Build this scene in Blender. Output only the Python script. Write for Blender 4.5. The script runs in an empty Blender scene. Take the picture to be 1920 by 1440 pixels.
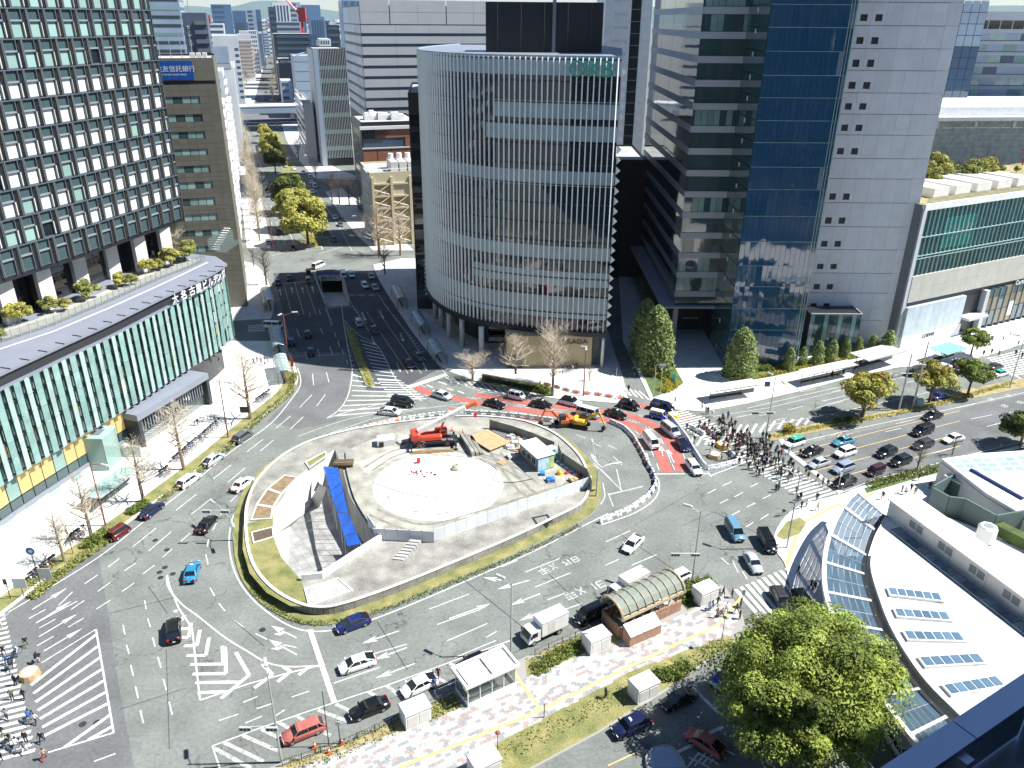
import bpy,math,random
from mathutils import Vector,Matrix,geometry
rnd=random.Random(11)
SC=bpy.context.scene
COL=SC.collection
# ------ camera
CAMH=71.0
FPX=1484.0
_t,_r=math.radians(24.8),math.radians(0.42)
FW=Vector((0,math.cos(_t),-math.sin(_t)))
_U=Vector((0,math.sin(_t),math.cos(_t)))
_R=Vector((1,0,0))
RV=math.cos(_r)*_R+math.sin(_r)*_U
UV=-math.sin(_r)*_R+math.cos(_r)*_U
EYE=Vector((0,0,CAMH))
cd=bpy.data.cameras.new('camera')
cam=bpy.data.objects.new('camera',cd)
COL.objects.link(cam)
cam.matrix_world=Matrix(((RV.x,UV.x,-FW.x,0),(RV.y,UV.y,-FW.y,0),(RV.z,UV.z,-FW.z,CAMH),(0,0,0,1)))
cd.sensor_width=36
cd.lens=36*FPX/1920
cd.clip_start=0.3
cd.clip_end=60000
SC.camera=cam
# ------ light
SUN_EL, SUN_AZ = math.radians(52), math.radians(2)      # azimuth measured from +X towards +Y
w=bpy.data.worlds.new('World')
SC.world=w
w.use_nodes=True
nt=w.node_tree
bg=nt.nodes['Background']
sky=nt.nodes.new('ShaderNodeTexSky')
sky.sky_type='NISHITA'
sky.sun_disc=False
sky.sun_elevation=SUN_EL
sky.sun_rotation=math.radians(88)
sky.air_density=1.0
sky.dust_density=0.1
sky.ozone_density=6.0
nt.links.new(sky.outputs[0],bg.inputs[0])
bg.inputs[1].default_value=0.068
sl=bpy.data.lights.new('sun','SUN')
sl.energy=5.0
sl.angle=math.radians(0.5)
sl.color=(1.0,0.98,0.94)
sun=bpy.data.objects.new('sun',sl)
COL.objects.link(sun)
sd=Vector((math.cos(SUN_EL)*math.cos(SUN_AZ),math.cos(SUN_EL)*math.sin(SUN_AZ),math.sin(SUN_EL)))
sun.rotation_euler=sd.to_track_quat('Z','Y').to_euler()
sun.location=sd*300
SC.view_settings.view_transform='Standard'
SC.view_settings.look='None'
SC.view_settings.exposure=1.0
SC.view_settings.gamma=1.0
SC.view_settings.use_curve_mapping=False
SC.render.engine='CYCLES'
SC.cycles.max_bounces=6
SC.cycles.diffuse_bounces=2
SC.cycles.glossy_bounces=4
SC.cycles.transparent_max_bounces=12
SC.cycles.caustics_reflective=False
SC.cycles.caustics_refractive=False

# ------ survey: photo point -> place on the ground
def G(x,y,z=0.0):
 d=FW*FPX+RV*(x-960)-UV*(y-720)
 k=(z-CAMH)/d.z
 return EYE+d*k
def AY(x,y,Y):
 d=FW*FPX+RV*(x-960)-UV*(y-720)
 return EYE+d*(Y/d.y)
def GL(pts,z=0.0):
 return [G(x,y,z) for x,y in pts]
def ZT(p,y):
 "height above the ground point p of what shows at row y"
 k=(720-y)/FPX
 a=Vector((p[0],p[1],-CAMH))
 return (k*a.dot(FW)-a.dot(UV))/(UV.z-k*FW.z)

def PX(p,z=0.0):
 v=Vector((p[0],p[1],z))-EYE
 return 960+FPX*v.dot(RV)/v.dot(FW)
def face(A,x,d=Vector((0.953,0.304))):
 "right-hand corner of a street front that starts at A and ends at column x"
 z=A[2] if len(A)>2 else 0.0
 A=Vector((A[0],A[1]));lo,hi=0.0,400.0
 for _ in range(40):
  m=(lo+hi)/2
  if PX(A+d*m,z)<x:lo=m
  else:hi=m
 return A+d*lo
# ------ materials
MT={}
def mat(name,col,rough=0.6,metal=0.0,var=0.0,scale=1.0,bump=0.0,spec=0.5,emit=None,alpha=1.0,rv=0.0,coat=0.0,dark=None,detail=4.0,trans=0.0,fine=0.0):
 m=bpy.data.materials.new(name)
 m.use_nodes=True
 n=m.node_tree.nodes
 L=m.node_tree.links.new
 b=n['Principled BSDF']
 c4=(col[0],col[1],col[2],1)
 b.inputs['Base Color'].default_value=c4
 b.inputs['Roughness'].default_value=rough
 b.inputs['Metallic'].default_value=metal
 b.inputs['Specular IOR Level'].default_value=spec
 b.inputs['Coat Weight'].default_value=coat
 b.inputs['Coat Roughness'].default_value=0.05
 b.inputs['Alpha'].default_value=alpha
 b.inputs['Transmission Weight'].default_value=trans
 if emit:
  b.inputs['Emission Color'].default_value=(*emit[:3],1)
  b.inputs['Emission Strength'].default_value=emit[3]
 out=None
 if var or bump:
  g=n.new('ShaderNodeNewGeometry')
  tx=n.new('ShaderNodeTexNoise')
  tx.inputs['Scale'].default_value=scale
  tx.inputs['Detail'].default_value=detail
  L(g.outputs['Position'],tx.inputs['Vector'])
  if var:
   mx=n.new('ShaderNodeMix')
   mx.data_type='RGBA'
   d=dark or tuple(max(0,c*(1-var)) for c in col)
   e=tuple(min(1,c*(1+var*0.7)) for c in col)
   mx.inputs[6].default_value=(*d,1)
   mx.inputs[7].default_value=(*e,1)
   rp=n.new('ShaderNodeMapRange')
   rp.inputs[1].default_value=0.3
   rp.inputs[2].default_value=0.7
   L(tx.outputs[0],rp.inputs[0])
   L(rp.outputs[0],mx.inputs[0])
   out=mx.outputs[2]
   if fine:
    t3=n.new('ShaderNodeTexNoise')
    t3.inputs['Scale'].default_value=scale*14
    t3.inputs['Detail'].default_value=3
    L(g.outputs['Position'],t3.inputs['Vector'])
    m3=n.new('ShaderNodeMapRange')
    m3.inputs[1].default_value=0.3
    m3.inputs[2].default_value=0.7
    m3.inputs[3].default_value=1-fine
    m3.inputs[4].default_value=1+fine
    L(t3.outputs[0],m3.inputs[0])
    vm=n.new('ShaderNodeVectorMath')
    vm.operation='SCALE'
    L(out,vm.inputs[0])
    L(m3.outputs[0],vm.inputs['Scale'])
    out=vm.outputs[0]
   L(out,b.inputs['Base Color'])
  if bump:
   bp=n.new('ShaderNodeBump')
   bp.inputs['Strength'].default_value=bump
   bp.inputs['Distance'].default_value=0.1
   L(tx.outputs[0],bp.inputs['Height'])
   L(bp.outputs[0],b.inputs['Normal'])
 if rv:
  oi=n.new('ShaderNodeObjectInfo')
  hs=n.new('ShaderNodeHueSaturation')
  mr=n.new('ShaderNodeMapRange')
  mr.inputs[3].default_value=1-rv
  mr.inputs[4].default_value=1+rv
  L(oi.outputs['Random'],mr.inputs[0])
  L(mr.outputs[0],hs.inputs['Value'])
  hs.inputs['Color'].default_value=c4
  if out:
   L(out,hs.inputs['Color'])
  L(hs.outputs[0],b.inputs['Base Color'])
 MT[name]=m
 return m

def asphalt(name,col,crack=0.35,scale=0.11,seam=0.0):
 "worn asphalt: mottled, with fine cracks and patch seams as relief-dark lines"
 m=mat(name,col,0.9,var=0.22,scale=0.16,spec=0.25,fine=0.14,detail=8)
 n=m.node_tree.nodes
 L=m.node_tree.links.new
 b=n['Principled BSDF']
 src=b.inputs['Base Color'].links[0].from_socket
 g=n.new('ShaderNodeNewGeometry')
 ns=n.new('ShaderNodeTexNoise')
 ns.inputs['Scale'].default_value=0.55
 ns.inputs['Detail'].default_value=5
 L(g.outputs['Position'],ns.inputs['Vector'])
 ad=n.new('ShaderNodeMix')
 ad.data_type='VECTOR'
 ad.inputs[0].default_value=0.75
 sc=n.new('ShaderNodeVectorMath')
 sc.operation='MULTIPLY_ADD'
 sc.inputs[1].default_value=(6,6,0)
 L(ns.outputs['Color'],sc.inputs[0])
 L(g.outputs['Position'],sc.inputs[2])
 vo=n.new('ShaderNodeTexVoronoi')
 vo.feature='DISTANCE_TO_EDGE'
 vo.inputs['Scale'].default_value=scale
 L(sc.outputs[0],vo.inputs['Vector'])
    # only some places are cracked
 n2=n.new('ShaderNodeTexNoise')
 n2.inputs['Scale'].default_value=0.07
 n2.inputs['Detail'].default_value=3
 L(g.outputs['Position'],n2.inputs['Vector'])
 mr2=n.new('ShaderNodeMapRange')
 mr2.inputs[1].default_value=0.38
 mr2.inputs[2].default_value=0.6
 L(n2.outputs[0],mr2.inputs[0])
 mr=n.new('ShaderNodeMapRange')
 mr.inputs[1].default_value=0.0
 mr.inputs[2].default_value=0.014
 mr.inputs[3].default_value=1
 mr.inputs[4].default_value=0
 L(vo.outputs['Distance'],mr.inputs[0])
 mu=n.new('ShaderNodeMath')
 mu.operation='MULTIPLY'
 L(mr.outputs[0],mu.inputs[0])
 L(mr2.outputs[0],mu.inputs[1])
 mu2=n.new('ShaderNodeMath')
 mu2.operation='MULTIPLY'
 mu2.inputs[1].default_value=crack
 L(mu.outputs[0],mu2.inputs[0])
 mx=n.new('ShaderNodeMix')
 mx.data_type='RGBA'
 L(mu2.outputs[0],mx.inputs[0])
 L(src,mx.inputs[6])
 mx.inputs[7].default_value=(0.03,0.032,0.03,1)
 L(mx.outputs[2],b.inputs['Base Color'])
 return m

def glass(name,col,rough=0.03,wave=0.0,wscale=0.3,metal=0.0,spec=0.8,coat=0.0):
 m=mat(name,col,rough,metal,spec=spec,coat=coat)
 if wave:
  n=m.node_tree.nodes
  L=m.node_tree.links.new
  b=n['Principled BSDF']
  g=n.new('ShaderNodeNewGeometry')
  tx=n.new('ShaderNodeTexNoise')
  tx.inputs['Scale'].default_value=wscale
  tx.inputs['Detail'].default_value=1.5
  L(g.outputs['Position'],tx.inputs['Vector'])
  bp=n.new('ShaderNodeBump')
  bp.inputs['Strength'].default_value=wave
  bp.inputs['Distance'].default_value=0.25
  L(tx.outputs[0],bp.inputs['Height'])
  L(bp.outputs[0],b.inputs['Normal'])
 return m

asphalt('asphalt',(0.182,0.194,0.178),crack=0.85)
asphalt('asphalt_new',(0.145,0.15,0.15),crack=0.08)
asphalt('asphalt_far',(0.15,0.155,0.15),crack=0.2)
mat('paint',(0.60,0.61,0.59),0.75,var=0.3,scale=1.6,fine=0.25,spec=0.3)
mat('paint_worn',(0.42,0.43,0.41),0.8,var=0.45,scale=2.2,fine=0.3,spec=0.3)
mat('paint_yellow',(0.62,0.46,0.18),0.8,var=0.25,scale=1.6,spec=0.3)
mat('paint_red',(0.40,0.125,0.105),0.85,var=0.2,scale=0.8,fine=0.15,spec=0.2)
mat('kerb',(0.42,0.41,0.37),0.85,var=0.25,scale=0.8,fine=0.1)
mat('pavement',(0.60,0.585,0.55),0.85,var=0.16,scale=0.35,fine=0.1)
mat('pavement_white',(0.70,0.69,0.66),0.85,var=0.12,scale=0.35,fine=0.08)
mat('joint',(0.30,0.29,0.27),0.9)
mat('concrete',(0.40,0.40,0.375),0.85,var=0.22,scale=0.4,fine=0.15)
mat('concrete_light',(0.62,0.61,0.58),0.85,var=0.12,scale=0.5,fine=0.08)
mat('concrete_old',(0.28,0.275,0.245),0.9,var=0.4,scale=0.35,fine=0.25,detail=8)
mat('sand',(0.80,0.78,0.72),0.95,var=0.08,scale=0.5,fine=0.06)
mat('soil',(0.24,0.17,0.10),0.95,var=0.3,scale=1.2,fine=0.25)
mat('lawn',(0.24,0.21,0.085),0.95,var=0.35,scale=0.45,fine=0.35,dark=(0.12,0.145,0.045))
mat('lawn_green',(0.085,0.13,0.035),0.95,var=0.35,scale=0.5,fine=0.3)
mat('dry_grass',(0.33,0.27,0.13),0.95,var=0.3,scale=0.6,fine=0.2)
mat('yellow_tile',(0.55,0.44,0.20),0.8,var=0.12,scale=2)
mat('white',(0.76,0.765,0.76),0.45,var=0.10,scale=0.9,fine=.05)
mat('offwhite',(0.66,0.65,0.61),0.6,var=0.1,scale=0.5)
mat('steel',(0.45,0.46,0.47),0.4,0.6,var=0.1,scale=2)
mat('galv',(0.50,0.51,0.50),0.5,0.3,var=0.12,scale=1.5)
mat('dark_metal',(0.045,0.048,0.055),0.45,0.3)
mat('grey_metal',(0.20,0.22,0.245),0.45,0.2,var=0.08,scale=0.7)
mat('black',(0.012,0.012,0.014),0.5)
mat('rust_pole',(0.24,0.075,0.05),0.6,var=0.2,scale=2)
mat('brown_pole',(0.055,0.04,0.035),0.6)
mat('orange',(0.75,0.16,0.05),0.55)
mat('cone',(0.80,0.14,0.05),0.5)
mat('red',(0.55,0.03,0.025),0.4)
mat('navy',(0.02,0.04,0.16),0.5)
mat('yellow',(0.70,0.42,0.03),0.45,var=0.1,scale=1.5)
mat('tarp',(0.02,0.16,0.80),0.35,var=0.25,scale=0.5,bump=0.3)
mat('wood',(0.48,0.33,0.18),0.75,var=0.2,scale=1.4,fine=0.12)
mat('wood_dark',(0.10,0.075,0.05),0.8,var=0.3,scale=1.5)
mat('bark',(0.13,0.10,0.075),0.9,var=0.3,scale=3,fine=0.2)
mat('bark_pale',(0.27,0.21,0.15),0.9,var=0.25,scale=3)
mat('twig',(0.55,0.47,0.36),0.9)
mat('rubber',(0.015,0.015,0.016),0.75)
mat('lens',(0.75,0.76,0.76),0.15)
mat('tail_red',(0.45,0.01,0.01),0.25)
mat('car_glass',(0.010,0.016,0.02),0.05,spec=0.7)
asphalt('asphalt_avenue',(0.085,0.09,0.10),crack=0.1)  # avenue shade partly put into this colour; also the seam tone
glass('clear_glass',(0.16,0.22,0.21),0.04,spec=0.6)
MT['clear_glass'].node_tree.nodes['Principled BSDF'].inputs['Alpha'].default_value=0.28

# ------ mesh building
class MB:
 def __init__(s):
  s.v,s.f,s.m=[],[],[]
 def add(s,vs,fs,m=0):
  o=len(s.v)
  s.v+=[tuple(p) for p in vs]
  s.f+=[tuple(i+o for i in f) for f in fs]
  s.m+=[m]*len(fs)
 def box(s,x0,x1,y0,y1,z0,z1,m=0,T=None):
  vs=[(x,y,z) for z in (z0,z1) for y in (y0,y1) for x in (x0,x1)]
  if T is not None:
   vs=[T @ Vector(p) for p in vs]
  s.add(vs,[(0,2,3,1),(4,5,7,6),(0,1,5,4),(2,6,7,3),(0,4,6,2),(1,3,7,5)],m)
 def quad(s,a,b,c,d,m=0):
  s.add([a,b,c,d],[(0,1,2,3)],m)
 def prism(s,poly,z0,z1,m=0,mt=None,bottom=False):
  poly=ccw(poly)
  n=len(poly)
  vs=[(p[0],p[1],z0) for p in poly]+[(p[0],p[1],z1) for p in poly]
  s.add(vs,[(i,(i+1)%n,n+(i+1)%n,n+i) for i in range(n)],m)
  s.sheet(poly,z1,m if mt is None else mt)
  if bottom:
   s.sheet(poly,z0,m,flip=True)
 def sheet(s,poly,z,m=0,flip=False,holes=()):
  loops=[[Vector((p[0],p[1],0)) for p in ccw(poly)]]+[[Vector((p[0],p[1],0)) for p in h] for h in holes]
  tris=geometry.tessellate_polygon(loops)
  flat=[p for l in loops for p in l]
  out=[]
  for t in tris:
   a,b,c=(flat[i] for i in t)
   up=(b-a).cross(c-a).z>0
   out.append(t if up!=flip else (t[0],t[2],t[1]))
  s.add([(p.x,p.y,z) for p in flat],out,m)
 def tube(s,pts,rad,n=6,m=0,cap=True):
  pts=[Vector(p) for p in pts]
  if not isinstance(rad,(list,tuple)):
   rad=[rad]*len(pts)
  vs=[]
  ref=None
  for i,p in enumerate(pts):
   d=(pts[min(i+1,len(pts)-1)]-pts[max(i-1,0)])
   if d.length<1e-9:
    d=Vector((0,0,1))
   d.normalize()
   if ref is None:
    ref=Vector((1,0,0)) if abs(d.x)<0.8 else Vector((0,1,0))
   u=ref-d*ref.dot(d)
   u.normalize()
   ref=u
   q=d.cross(u)
   for k in range(n):
    a=2*math.pi*k/n
    vs.append(p+(u*math.cos(a)+q*math.sin(a))*rad[i])
  fs=[]
  for i in range(len(pts)-1):
   for k in range(n):
    k2=(k+1)%n
    fs.append((i*n+k,i*n+k2,(i+1)*n+k2,(i+1)*n+k))
  if cap:
   fs.append(tuple(range(n-1,-1,-1)))
   e=(len(pts)-1)*n
   fs.append(tuple(range(e,e+n)))
  s.add(vs,fs,m)
 def strip(s,path,w,z,m=0):
  l,r=offset(path,w/2),offset(path,-w/2)
  n=len(path)
  vs=[(p[0],p[1],z) for p in l]+[(p[0],p[1],z) for p in r]
  s.add(vs,[(i,n+i,n+i+1,i+1) for i in range(n-1)],m)
 def wall(s,path,th,z0,z1,m=0,mt=None):
  l,r=offset(path,th/2),offset(path,-th/2)
  s.prism(list(l)+list(reversed(r)),z0,z1,m,mt)
 def ring(s,path,th,z0,z1,m=0):
  path=[Vector((p[0],p[1])) for p in path]
  for a,b in zip(path,path[1:]+path[:1]):
   if (b-a).length<th:continue
   d=(b-a).normalized()*(th/2)
   s.wall([a+d,b+d*.98],th,z0,z1,m)
 def dome(s,c,rx,ry,rz,nu=10,nv=5,m=0,jit=0.0):
  vs,fs=[],[]
  for j in range(nv+1):
   ph=math.pi/2*j/nv
   for i in range(nu):
    a=2*math.pi*i/nu
    k=1+rnd.uniform(-jit,jit)
    vs.append((c[0]+rx*math.cos(a)*math.cos(ph)*k,c[1]+ry*math.sin(a)*math.cos(ph)*k,c[2]+rz*math.sin(ph)*k))
  for j in range(nv):
   for i in range(nu):
    fs.append((j*nu+i,j*nu+(i+1)%nu,(j+1)*nu+(i+1)%nu,(j+1)*nu+i))
  s.add(vs,fs,m)
 def mesh(s,name,mats,smooth=False):
  me=bpy.data.meshes.new(name)
  me.from_pydata(s.v,[],s.f)
  for k in mats:
   me.materials.append(MT[k] if isinstance(k,str) else k)
  if len(mats)>1:
   me.polygons.foreach_set('material_index',s.m)
  if smooth:
   me.polygons.foreach_set('use_smooth',[True]*len(s.f))
  me.update()
  return me

def ccw(p):
 p=list(p)
 a=sum(p[i][0]*p[(i+1)%len(p)][1]-p[(i+1)%len(p)][0]*p[i][1] for i in range(len(p)))
 return p if a>0 else p[::-1]
def offset(path,d):
 path=[Vector((p[0],p[1])) for p in path]
 out=[]
 for i,p in enumerate(path):
  a=path[max(i-1,0)]
  b=path[min(i+1,len(path)-1)]
  t=(b-a)
  if t.length<1e-9:
   t=Vector((1,0))
  t.normalize()
  k=1.0
  if 0<i<len(path)-1 and (p-a).length>1e-9:
   k=1/max(.42,abs(t.dot((p-a).normalized())))
  out.append(p+Vector((-t.y,t.x))*d*k)
 return out
def smooth_path(pts,n=6):
 "Catmull-Rom through the points"
 pts=[Vector((p[0],p[1],p[2] if len(p)>2 else 0)) for p in pts]
 out=[]
 for i in range(len(pts)-1):
  p0,p1,p2,p3=pts[max(i-1,0)],pts[i],pts[i+1],pts[min(i+2,len(pts)-1)]
  for k in range(n):
   t=k/n
   out.append(0.5*((2*p1)+(p2-p0)*t+(2*p0-5*p1+4*p2-p3)*t*t+(3*p1-p0-3*p2+p3)*t**3))
 out.append(pts[-1])
 return out
def along(path,step,start=0.0):
 "points every step metres along a path: (point, angle)"
 out=[]
 need=start
 for a,b in zip(path[:-1],path[1:]):
  a,b=Vector((a[0],a[1])),Vector((b[0],b[1]))
  L=(b-a).length
  while need<=L and L>0:
   p=a+(b-a)*(need/L)
   out.append((p,math.atan2(b.y-a.y,b.x-a.x)))
   need+=step
  need-=L
 return out

def tag(o,label=None,cat=None,group=None,kind=None):
 if label:o['label']=label
 if cat:o['category']=cat
 if group:o['group']=group
 if kind:o['kind']=kind
 return o
def obj(name,mb,mats,parent=None,smooth=False,label=None,cat=None,group=None,kind=None):
 me=mb.mesh(name,mats,smooth) if isinstance(mb,MB) else mb
 o=bpy.data.objects.new(name,me)
 COL.objects.link(o)
 if parent:o.parent=parent
 return tag(o,label,cat,group,kind)
def bx(name,m,parent,*a):
 "one box as an object of its own"
 q=MB()
 q.box(*a)
 return obj(name,q,[m],parent)
def place(name,me,parent=None,loc=(0,0,0),rz=0.0,sc=None,label=None,cat=None,group=None):
 o=bpy.data.objects.new(name,me)
 COL.objects.link(o)
 o.location=loc
 o.rotation_euler=(0,0,rz)
 if sc:o.scale=sc
 if parent:o.parent=parent
 return tag(o,label,cat,group)
def thing(name,label,cat,loc=(0,0,0),rz=0.0,group=None):
 o=bpy.data.objects.new(name,None)
 o.empty_display_size=0.5
 COL.objects.link(o)
 o.location=(loc[0],loc[1],loc[2] if len(loc)>2 else 0)
 o.rotation_euler=(0,0,rz)
 return tag(o,label,cat,group)
KIDS={}
def copy_tree(o,parent=None):
 c=o.copy()
 COL.objects.link(c)
 if parent:c.parent=parent
 for ch in KIDS.get(o.name) or KIDS.setdefault(o.name,list(o.children)):
  copy_tree(ch,c)
 return c
def lrp(a,b,t):
 return a+(b-a)*t
TXT={}
def text_obj(name,s,size,m,parent,loc,rot,depth=0.02,sx=1.0,label=None):
 "lettering as a mesh"
 cu=bpy.data.curves.new(name,'FONT')
 cu.body=s
 cu.size=size
 cu.extrude=depth
 cu.resolution_u=2
 cu.align_x='CENTER'
 cu.align_y='CENTER'
 t=bpy.data.objects.new('tmp_text',cu)
 COL.objects.link(t)
 bpy.context.view_layer.update()
 me=bpy.data.meshes.new_from_object(t)
 bpy.data.objects.remove(t)
 me.materials.clear()
 me.materials.append(MT[m])
 o=bpy.data.objects.new(name,me)
 COL.objects.link(o)
 o.location=loc
 o.rotation_euler=rot
 o.scale=(sx,1,1)
 if parent:o.parent=parent
 return tag(o,label)
# ====== ground
hole_tunnel=GL([(592,517),(640,517),(656,572),(612,576)])
lipz=1.2
isl_px=[(437,1005),(441,960),(462,912),(505,868),(560,836),(625,815),(700,800),(780,790),(850,783),(918,783),
          (990,792),(1050,815),(1092,848),(1116,880),(1126,915),(1124,940),(1105,968),(1050,997),(1000,1022),(900,1067),(760,1126),(650,1165),(590,1173),(540,1162),(490,1132),(456,1092),(441,1050)]
pit_px=[(628,842),(557,893),(512,960),(512,1005),(528,1045),(566,1088),(604,1084),(660,1047),(706,1018),(690,985),(655,930),(640,870)]
pit=GL(pit_px,lipz)
gm=MB()
ring=[Vector((math.cos(a)*30000,math.sin(a)*30000)) for a in [i*math.pi/12 for i in range(24)]]
near=[Vector((-420,-60)),Vector((420,-60)),Vector((420,560)),Vector((-420,560))]
gm.sheet(near,0.0,0,holes=[list(reversed(ccw(hole_tunnel))),list(reversed(ccw(pit)))])
gm.sheet(ring,0.0,1,holes=[list(reversed(ccw(near)))])
obj('ground',gm,['asphalt','asphalt_far'],kind='structure')

def slab(name,poly,z=0.12,top='pavement',side='kerb',kerbw=0.0):
 b=MB()
 b.prism(poly,-0.01,z,0,1)
 return obj(name,b,[side,top],kind='structure')

# pavements (kerb lines as surveyed)
left_kerb=[(-60,1180),(0,1155),(100,1078),(197,1013),(300,937),(400,860),(470,800),(520,760),(548,735),(559,712),(554,690),(546,670),(538,655),(522,640)]
LK=smooth_path(GL(left_kerb),4)
slab('pavement_left',list(LK)+[G(435,640),Vector((-78,165)),Vector((-90,110)),Vector((-92,70))],top='pavement_white')
bank_kerb=GL([(508,598),(514,575),(508,545),(497,515),(478,497),(455,490)])
slab('pavement_bank',list(smooth_path(bank_kerb,3))+[Vector((-110,240)),Vector((-110,190)),G(440,602)])
okb_kerb=GL([(700,497),(708,520),(735,565),(770,618),(800,657),(826,688),(866,706),(905,719),(965,732),(1035,747),(1100,752),(1165,757),(1178,752)])
OK_=smooth_path(okb_kerb,4)
slab('pavement_curved_tower',list(OK_)+[G(1166,700),G(1150,655),Vector((24,250)),Vector((-36,250))])
toy_kerb=GL([(1222,756),(1262,768),(1320,772),(1400,757),(1511,731),(1581,712),(1685,689),(1790,680),(1850,668),(1940,638)])
slab('pavement_plaza',list(toy_kerb)+[Vector((160,195)),Vector((100,260)),Vector((34,250)),G(1168,640),G(1196,700)],top='pavement_white')
st_kerb=GL([(1940,829),(1790,867),(1700,893),(1620,911),(1572,930),(1530,938),(1500,948),(1470,972),(1452,1003),(1452,1030),(1470,1055),(1478,1085),(1484,1110),(1505,1150),(1545,1200),(1600,1260),(1650,1330),(1700,1400),(1740,1460)])
slab('pavement_station',list(smooth_path(st_kerb,3))+[Vector((90,30)),Vector((150,60)),Vector((150,120))],top='pavement_white')
strip_top=[(430,1475),(528,1431),(640,1393),(760,1339),(852,1297),(905,1270),(965,1242),(1005,1223),(1100,1180),(1200,1137),(1290,1097),(1325,1085),(1360,1102),(1390,1148),(1398,1178)]
strip_bot=[(1375,1215),(1330,1238),(1280,1277),(1200,1327),(1120,1377),(1000,1442),(900,1492)]
slab('pavement_tiled',GL(strip_top)+GL(strip_bot),top='joint')

# far pavements each side of the avenue
slab('pavement_avenue',GL([(508,466),(504,440),(490,377),(470,300),(457,247),(448,228),(430,228),(440,300),(455,400),(463,466)]))
slab('pavement_avenue',GL([(700,470),(668,440),(640,405),(610,360),(640,352),(700,400),(776,470)]))
slab('pavement_avenue',GL([(590,335),(560,300),(538,265),(528,232),(560,232),(600,300),(640,320),(690,338)]))

slab('pavement_avenue',GL([(444,200),(474,200),(490,140),(503,95),(509,72),(504,70),(478,100),(450,160)]))
slab('pavement_avenue',GL([(560,200),(540,200),(533,140),(527,95),(524,72),(529,72),(540,110),(556,160)]))
# ------ darker resurfaced patches, the avenue one darkened more to deepen its shade
rp=MB()
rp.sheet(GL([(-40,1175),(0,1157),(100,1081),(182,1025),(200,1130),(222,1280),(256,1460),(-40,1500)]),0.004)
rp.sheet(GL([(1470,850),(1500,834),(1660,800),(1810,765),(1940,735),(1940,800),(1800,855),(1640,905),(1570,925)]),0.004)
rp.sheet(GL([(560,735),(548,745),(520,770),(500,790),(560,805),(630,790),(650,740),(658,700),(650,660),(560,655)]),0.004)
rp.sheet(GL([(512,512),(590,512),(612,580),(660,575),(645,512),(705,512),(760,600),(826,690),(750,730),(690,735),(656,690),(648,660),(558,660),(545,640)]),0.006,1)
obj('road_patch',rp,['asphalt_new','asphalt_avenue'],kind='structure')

# ------ painted markings
mk=MB()
_mz=[0]
def MZ():
 _mz[0]+=1
 return 0.012+0.00004*_mz[0]
def line(px,w=0.15,m=0,smooth=False):
 p=GL(px)
 if smooth:p=smooth_path(p,5)
 mk.strip(p,w,MZ(),m)
def poly(px,m=0):
 mk.sheet(GL(px),MZ(),m)
def dashes(px,n,duty=0.5,w=0.15,m=0):
 "n dashes along a straight pixel line, equal on the ground"
 a,b=G(*px[0]),G(*px[1])
 for i in range(n):
  t0,t1=i/n,(i+duty)/n
  mk.strip([lrp(a,b,t0),lrp(a,b,t1)],w,MZ(),m)
def zebra(a,b,c,d,n,duty=0.5,m=0):
 "n bars between edge a-b and edge c-d"
 a,b,c,d=(G(*q) for q in (a,b,c,d))
 for i in range(n):
  t0,t1=i/n,(i+duty)/n
  mk.sheet([lrp(a,b,t0),lrp(a,b,t1),lrp(c,d,t1),lrp(c,d,t0)],MZ(),m)
def arrow(px0,px1,head=1.0,m=0,turn=0):
 a,b=G(*px0),G(*px1)
 d=(b-a)
 L=d.length
 d.normalize()
 q=Vector((-d.y,d.x,0))
 mk.sheet([a+q*.09,a-q*.09,b-d*1.8-q*.09,b-d*1.8+q*.09],MZ(),m)
 mk.sheet([b,b-d*2.0+q*.42*head,b-d*1.7+q*.09,b-d*1.7-q*.09,b-d*2.0-q*.42*head],MZ(),m)
 if turn:
  c=b-d*2.6
  mk.sheet([c,c+d*.5+q*turn*.2,c+d*1.2+q*turn*1.0,c+d*.3+q*turn*.75],MZ(),m)
# left-hand road
line([(16,1148),(180,1048),(267,980),(347,918),(433,847),(490,808),(517,785),(540,757),(560,729),(564,712),(558,690)],0.18,0,True)
for q in ([(140,1010+90),(152,1010+90)],):
 pass
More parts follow.
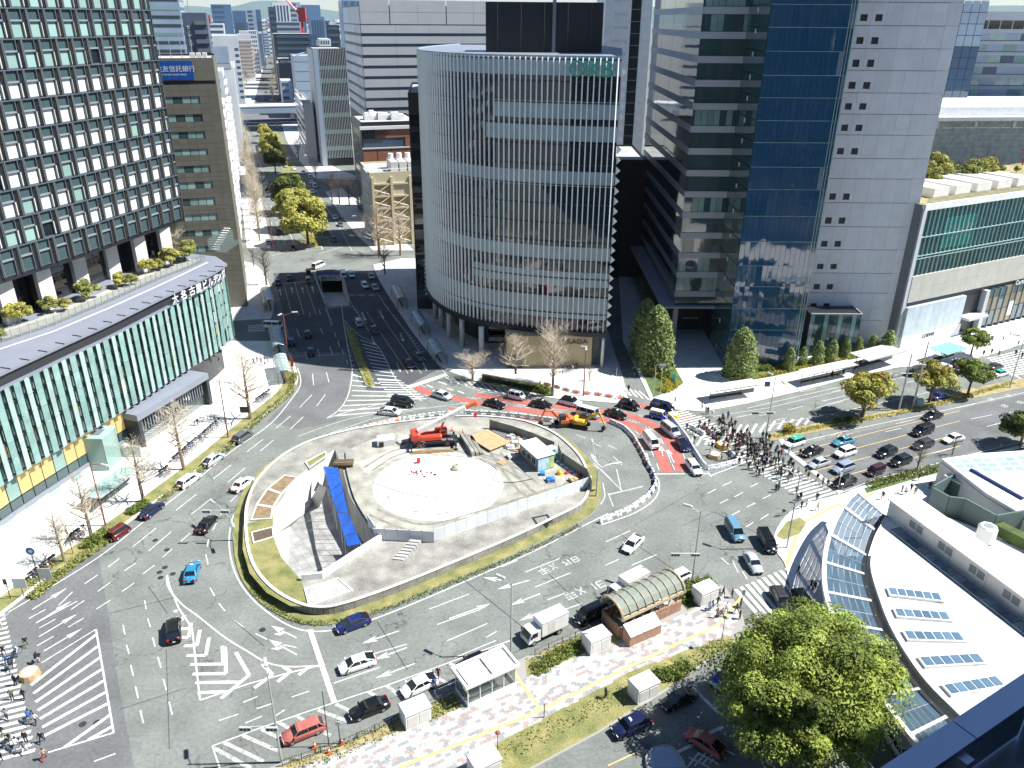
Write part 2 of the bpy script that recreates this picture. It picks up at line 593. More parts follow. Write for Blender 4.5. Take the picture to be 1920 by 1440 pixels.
# dashes read off the photograph, each its two ends
for a,b in [((61,1143),(124,1103)),((68,1168),(145,1127)),((54,1160),(85,1143)),((110,1135),(136,1110)),((73,1178),(104,1161)),((133,1143),(158,1126)),((128,1176),(157,1159)),((69,1211),(101,1193)),((158,1095),(183,1078)),((183,1109),(207,1092)),((181,1142),(207,1125)),((229,1109),(252,1093)),
             ((203,1063),(224,1047)),((234,1070),(254,1056)),((268,1076),(290,1060)),((249,1025),(293,990)),((279,1033),(321,997)),((339,1015),(356,1000)),((305,1045),(323,1029)),((330,957),(368,927)),((358,965),(396,935)),((432,941),(444,929)),((413,966),(422,955)),((400,898),(433,872)),((427,905),(460,877)),((488,846),(513,825)),((463,847),(493,824)),((562,764),(585,740)),((594,761),(610,740)),((588,722),(586,701)),((617,717),(612,698)),((517,803),(545,780)),((544,805),(569,781)),
             # along the island's left flank and round the bottom
             ((399,995),(406,980)),((389,1025),(391,1011)),((386,1040),(390,1058)),((394,1102),(402,1117)),((410,1131),(422,1146)),((438,1163),(457,1176)),((479,1188),(501,1199)),((530,1209),(556,1214)),
             ((231,1172),(234,1190)),((237,1209),(242,1226)),((245,1247),(250,1267)),((254,1287),(259,1309)),((263,1332),(269,1356)),((271,1126),(274,1142)),((277,1160),(282,1176)),((286,1195),(291,1213)),((296,1232),(302,1252)),((306,1273),(312,1294)),((317,1316),(323,1340)),((176,1428),(217,1413)),
             # bottom lanes
             ((411,1351),(447,1339)),((456,1317),(483,1306)),((460,1356),(491,1343)),((481,1329),(511,1319)),((517,1342),(534,1331)),((547,1307),(580,1296)),((626,1281),(712,1251)),((805,1142),(879,1114)),((838,1202),(914,1169)),((912,1195),(931,1184)),((853,1233),(930,1201)),((984,1073),(1050,1047)),((1003,1101),(1070,1074)),((1136,1016),(1182,995)),((1184,1060),(1231,1040)),((1050,1146),(1090,1132)),((1026,1125),(1060,1112)),((820,1171),(900,1143)),((672,1146),(730,1126)),((700,1226),(763,1208)),
             ((1135,1060),(1160,1049)),((940,1063),(970,1051)),
             # right-hand junction
             ((1327,925),(1343,917)),((1355,911),(1372,903)),((1377,932),(1393,923)),((1350,944),(1365,936)),((1407,913),(1421,906)),((1400,951),(1416,943)),((1430,935),(1445,928)),((1372,966),(1387,958)),((1426,974),(1441,964)),((1397,989),(1412,980)),((1374,1052),(1384,1074)),((1352,1046),(1366,1058)),((1391,1070),(1401,1086))]:
 line([a,b],0.15)
for a,b in [((94,1124),(124,1103)),((106,1143),(135,1127)),((110,1155),(145,1152)),((118,1178),(155,1166))]:
 pass
arrow((60,1143),(124,1104));arrow((68,1168),(134,1127));arrow((73,1194),(145,1151));arrow((82,1221),(155,1178))
# white edge line round the island
line([(700,806),(625,826),(560,848),(508,882),(466,925),(440,962),(430,1005),(434,1052),(452,1096),(487,1136),(540,1172),(590,1184),(660,1174),(760,1138),(900,1078),(1000,1034),(1100,983),(1140,963)],0.2,0,True)
# chevron field
line([(313,1078),(318,1100),(335,1140),(360,1178),(375,1313)],0.2);line([(313,1078),(316,1102),(340,1132),(372,1156),(420,1194),(465,1222),(500,1242),(540,1250),(600,1248)],0.2,0,True)
line([(375,1313),(470,1281),(540,1262),(600,1248)],0.2)
for c in [[(326,1146),(333,1146)],[(340,1164),(346,1154)],[(339,1179),(352,1179)],[(341,1195),(354,1195),(358,1168)],[(345,1211),(369,1211),(375,1181)],[(350,1229),(386,1229),(392,1196)],[(357,1246),(419,1245),(417,1211)],[(361,1264),(424,1263),(422,1213)],[(366,1280),(451,1279)],[(371,1299),(425,1297)],[(414,1310),(467,1266),(442,1223)],[(477,1290),(511,1265),(492,1245)],[(520,1279),(545,1259),(530,1250)],[(560,1266),(577,1252)]]:
 for a,b in zip(c[:-1],c[1:]):line([a,b],0.45)
# give-way bar and the bottom edge hatch
poly([(576,1181),(586,1180),(632,1316),(622,1319)])
line([(398,1399),(480,1368),(560,1340),(640,1313),(720,1287),(800,1258),(870,1232),(960,1200)],0.15);line([(398,1399),(412,1440)],0.15)
for a,b in [((401,1403),(470,1440)),((420,1392),(494,1428)),((455,1379),(522,1408)),((490,1367),(540,1392)),((522,1354),(560,1375)),((556,1343),(620,1380)),((596,1331),(660,1356)),((630,1320),(668,1340)),((690,1297),(730,1320)),((724,1285),(764,1317)),((800,1262),(846,1284)),((843,1244),(880,1262))]:
 line([a,b],0.45,1)
arrow((557,1228),(504,1199),1.2,0,1);arrow((556,1196),(508,1173),1.2,0,1)
arrow((748,1183),(678,1207),1.2);arrow((763,1214),(700,1238),1.2);arrow((842,1160),(920,1132),1.1);arrow((778,1244),(704,1272),1.1);arrow((1013,1113),(957,1135),1.1);arrow((1034,1139),(974,1164),1.1);arrow((940,1088),(906,1083),1.2);arrow((993,1088),(932,1105),1.1)
# lane writing ahead of the junction (strokes in white paint)
def glyph(px,py,strokes,sx,sy):
 "strokes in a cell lying along the lanes: u is towards the viewer's right, v is up the lane"
 o=G(px,py)
 u=(G(px+30,py-12)-o).normalized()
 v=Vector((-u.y,u.x,0))
 for a,b in strokes:
  mk.strip([o+u*a[0]*sx+v*a[1]*sy,o+u*b[0]*sx+v*b[1]*sy],0.22,MZ(),1)
MEI=[((0,0),(0,1)),((.4,.1),(.4,.9)),((.4,.1),(1,.1)),((.4,.5),(1,.5)),((.4,.9),(1,.9)),((1,.1),(1,.9)),((-.6,.9),(-.2,.1)),((-.6,.1),(-.2,.5))]
EKI=[((0,0),(1,0)),((0,.3),(1,.3)),((0,.6),(1,.6)),((.5,-.2),(.5,1)),((1.3,0),(1.9,.9)),((1.3,.9),(1.9,0))]
glyph(1072,1058,MEI,1.5,1.3);glyph(1016,1078,EKI,1.5,1.5);glyph(1065,1125,EKI,1.6,1.5);glyph(1120,1106,MEI[:5],1.6,1.5)
# south-west hatch and crossing
sw=[(180,1180),(188,1250),(213,1374),(90,1411),(-30,1440),(55,1255),(84,1240)]
line([(180,1180),(213,1374)],0.22);line([(180,1180),(78,1243)],0.15);line([(213,1374),(90,1411)],0.2)
for i in range(9):
 a=(180+3.8*i,1190+21.5*i);t=i/8
 b=(58+34*t,1285+126*t) if i<7 else (120+(i-7)*45,1402-(i-7)*14)
 line([a,b],0.42)
zebra((-30,1152),(14,1150),(-30,1152),(14,1150),1)
za,zb=G(10,1150),G(70,1415)
for i in range(27):
 t=i/27
 p=lrp(za,zb,t)
 d=Vector((-0.93,-0.36,0))
 q=Vector((0.23,-0.97,0))*0.48
 mk.sheet([p,p+q,p+q+d*6.5,p+d*6.5],MZ(),0)
line([(-30,1185),(16,1150)],0.1)
# north side: hatched nose
nose=[(661,690),(658,720),(650,748),(634,770),(613,784)]
line(nose,0.18,0,True);line([(613,784),(660,770),(720,756),(790,745)],0.18)
line([(640,570),(645,610),(652,650),(660,690)],0.15)
for i in range(9):
 line([(661-i*0.4 if i<5 else 659-(i-4)*8,704+i*9.5),(700+13*i-0.6*i*i,711+i*8.0-max(0,i-4)*1.8)],0.4)
for i in range(9):
 line([(708+i*3,712+i*4.6),(752+i*6,714+i*4.2)],0.4)
for i in range(11):
 line([(676+i*3.1,638+i*7.2),(706+i*4.2,647+i*6.6)],0.33)
for i in range(7):
 line([(650+i*1.7,648+i*9),(653+i*3,649+i*9.2)],0.3)
line([(645,600),(668,625),(704,645),(720,668),(745,715),(790,752)],0.15,0,True)
line([(600,518),(606,560),(612,580),(622,610)],0.12);line([(647,540),(661,572),(692,622),(664,624)],0.12)
for i in range(8):
 line([(609+i*1.9,580+i*4),(613+i*1.8,579+i*4)],0.25)
for i in range(7):
 line([(658+i*4,576+i*5),(665+i*4,575+i*5)],0.25)
for a,b in [((532,532),(546,584)),((552,529),(570,590)),((573,533),(593,590))]:
 dashes([a,b],1,1.0,0.13,2)
line([(525,532),(588,527)],0.3)
for (x,y) in [(524,546),(546,542),(566,542),(585,541)]:
 arrow((x+3,y+8),(x,y-4),1.0)
for a,b in [((556,617),(562,632)),((600,615),(606,627)),((572,658),(576,674)),((595,654),(600,668)),((618,650),(624,665)),((580,586),(582,594)),((598,580),(601,590)),((558,584),(560,592)),((627,624),(630,632)),((634,640),(637,650)),((641,655),(645,665)),((650,675),(653,683))]:
 line([a,b],0.15)
line([(545,668),(637,665)],0.2)
for a,b in [((687,585),(765,700)),((706,580),(790,700))]:
 line([a,b],0.14,2)
line([(705,545),(722,572),(745,602),(765,628),(790,665),(799,676),(812,674)],0.13)
line([(722,572),(730,580)],0.13)
for i in range(14):
 line([(736+i*4.2,592+i*5.2),(742+i*4.2,592+i*5.2)],0.22)
for (x,y) in [(683,594),(716,590),(701,640),(754,633),(797,688),(748,690),(770,690),(682,594)]:
 arrow((x-4,y-9),(x+3,y+8),1.0)
for (x,y) in [(662,556),(682,556),(702,556)]:
 glyph(x,y,MEI[:6],1.2,2.6)
poly([(763,724),(836,700),(840,704),(768,729)])
# red lanes round the top
red1=smooth_path(GL([(780,726),(810,738),(850,746),(900,756),(960,766),(1040,777),(1100,783),(1160,790),(1200,805),(1225,828),(1240,856),(1252,886)]),5)
red2=smooth_path(GL([(890,740),(940,748),(1000,757),(1080,766),(1150,774),(1200,786),(1240,808),(1262,840),(1278,884)]),5)
red3=smooth_path(GL([(840,768),(900,774),(960,781),(1030,789)]),5)
mk.strip(red1,2.0,0.008,3);mk.strip(red2,2.0,0.008,3);mk.strip(red3,1.5,0.009,3)
mk.strip(smooth_path(GL([(1180,757),(1230,766),(1262,777),(1290,790)]),4),1.8,0.008,3)
for pth in (red1,red2,red3):
 for k in (-1.35,1.35):
  o_=offset(pth,k)
  for i in range(0,len(o_)-2,4):
   mk.strip(o_[i:i+3],0.14,MZ(),0)
line([(620,812),(700,785),(780,768),(880,755)],0.13);line([(560,818),(640,790),(720,773),(800,764)],0.13,0,True)
arrow((1243,855),(1239,836),1.3);arrow((1264,868),(1252,842),1.3);arrow((1300,856),(1291,838),1.3)
line([(1231,889),(1330,888)],0.35)
for i in range(10):
 line([(833+14*i,704+3.2*i),(848+14*i,718+3.0*i)],0.3)
line([(826,690),(850,716),(900,733),(960,742)],0.14)
for a,b in [((800,722),(812,727)),((822,716),(838,721)),((846,712),(856,716)),((812,732),(824,737)),((838,728),(850,732)),((858,733),(870,738))]:
 line([a,b],0.4)
# closed lanes inside the barrier
for a,b in [((1080,860),(1096,868)),((1068,832),(1084,840)),((1110,830),(1128,838)),((1105,868),(1122,878)),((1150,856),(1166,872)),((1126,880),(1145,898)),((1112,862),(1130,878)),((1140,835),(1158,843)),((1080,815),(1098,822)),((1156,880),(1165,920)),((1140,925),(1150,950))]:
 line([a,b],0.14)
line([(1113,868),(1166,920)],0.14);line([(1140,928),(1206,912)],0.4,1);arrow((1120,868),(1108,850),1.0)
line([(1126,946),(1134,930),(1130,905)],0.14,0,True);line([(1128,984),(1190,962),(1228,935),(1236,905),(1222,880),(1212,850)],0.2,0,True)
# main crossing (right)
zebra((1254,760+10),(1560,936),(1330,768),(1590,920),1,0.0)
ca,cb=G(1272,771),G(1560,938)
cu=(cb-ca).normalized()
nz=42
Lz=(cb-ca).length
dz=Vector((0.90,0.43,0))
for i in range(nz):
 p=ca+cu*(Lz*i/nz)
 q=Vector((0.10,-0.99,0))*0.45
 Ls=6.5 if i>3 else 4.5
 if 17<i<19:continue
 p2=p-dz*(Ls*0.6)
 mk.sheet([p2,p2+q,p2+q+dz*Ls,p2+dz*Ls],MZ(),0)
for i in range(6):
 line([(1290+16*i,838-2.0*i),(1310+16*i,806-2*i)],0.45)
for i in range(8):
 line([(1390+17*i,817-3*i),(1402+17*i,797-2.2*i)],0.45)
line([(1335,895),(1300,850),(1275,815)],0.14);line([(1330,893),(1395,868)],0.2)
poly([(1457,818),(1472,846),(1572,925),(1580,921),(1478,843),(1466,816)])
# lanes of the right-hand road
for i,(a,b) in enumerate([((1483,850),(1940,720+15)),((1506,867),(1940,752)),((1524,884),(1940,777)),((1545,902),(1940,800))]):
 line([a,(lrp(a[0],1800,1),lrp(a[1],lrp(a[1],b[1],(1800-a[0])/(b[0]-a[0])),1))],0.15,2)
line([(1470,836),(1600,805),(1760,772),(1940,732)],0.15);line([(1572,926),(1640,899),(1790,860),(1940,822)],0.15)
line([(1557,818),(1580,809),(1570,820),(1600,812)],0.14,2)
for a,b in [((1680,795),(1715,787)),((1660,810),(1690,803)),((1820,786),(1860,778)),((1794,765),(1830,757)),((1850,800),(1900,787)),((1750,850),(1795,838))]:
 line([a,b],0.14)
for (x,y) in [(1860,752),(1893,745),(1885,765),(1915,758),(1900,779)]:
 glyph(x,y,MEI[:6],1.2,1.2)
line([(1400,766),(1511,740),(1690,700),(1790,690)],0.14);line([(1330,782),(1440,765),(1600,727),(1740,698)],0.12)
for a,b in [((1380,783),(1410,777)),((1423,780),(1455,773)),((1477,769),(1505,762)),((1450,789),(1475,784)),((1540,753),(1590,741)),((1550,758),(1600,746)),((1530,765),(1580,753)),((1700,718),(1740,708)),((1560,735),(1590,728)),((1640,735),(1680,725)),((1750,733),(1790,722)),((1500,735),(1530,729))]:
 line([a,b],0.14)
line([(1440,798),(1560,776),(1700,745),(1800,722)],0.14)
zebra((1850,672),(1900,708),(1920,655),(1990,690),11,0.5)
line([(1893,700),(1925,715)],0.5)
zebra((1180,742),(1226,752),(1170,727),(1205,735),4,0.5)
# station side crossing
zebra((1376,1102),(1418,1155),(1440,1064),(1510,1115),1,0.0)
for i in range(11):
 line([(1379+10.5*i,1105-4.4*i),(1436+10.5*i,1170-4.6*i)],0.55)
for a,b in [((1302,1293),(1347,1337)),((1262,1415),(1300,1396)),((1330,1375),(1356,1363))]:
 line([a,b],0.4)
for i in range(4):
 line([(1288+14*i,1440-3*i),(1310+16*i,1412-3*i)],0.2)
 line([(1292+16*i,1420-8*i),(1330+16*i,1440-8*i)],0.2)
line([(1140,1436),(1200,1408)],0.16,2)
# avenue beyond
line([(508,480),(550,470)],0.2);line([(598,476),(645,462),(668,462)],0.25)
for a,b in [((534,460),(506,380)),((522,460),(497,380))]:
 dashes([a,b],7,0.5,0.15)
line([(555,465),(534,415),(500,340),(480,290)],0.2);line([(566,470),(605,468),(600,455)],0.2)
for a,b in [((622,462),(600,420)),((636,462),(608,415))]:
 dashes([a,b],3,0.8,0.15)
line([(660,470),(638,430),(610,385),(588,352)],0.2);line([(546,330),(520,270),(510,240)],0.2)
zebra((465,611),(465,624),(498,608),(498,622),4,0.5)
for i in range(7):
 line([(492,436+i*4),(505,434+i*4)],0.5)
zebra((497,364),(497,368),(516,360),(516,366),1,1)
dashes([(486,366),(515,363)],10,0.5,2.2)
for k in range(6):
 dashes([(455+k*12,255),(452+k*12,243)],3,0.6,0.25)
for y_,a_,b_ in ((176,482,538),(150,490,533),(128,496,530),(110,501,528),(95,505,526)):dashes([(a_,y_),(b_,y_)],14,.5,5)
dashes([(470,228),(548,228)],16,0.5,2.5);dashes([(455,297),(505,297)],14,0.5,2.5,3)
for q in [[(279,1100),(314,1150)],[(312,1218),(318,1405)],[(437,1162),(495,1211)],[(707,1165),(764,1256)],[(1030,1077),(1093,1137)],[(855,1075),(985,1180)],[(1160,1000),(1290,1085)],[(1190,985),(1330,905)],[(1280,985),(1340,960),(1420,1000)],[(640,1340),(860,1270),(1040,1190)],[(205,1150),(330,1120)],[(225,1330),(350,1290)]]:
 line(q,.06,4)
obj('road_marking',mk,['paint','paint_worn','paint_yellow','paint_red','asphalt_avenue'],kind='structure')
# manhole covers
mh=MB()
for x,y in [(299,1073),(309,1064),(301,1083),(324,1076),(291,1013),(313,1031),(492,1181),(463,946),(155,1358),(182,1355)]:
 p=G(x,y)
 mh.sheet([p+Vector((math.cos(a),math.sin(a),0))*0.42 for a in [i*math.pi/6 for i in range(12)]],0.009)
obj('manhole_covers',mh,['dark_metal'],kind='structure')

# ------ underpass
up=MB()
a, b, c, d = hole_tunnel          # far left, far right, near right, near left
zf=-5.2
up.quad((d.x,d.y,0),(c.x,c.y,0),(b.x,b.y,zf),(a.x,a.y,zf),0)
up.quad((d.x,d.y,0),(a.x,a.y,zf),(a.x,a.y,0),(d.x,d.y,-0.001),1)
up.quad((c.x,c.y,0),(c.x,c.y,-0.001),(b.x,b.y,0),(b.x,b.y,zf),1)
e=(b-a).normalized();n_=Vector((-e.y,e.x,0))
pa,pb=a+n_*0.02,b+n_*0.02
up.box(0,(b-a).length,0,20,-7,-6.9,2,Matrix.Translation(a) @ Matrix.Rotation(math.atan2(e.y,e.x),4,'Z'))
up.quad((a.x,a.y,-1.6),(b.x,b.y,-1.6),(b.x,b.y,0.0),(a.x,a.y,0.0),1)
TB=Matrix.Translation(a) @ Matrix.Rotation(math.atan2(e.y,e.x),4,'Z')
up.box(-0.3,0,0,18,zf,-0.02,1,TB);up.box((b-a).length,(b-a).length+.3,0,18,zf,-0.02,1,TB)
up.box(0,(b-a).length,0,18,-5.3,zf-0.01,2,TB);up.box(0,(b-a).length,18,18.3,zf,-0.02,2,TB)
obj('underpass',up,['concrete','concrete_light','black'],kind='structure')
t=thing('underpass_portal','low concrete parapet with lettering round the underpass mouth in shade','parapet',a)
q=MB()
q.wall([Vector(p)-a for p in [d,a-e*.4,a-e*.2+n_*3,lrp(a,b,.5)+n_*4.4,b+e*.2+n_*3,b+e*.4,c]],0.3,0.0,0.7,0)
obj('parapet_wall',q,['concrete'],t)
q=MB();q.sheet([(p.x-a.x,p.y-a.y) for p in [a+n_*.2,b+n_*.2,b+n_*2.8,lrp(a,b,.5)+n_*4.2,a+n_*2.8]],0.02)
obj('planting',q,['navy'],t)
text_obj('lettering','国道19号 ⇧',0.9,'dark_metal',t,tuple((lrp(a,b,.5)-a)-n_*0.03+Vector((0,0,-0.75))),(math.pi/2,0,math.atan2(e.y,e.x)))

# green wedge in the avenue
wd=MB()
wd.prism(GL([(646,604),(652,612),(690,690),(703,722),(697,728),(686,724),(672,690),(655,640)]),0,0.16,0,1)
obj('median_wedge',wd,['kerb','lawn'],kind='structure')
wd=MB()
wd.prism(GL([(553,425),(590,465),(604,462),(600,440),(560,330),(528,255),(512,240),(520,280),(540,380)]),0,0.16,0,1)
obj('median_avenue',wd,['kerb','lawn'],kind='structure')
wd=MB()
med_px=[(1436,822),(1447,812),(1540,793),(1607,782),(1680,769),(1740,752),(1807,732),(1940,706),(1940,723),(1810,751),(1693,775),(1580,801),(1445,828)]
wd.prism(GL(med_px),0,0.16,0,1)
obj('median_station_road',wd,['kerb','dry_grass'],kind='structure')
# verges
vg=MB()
LKo=offset(LK,1.0)
sgn=1 if LKo[4].x<LK[4].x else -1
vi,vo_=offset(LK,sgn*3.0),offset(LK,sgn*0.55)
k0,k1=3,len(LK)-8
vg.sheet(vo_[k0:k1]+list(reversed(vi[k0:k1])),0.135,0)
vg.sheet(GL([(430,1470),(530,1436),(640,1399),(760,1345),(862,1302),(862,1326),(760,1368),(680,1393),(610,1418),(520,1450)],.12),0.135,1)
vg.sheet(GL([(985,1240),(1010,1226),(1100,1186),(1150,1165),(1165,1200),(1060,1240),(990,1282)],.12),0.135,0)
vg.sheet(GL([(1262,1115),(1300,1098),(1345,1093),(1352,1110),(1290,1145)],.12),0.135,2)
vg.sheet(GL([(930,1395),(1085,1312),(1185,1258),(1290,1218),(1372,1190),(1374,1211),(1330,1233),(1280,1271),(1200,1321),(1120,1371),(1000,1436),(890,1490),(830,1480)],.12),0.135,0)
vg.sheet(GL([(1455,1005),(1475,978),(1500,970),(1513,980),(1500,1000),(1470,1012)],.12),0.135,0)
vg.sheet(GL([(1940,834),(1790,871),(1700,897),(1620,915),(1625,925),(1720,897),(1800,877),(1940,842)],.12),0.135,2)
vg.sheet(GL([(1225,745),(1262,732),(1282,718),(1250,660),(1225,650),(1200,690)],.12),0.135,2)
vg.sheet(GL([(1352,705),(1378,716),(1440,708),(1440,690),(1360,680)],.12),0.135,2)
vg.sheet(GL([(1440,708),(1560,682),(1680,657),(1672,640),(1560,660),(1440,690)],.12),0.135,2)
vg.sheet(GL([(903,716),(965,729),(1033,743),(1040,730),(960,705),(905,700)],.12),0.135,2)
obj('verge',vg,['lawn','dry_grass','lawn_green'],kind='structure')
# ====== the island and the works on it
ISL=smooth_path(GL(isl_px+isl_px[:1]),4)[:-1]
q=MB();q.prism(ISL,0,0.14,0,1)
q2=[Vector(p) for p in ISL]
IN=offset(ISL+ISL[:1],2.0)[:-1]
cen=sum((Vector((p.x,p.y,0)) for p in ISL),Vector())/len(ISL)
if (IN[0]-cen.xy).length>(ISL[0].xy-cen.xy).length:
 IN=offset(ISL+ISL[:1],-2.0)[:-1]
q=MB();q.sheet(ISL,0.14,1,holes=[list(reversed(ccw(IN)))])
n=len(ISL)
for i in range(n):
 a,b=ISL[i],ISL[(i+1)%n]
 q.quad((a.x,a.y,0),(b.x,b.y,0),(b.x,b.y,.14),(a.x,a.y,.14),0)
obj('island_verge',q,['kerb','lawn'],kind='structure')
q=MB();q.sheet(IN,lipz,0,holes=[list(reversed(ccw(pit)))])
obj('island_deck',q,['concrete_old'],kind='structure')
t=thing('retaining_wall','long low weathered concrete wall round the island above its grass verge','wall',IN[0])
IN3=[Vector((p.x,p.y,0)) for p in IN]
for k in range(len(IN)):                         # one cast length after another
 a,b=IN3[k]-IN3[0],IN3[(k+1)%len(IN)]-IN3[0]
 dirv=(b-a).normalized()*0.02
 w_=MB();w_.wall([a+dirv,b-dirv],0.3,0.0,lipz+0.12,0)
 w_.wall([a+dirv,b-dirv],0.42,lipz+0.12,lipz+0.22,1)
 obj('wall_section',w_,['concrete_old','concrete_light'],t)
# lawn, planters on the deck
q=MB()
q.sheet(GL([(456,985),(512,968),(512,1005),(528,1047),(566,1090),(580,1138),(545,1137),(500,1112),(468,1075),(455,1030)],lipz),lipz+0.06)
obj('lawn',q,['lawn'],kind='structure')
def planter(px,m,lab):
 p=GL(px,lipz);o=p[0]
 t=thing('planter',lab,'planter',o)
 loc=[x-o for x in p]
 b=MB();b.ring(loc,0.22,-0.02,0.22)
 obj('rim',b,['concrete_light'],t)
 b=MB();b.sheet(loc,0.12);obj('soil_bed',b,[m],t)
 return t
planter([(533,893),(557,897),(528,927),(503,917)],'soil','brown soil planter beside the white slope, farthest of the three big ones')
planter([(501,919),(527,928),(512,952),(482,947)],'soil','brown soil planter between the two other brown beds of the island')
planter([(481,949),(511,954),(508,974),(471,976)],'soil','brown soil planter next to the lawn corner')
planter([(472,1000),(511,990),(513,1008),(476,1019)],'wood_dark','small brown soil planter set alone into the island lawn')
planter([(573,868),(610,848),(612,856),(580,878)],'lawn','long low planter with grass near the head of the white slope')
planter([(572,1106),(634,1086),(660,1108),(580,1138)],'concrete','grey slab bed below the sunken plaza')
# sunken plaza
fl_px=[None,(590,940),(572,962),(545,987),None,None,None,None,None,None,None,None]
zf=-4.2
floor=[G(*fl_px[i],zf) if fl_px[i] else Vector((pit[i].x,pit[i].y,zf)) for i in range(len(pit))]
q=MB()
for i in range(len(pit)):
 a,b=pit[i],pit[(i+1)%len(pit)]
 c,d=floor[(i+1)%len(pit)],floor[i]
 m=1 if i in (0,1,2,3,11) else 0
 q.quad(d,c,(b.x,b.y,lipz),(a.x,a.y,lipz),m)
q.sheet(floor,zf,2)
obj('sunken_plaza',q,['concrete','concrete_light','joint'],kind='structure')
t=thing('plaza_floor','square grey floor tiles of the sunken plaza, half in shade','floor tiles',floor[5])
from mathutils.geometry import intersect_point_tri_2d
def inside(p,poly):
 c=False
 j=len(poly)-1
 for i in range(len(poly)):
  a,b=poly[i],poly[j]
  if (a[1]>p[1])!=(b[1]>p[1]) and p[0]<(b[0]-a[0])*(p[1]-a[1])/(b[1]-a[1])+a[0]:
   c=not c
  j=i
 return c
mat('floor_tile',(0.30,0.30,0.29),0.7,var=0.25,scale=0.6,rv=0.12,fine=0.1)
tile=MB();tile.box(-.58,.58,-.58,.58,0,.03);tile_me=tile.mesh('floor_tile',['floor_tile'])
o=floor[5];ca_,sa_=math.cos(.6),math.sin(.6)
for i in range(-22,23):
 for j in range(-22,23):
  x,y=(i*1.2*ca_-j*1.2*sa_),(i*1.2*sa_+j*1.2*ca_)
  if inside((o.x+x,o.y+y),floor):
   place('tile',tile_me,t,(x,y,0.0),.6)
# parapet on the near lip, stairs
t=thing('plaza_parapet','white parapet wall along the near lip of the sunken plaza','wall',pit[6])
b=MB();b.wall([p-pit[6] for p in (pit[5],pit[6],pit[7],pit[8],G(716,1012,lipz))],0.35,-0.05,1.0);o_=obj('parapet_wall',b,['white'],t);o_.location.z=lipz
t.location.z=0
def stairs(a,b,c,d,n,lab,z0,z1):
 "steps between edge a-b (top) and edge d-c (foot)"
 t=thing('stairs',lab,'stairs',(a.x,a.y,0))
 for i in range(n):
  m=MB();z=lrp(z1,z0,(i+.5)/n)
  p=[lrp(a,d,i/n),lrp(b,c,i/n),lrp(b,c,(i+1)/n - .02),lrp(a,d,(i+1)/n - .02)]
  m.prism([(x.x-a.x,x.y-a.y) for x in p],z - .5,z)
  obj('step',m,['concrete'],t)
stairs(G(600,905,lipz),G(612,912,lipz),G(597,950,zf),G(580,940,zf),14,'narrow concrete stair climbing the back corner of the sunken plaza',zf+.1,lipz)
stairs(G(690,1048,lipz),G(665,1062,lipz),G(640,1076,lipz),G(660,1062,lipz),9,'striped steps descending under the parapet end',lipz-1.2,lipz+0.15)
stairs(G(770,1020,lipz),G(790,1022,lipz),G(755,1052,lipz),G(735,1050,lipz),7,'short wooden steps beside the white hoarding',lipz+.1,lipz+.9)
t=thing('tarp_canopy','bright blue tarpaulin roof sloping over the plaza steps','tarpaulin',G(640,960,lipz))
lt=[(608,886),(620,933),(633,973),(653,1038)];rt=[(634,889),(641,917),(654,973),(678,1032)]
for k in range(3):
 for h in range(3):
  m=MB()
  def pt(s,tt,z):return G(lrp(s[k][0],s[k+1][0],tt),lrp(s[k][1],s[k+1][1],tt),z)-Vector((t.location.x,t.location.y,0))
  u0,u1=h/3+.012,(h+1)/3 - .012
  m.quad(pt(lt,u0,.5),pt(lt,u1,.5),pt(rt,u1,1.7),pt(rt,u0,1.7));m.quad(pt(lt,u0,.42),pt(rt,u0,1.62),pt(rt,u1,1.62),pt(lt,u1,.42))
  obj('sheet',m,['tarp'],t)
m=MB()
for tt in (0,.33,.66,1):
 for k in range(3):
  a,b=pt(lt,tt,.4),pt(rt,tt,1.6)
  m.tube([a,(a.x,a.y,zf)],.05,5);m.tube([b,(b.x,b.y,zf)],.05,5);m.tube([a,b],.05,5)
obj('scaffold',m,['steel'],t)
# the working platform
pl_px=[(648,850),(700,826),(780,806),(860,797),(918,790),(985,806),(1045,834),(1042,852),(1082,874),(1106,905),(1000,942),(880,988),(805,1012),(708,1008),(690,980),(664,935),(650,885)]
plat=smooth_path(GL(pl_px,lipz),3)
q=MB();q.prism(plat,lipz,lipz+0.35,0,1)
mat('deck_grey',(0.33,0.325,0.275),.9,var=.3,scale=.5,fine=.12)
obj('works_platform',q,['concrete','deck_grey'],kind='structure')
ZP=lipz+0.35
dc=G(822,908,ZP);dr=(G(943,905,ZP)-G(700,905,ZP)).length/2
mat('site_sand',(0.84,0.83,0.79),0.95,var=0.05,scale=0.6)
mat('site_grey',(0.47,0.45,0.38),0.95,var=0.25,scale=0.5,fine=0.15)
q=MB()
q.sheet([dc+Vector((math.cos(a),math.sin(a)*.98,0))*dr for a in [i*math.pi/24 for i in range(48)]],ZP+0.012,0)
q.sheet(GL([(668,868),(745,838),(800,830),(800,850),(735,862),(690,890)],ZP),ZP+.006,1)
obj('sand_floor',q,['site_sand','site_grey'],kind='structure')
q=MB()
for k,rr in enumerate([dr+1.2,dr+3.0,dr+4.9,dr+6.8,dr+8.7,dr+10.6]):
 pts=[dc+Vector((math.cos(a),math.sin(a)*.98,0))*rr for a in [(-55+i*3.2)*math.pi/180 for i in range(36)]]
 pts=[p for p in pts if inside(p,plat)]
 if len(pts)>3:q.strip(pts,0.16,ZP+0.016+k*0.0005)
for a in range(-60,60,12):
 d_=Vector((math.cos(math.radians(a)),math.sin(math.radians(a)),0))
 pts=[p for p in [dc+d_*(dr+1+i*.6) for i in range(20)] if inside(p,plat)]
 if len(pts)>2:q.strip(pts,.07,ZP+0.021)
obj('deck_joints',q,['joint'],kind='structure')
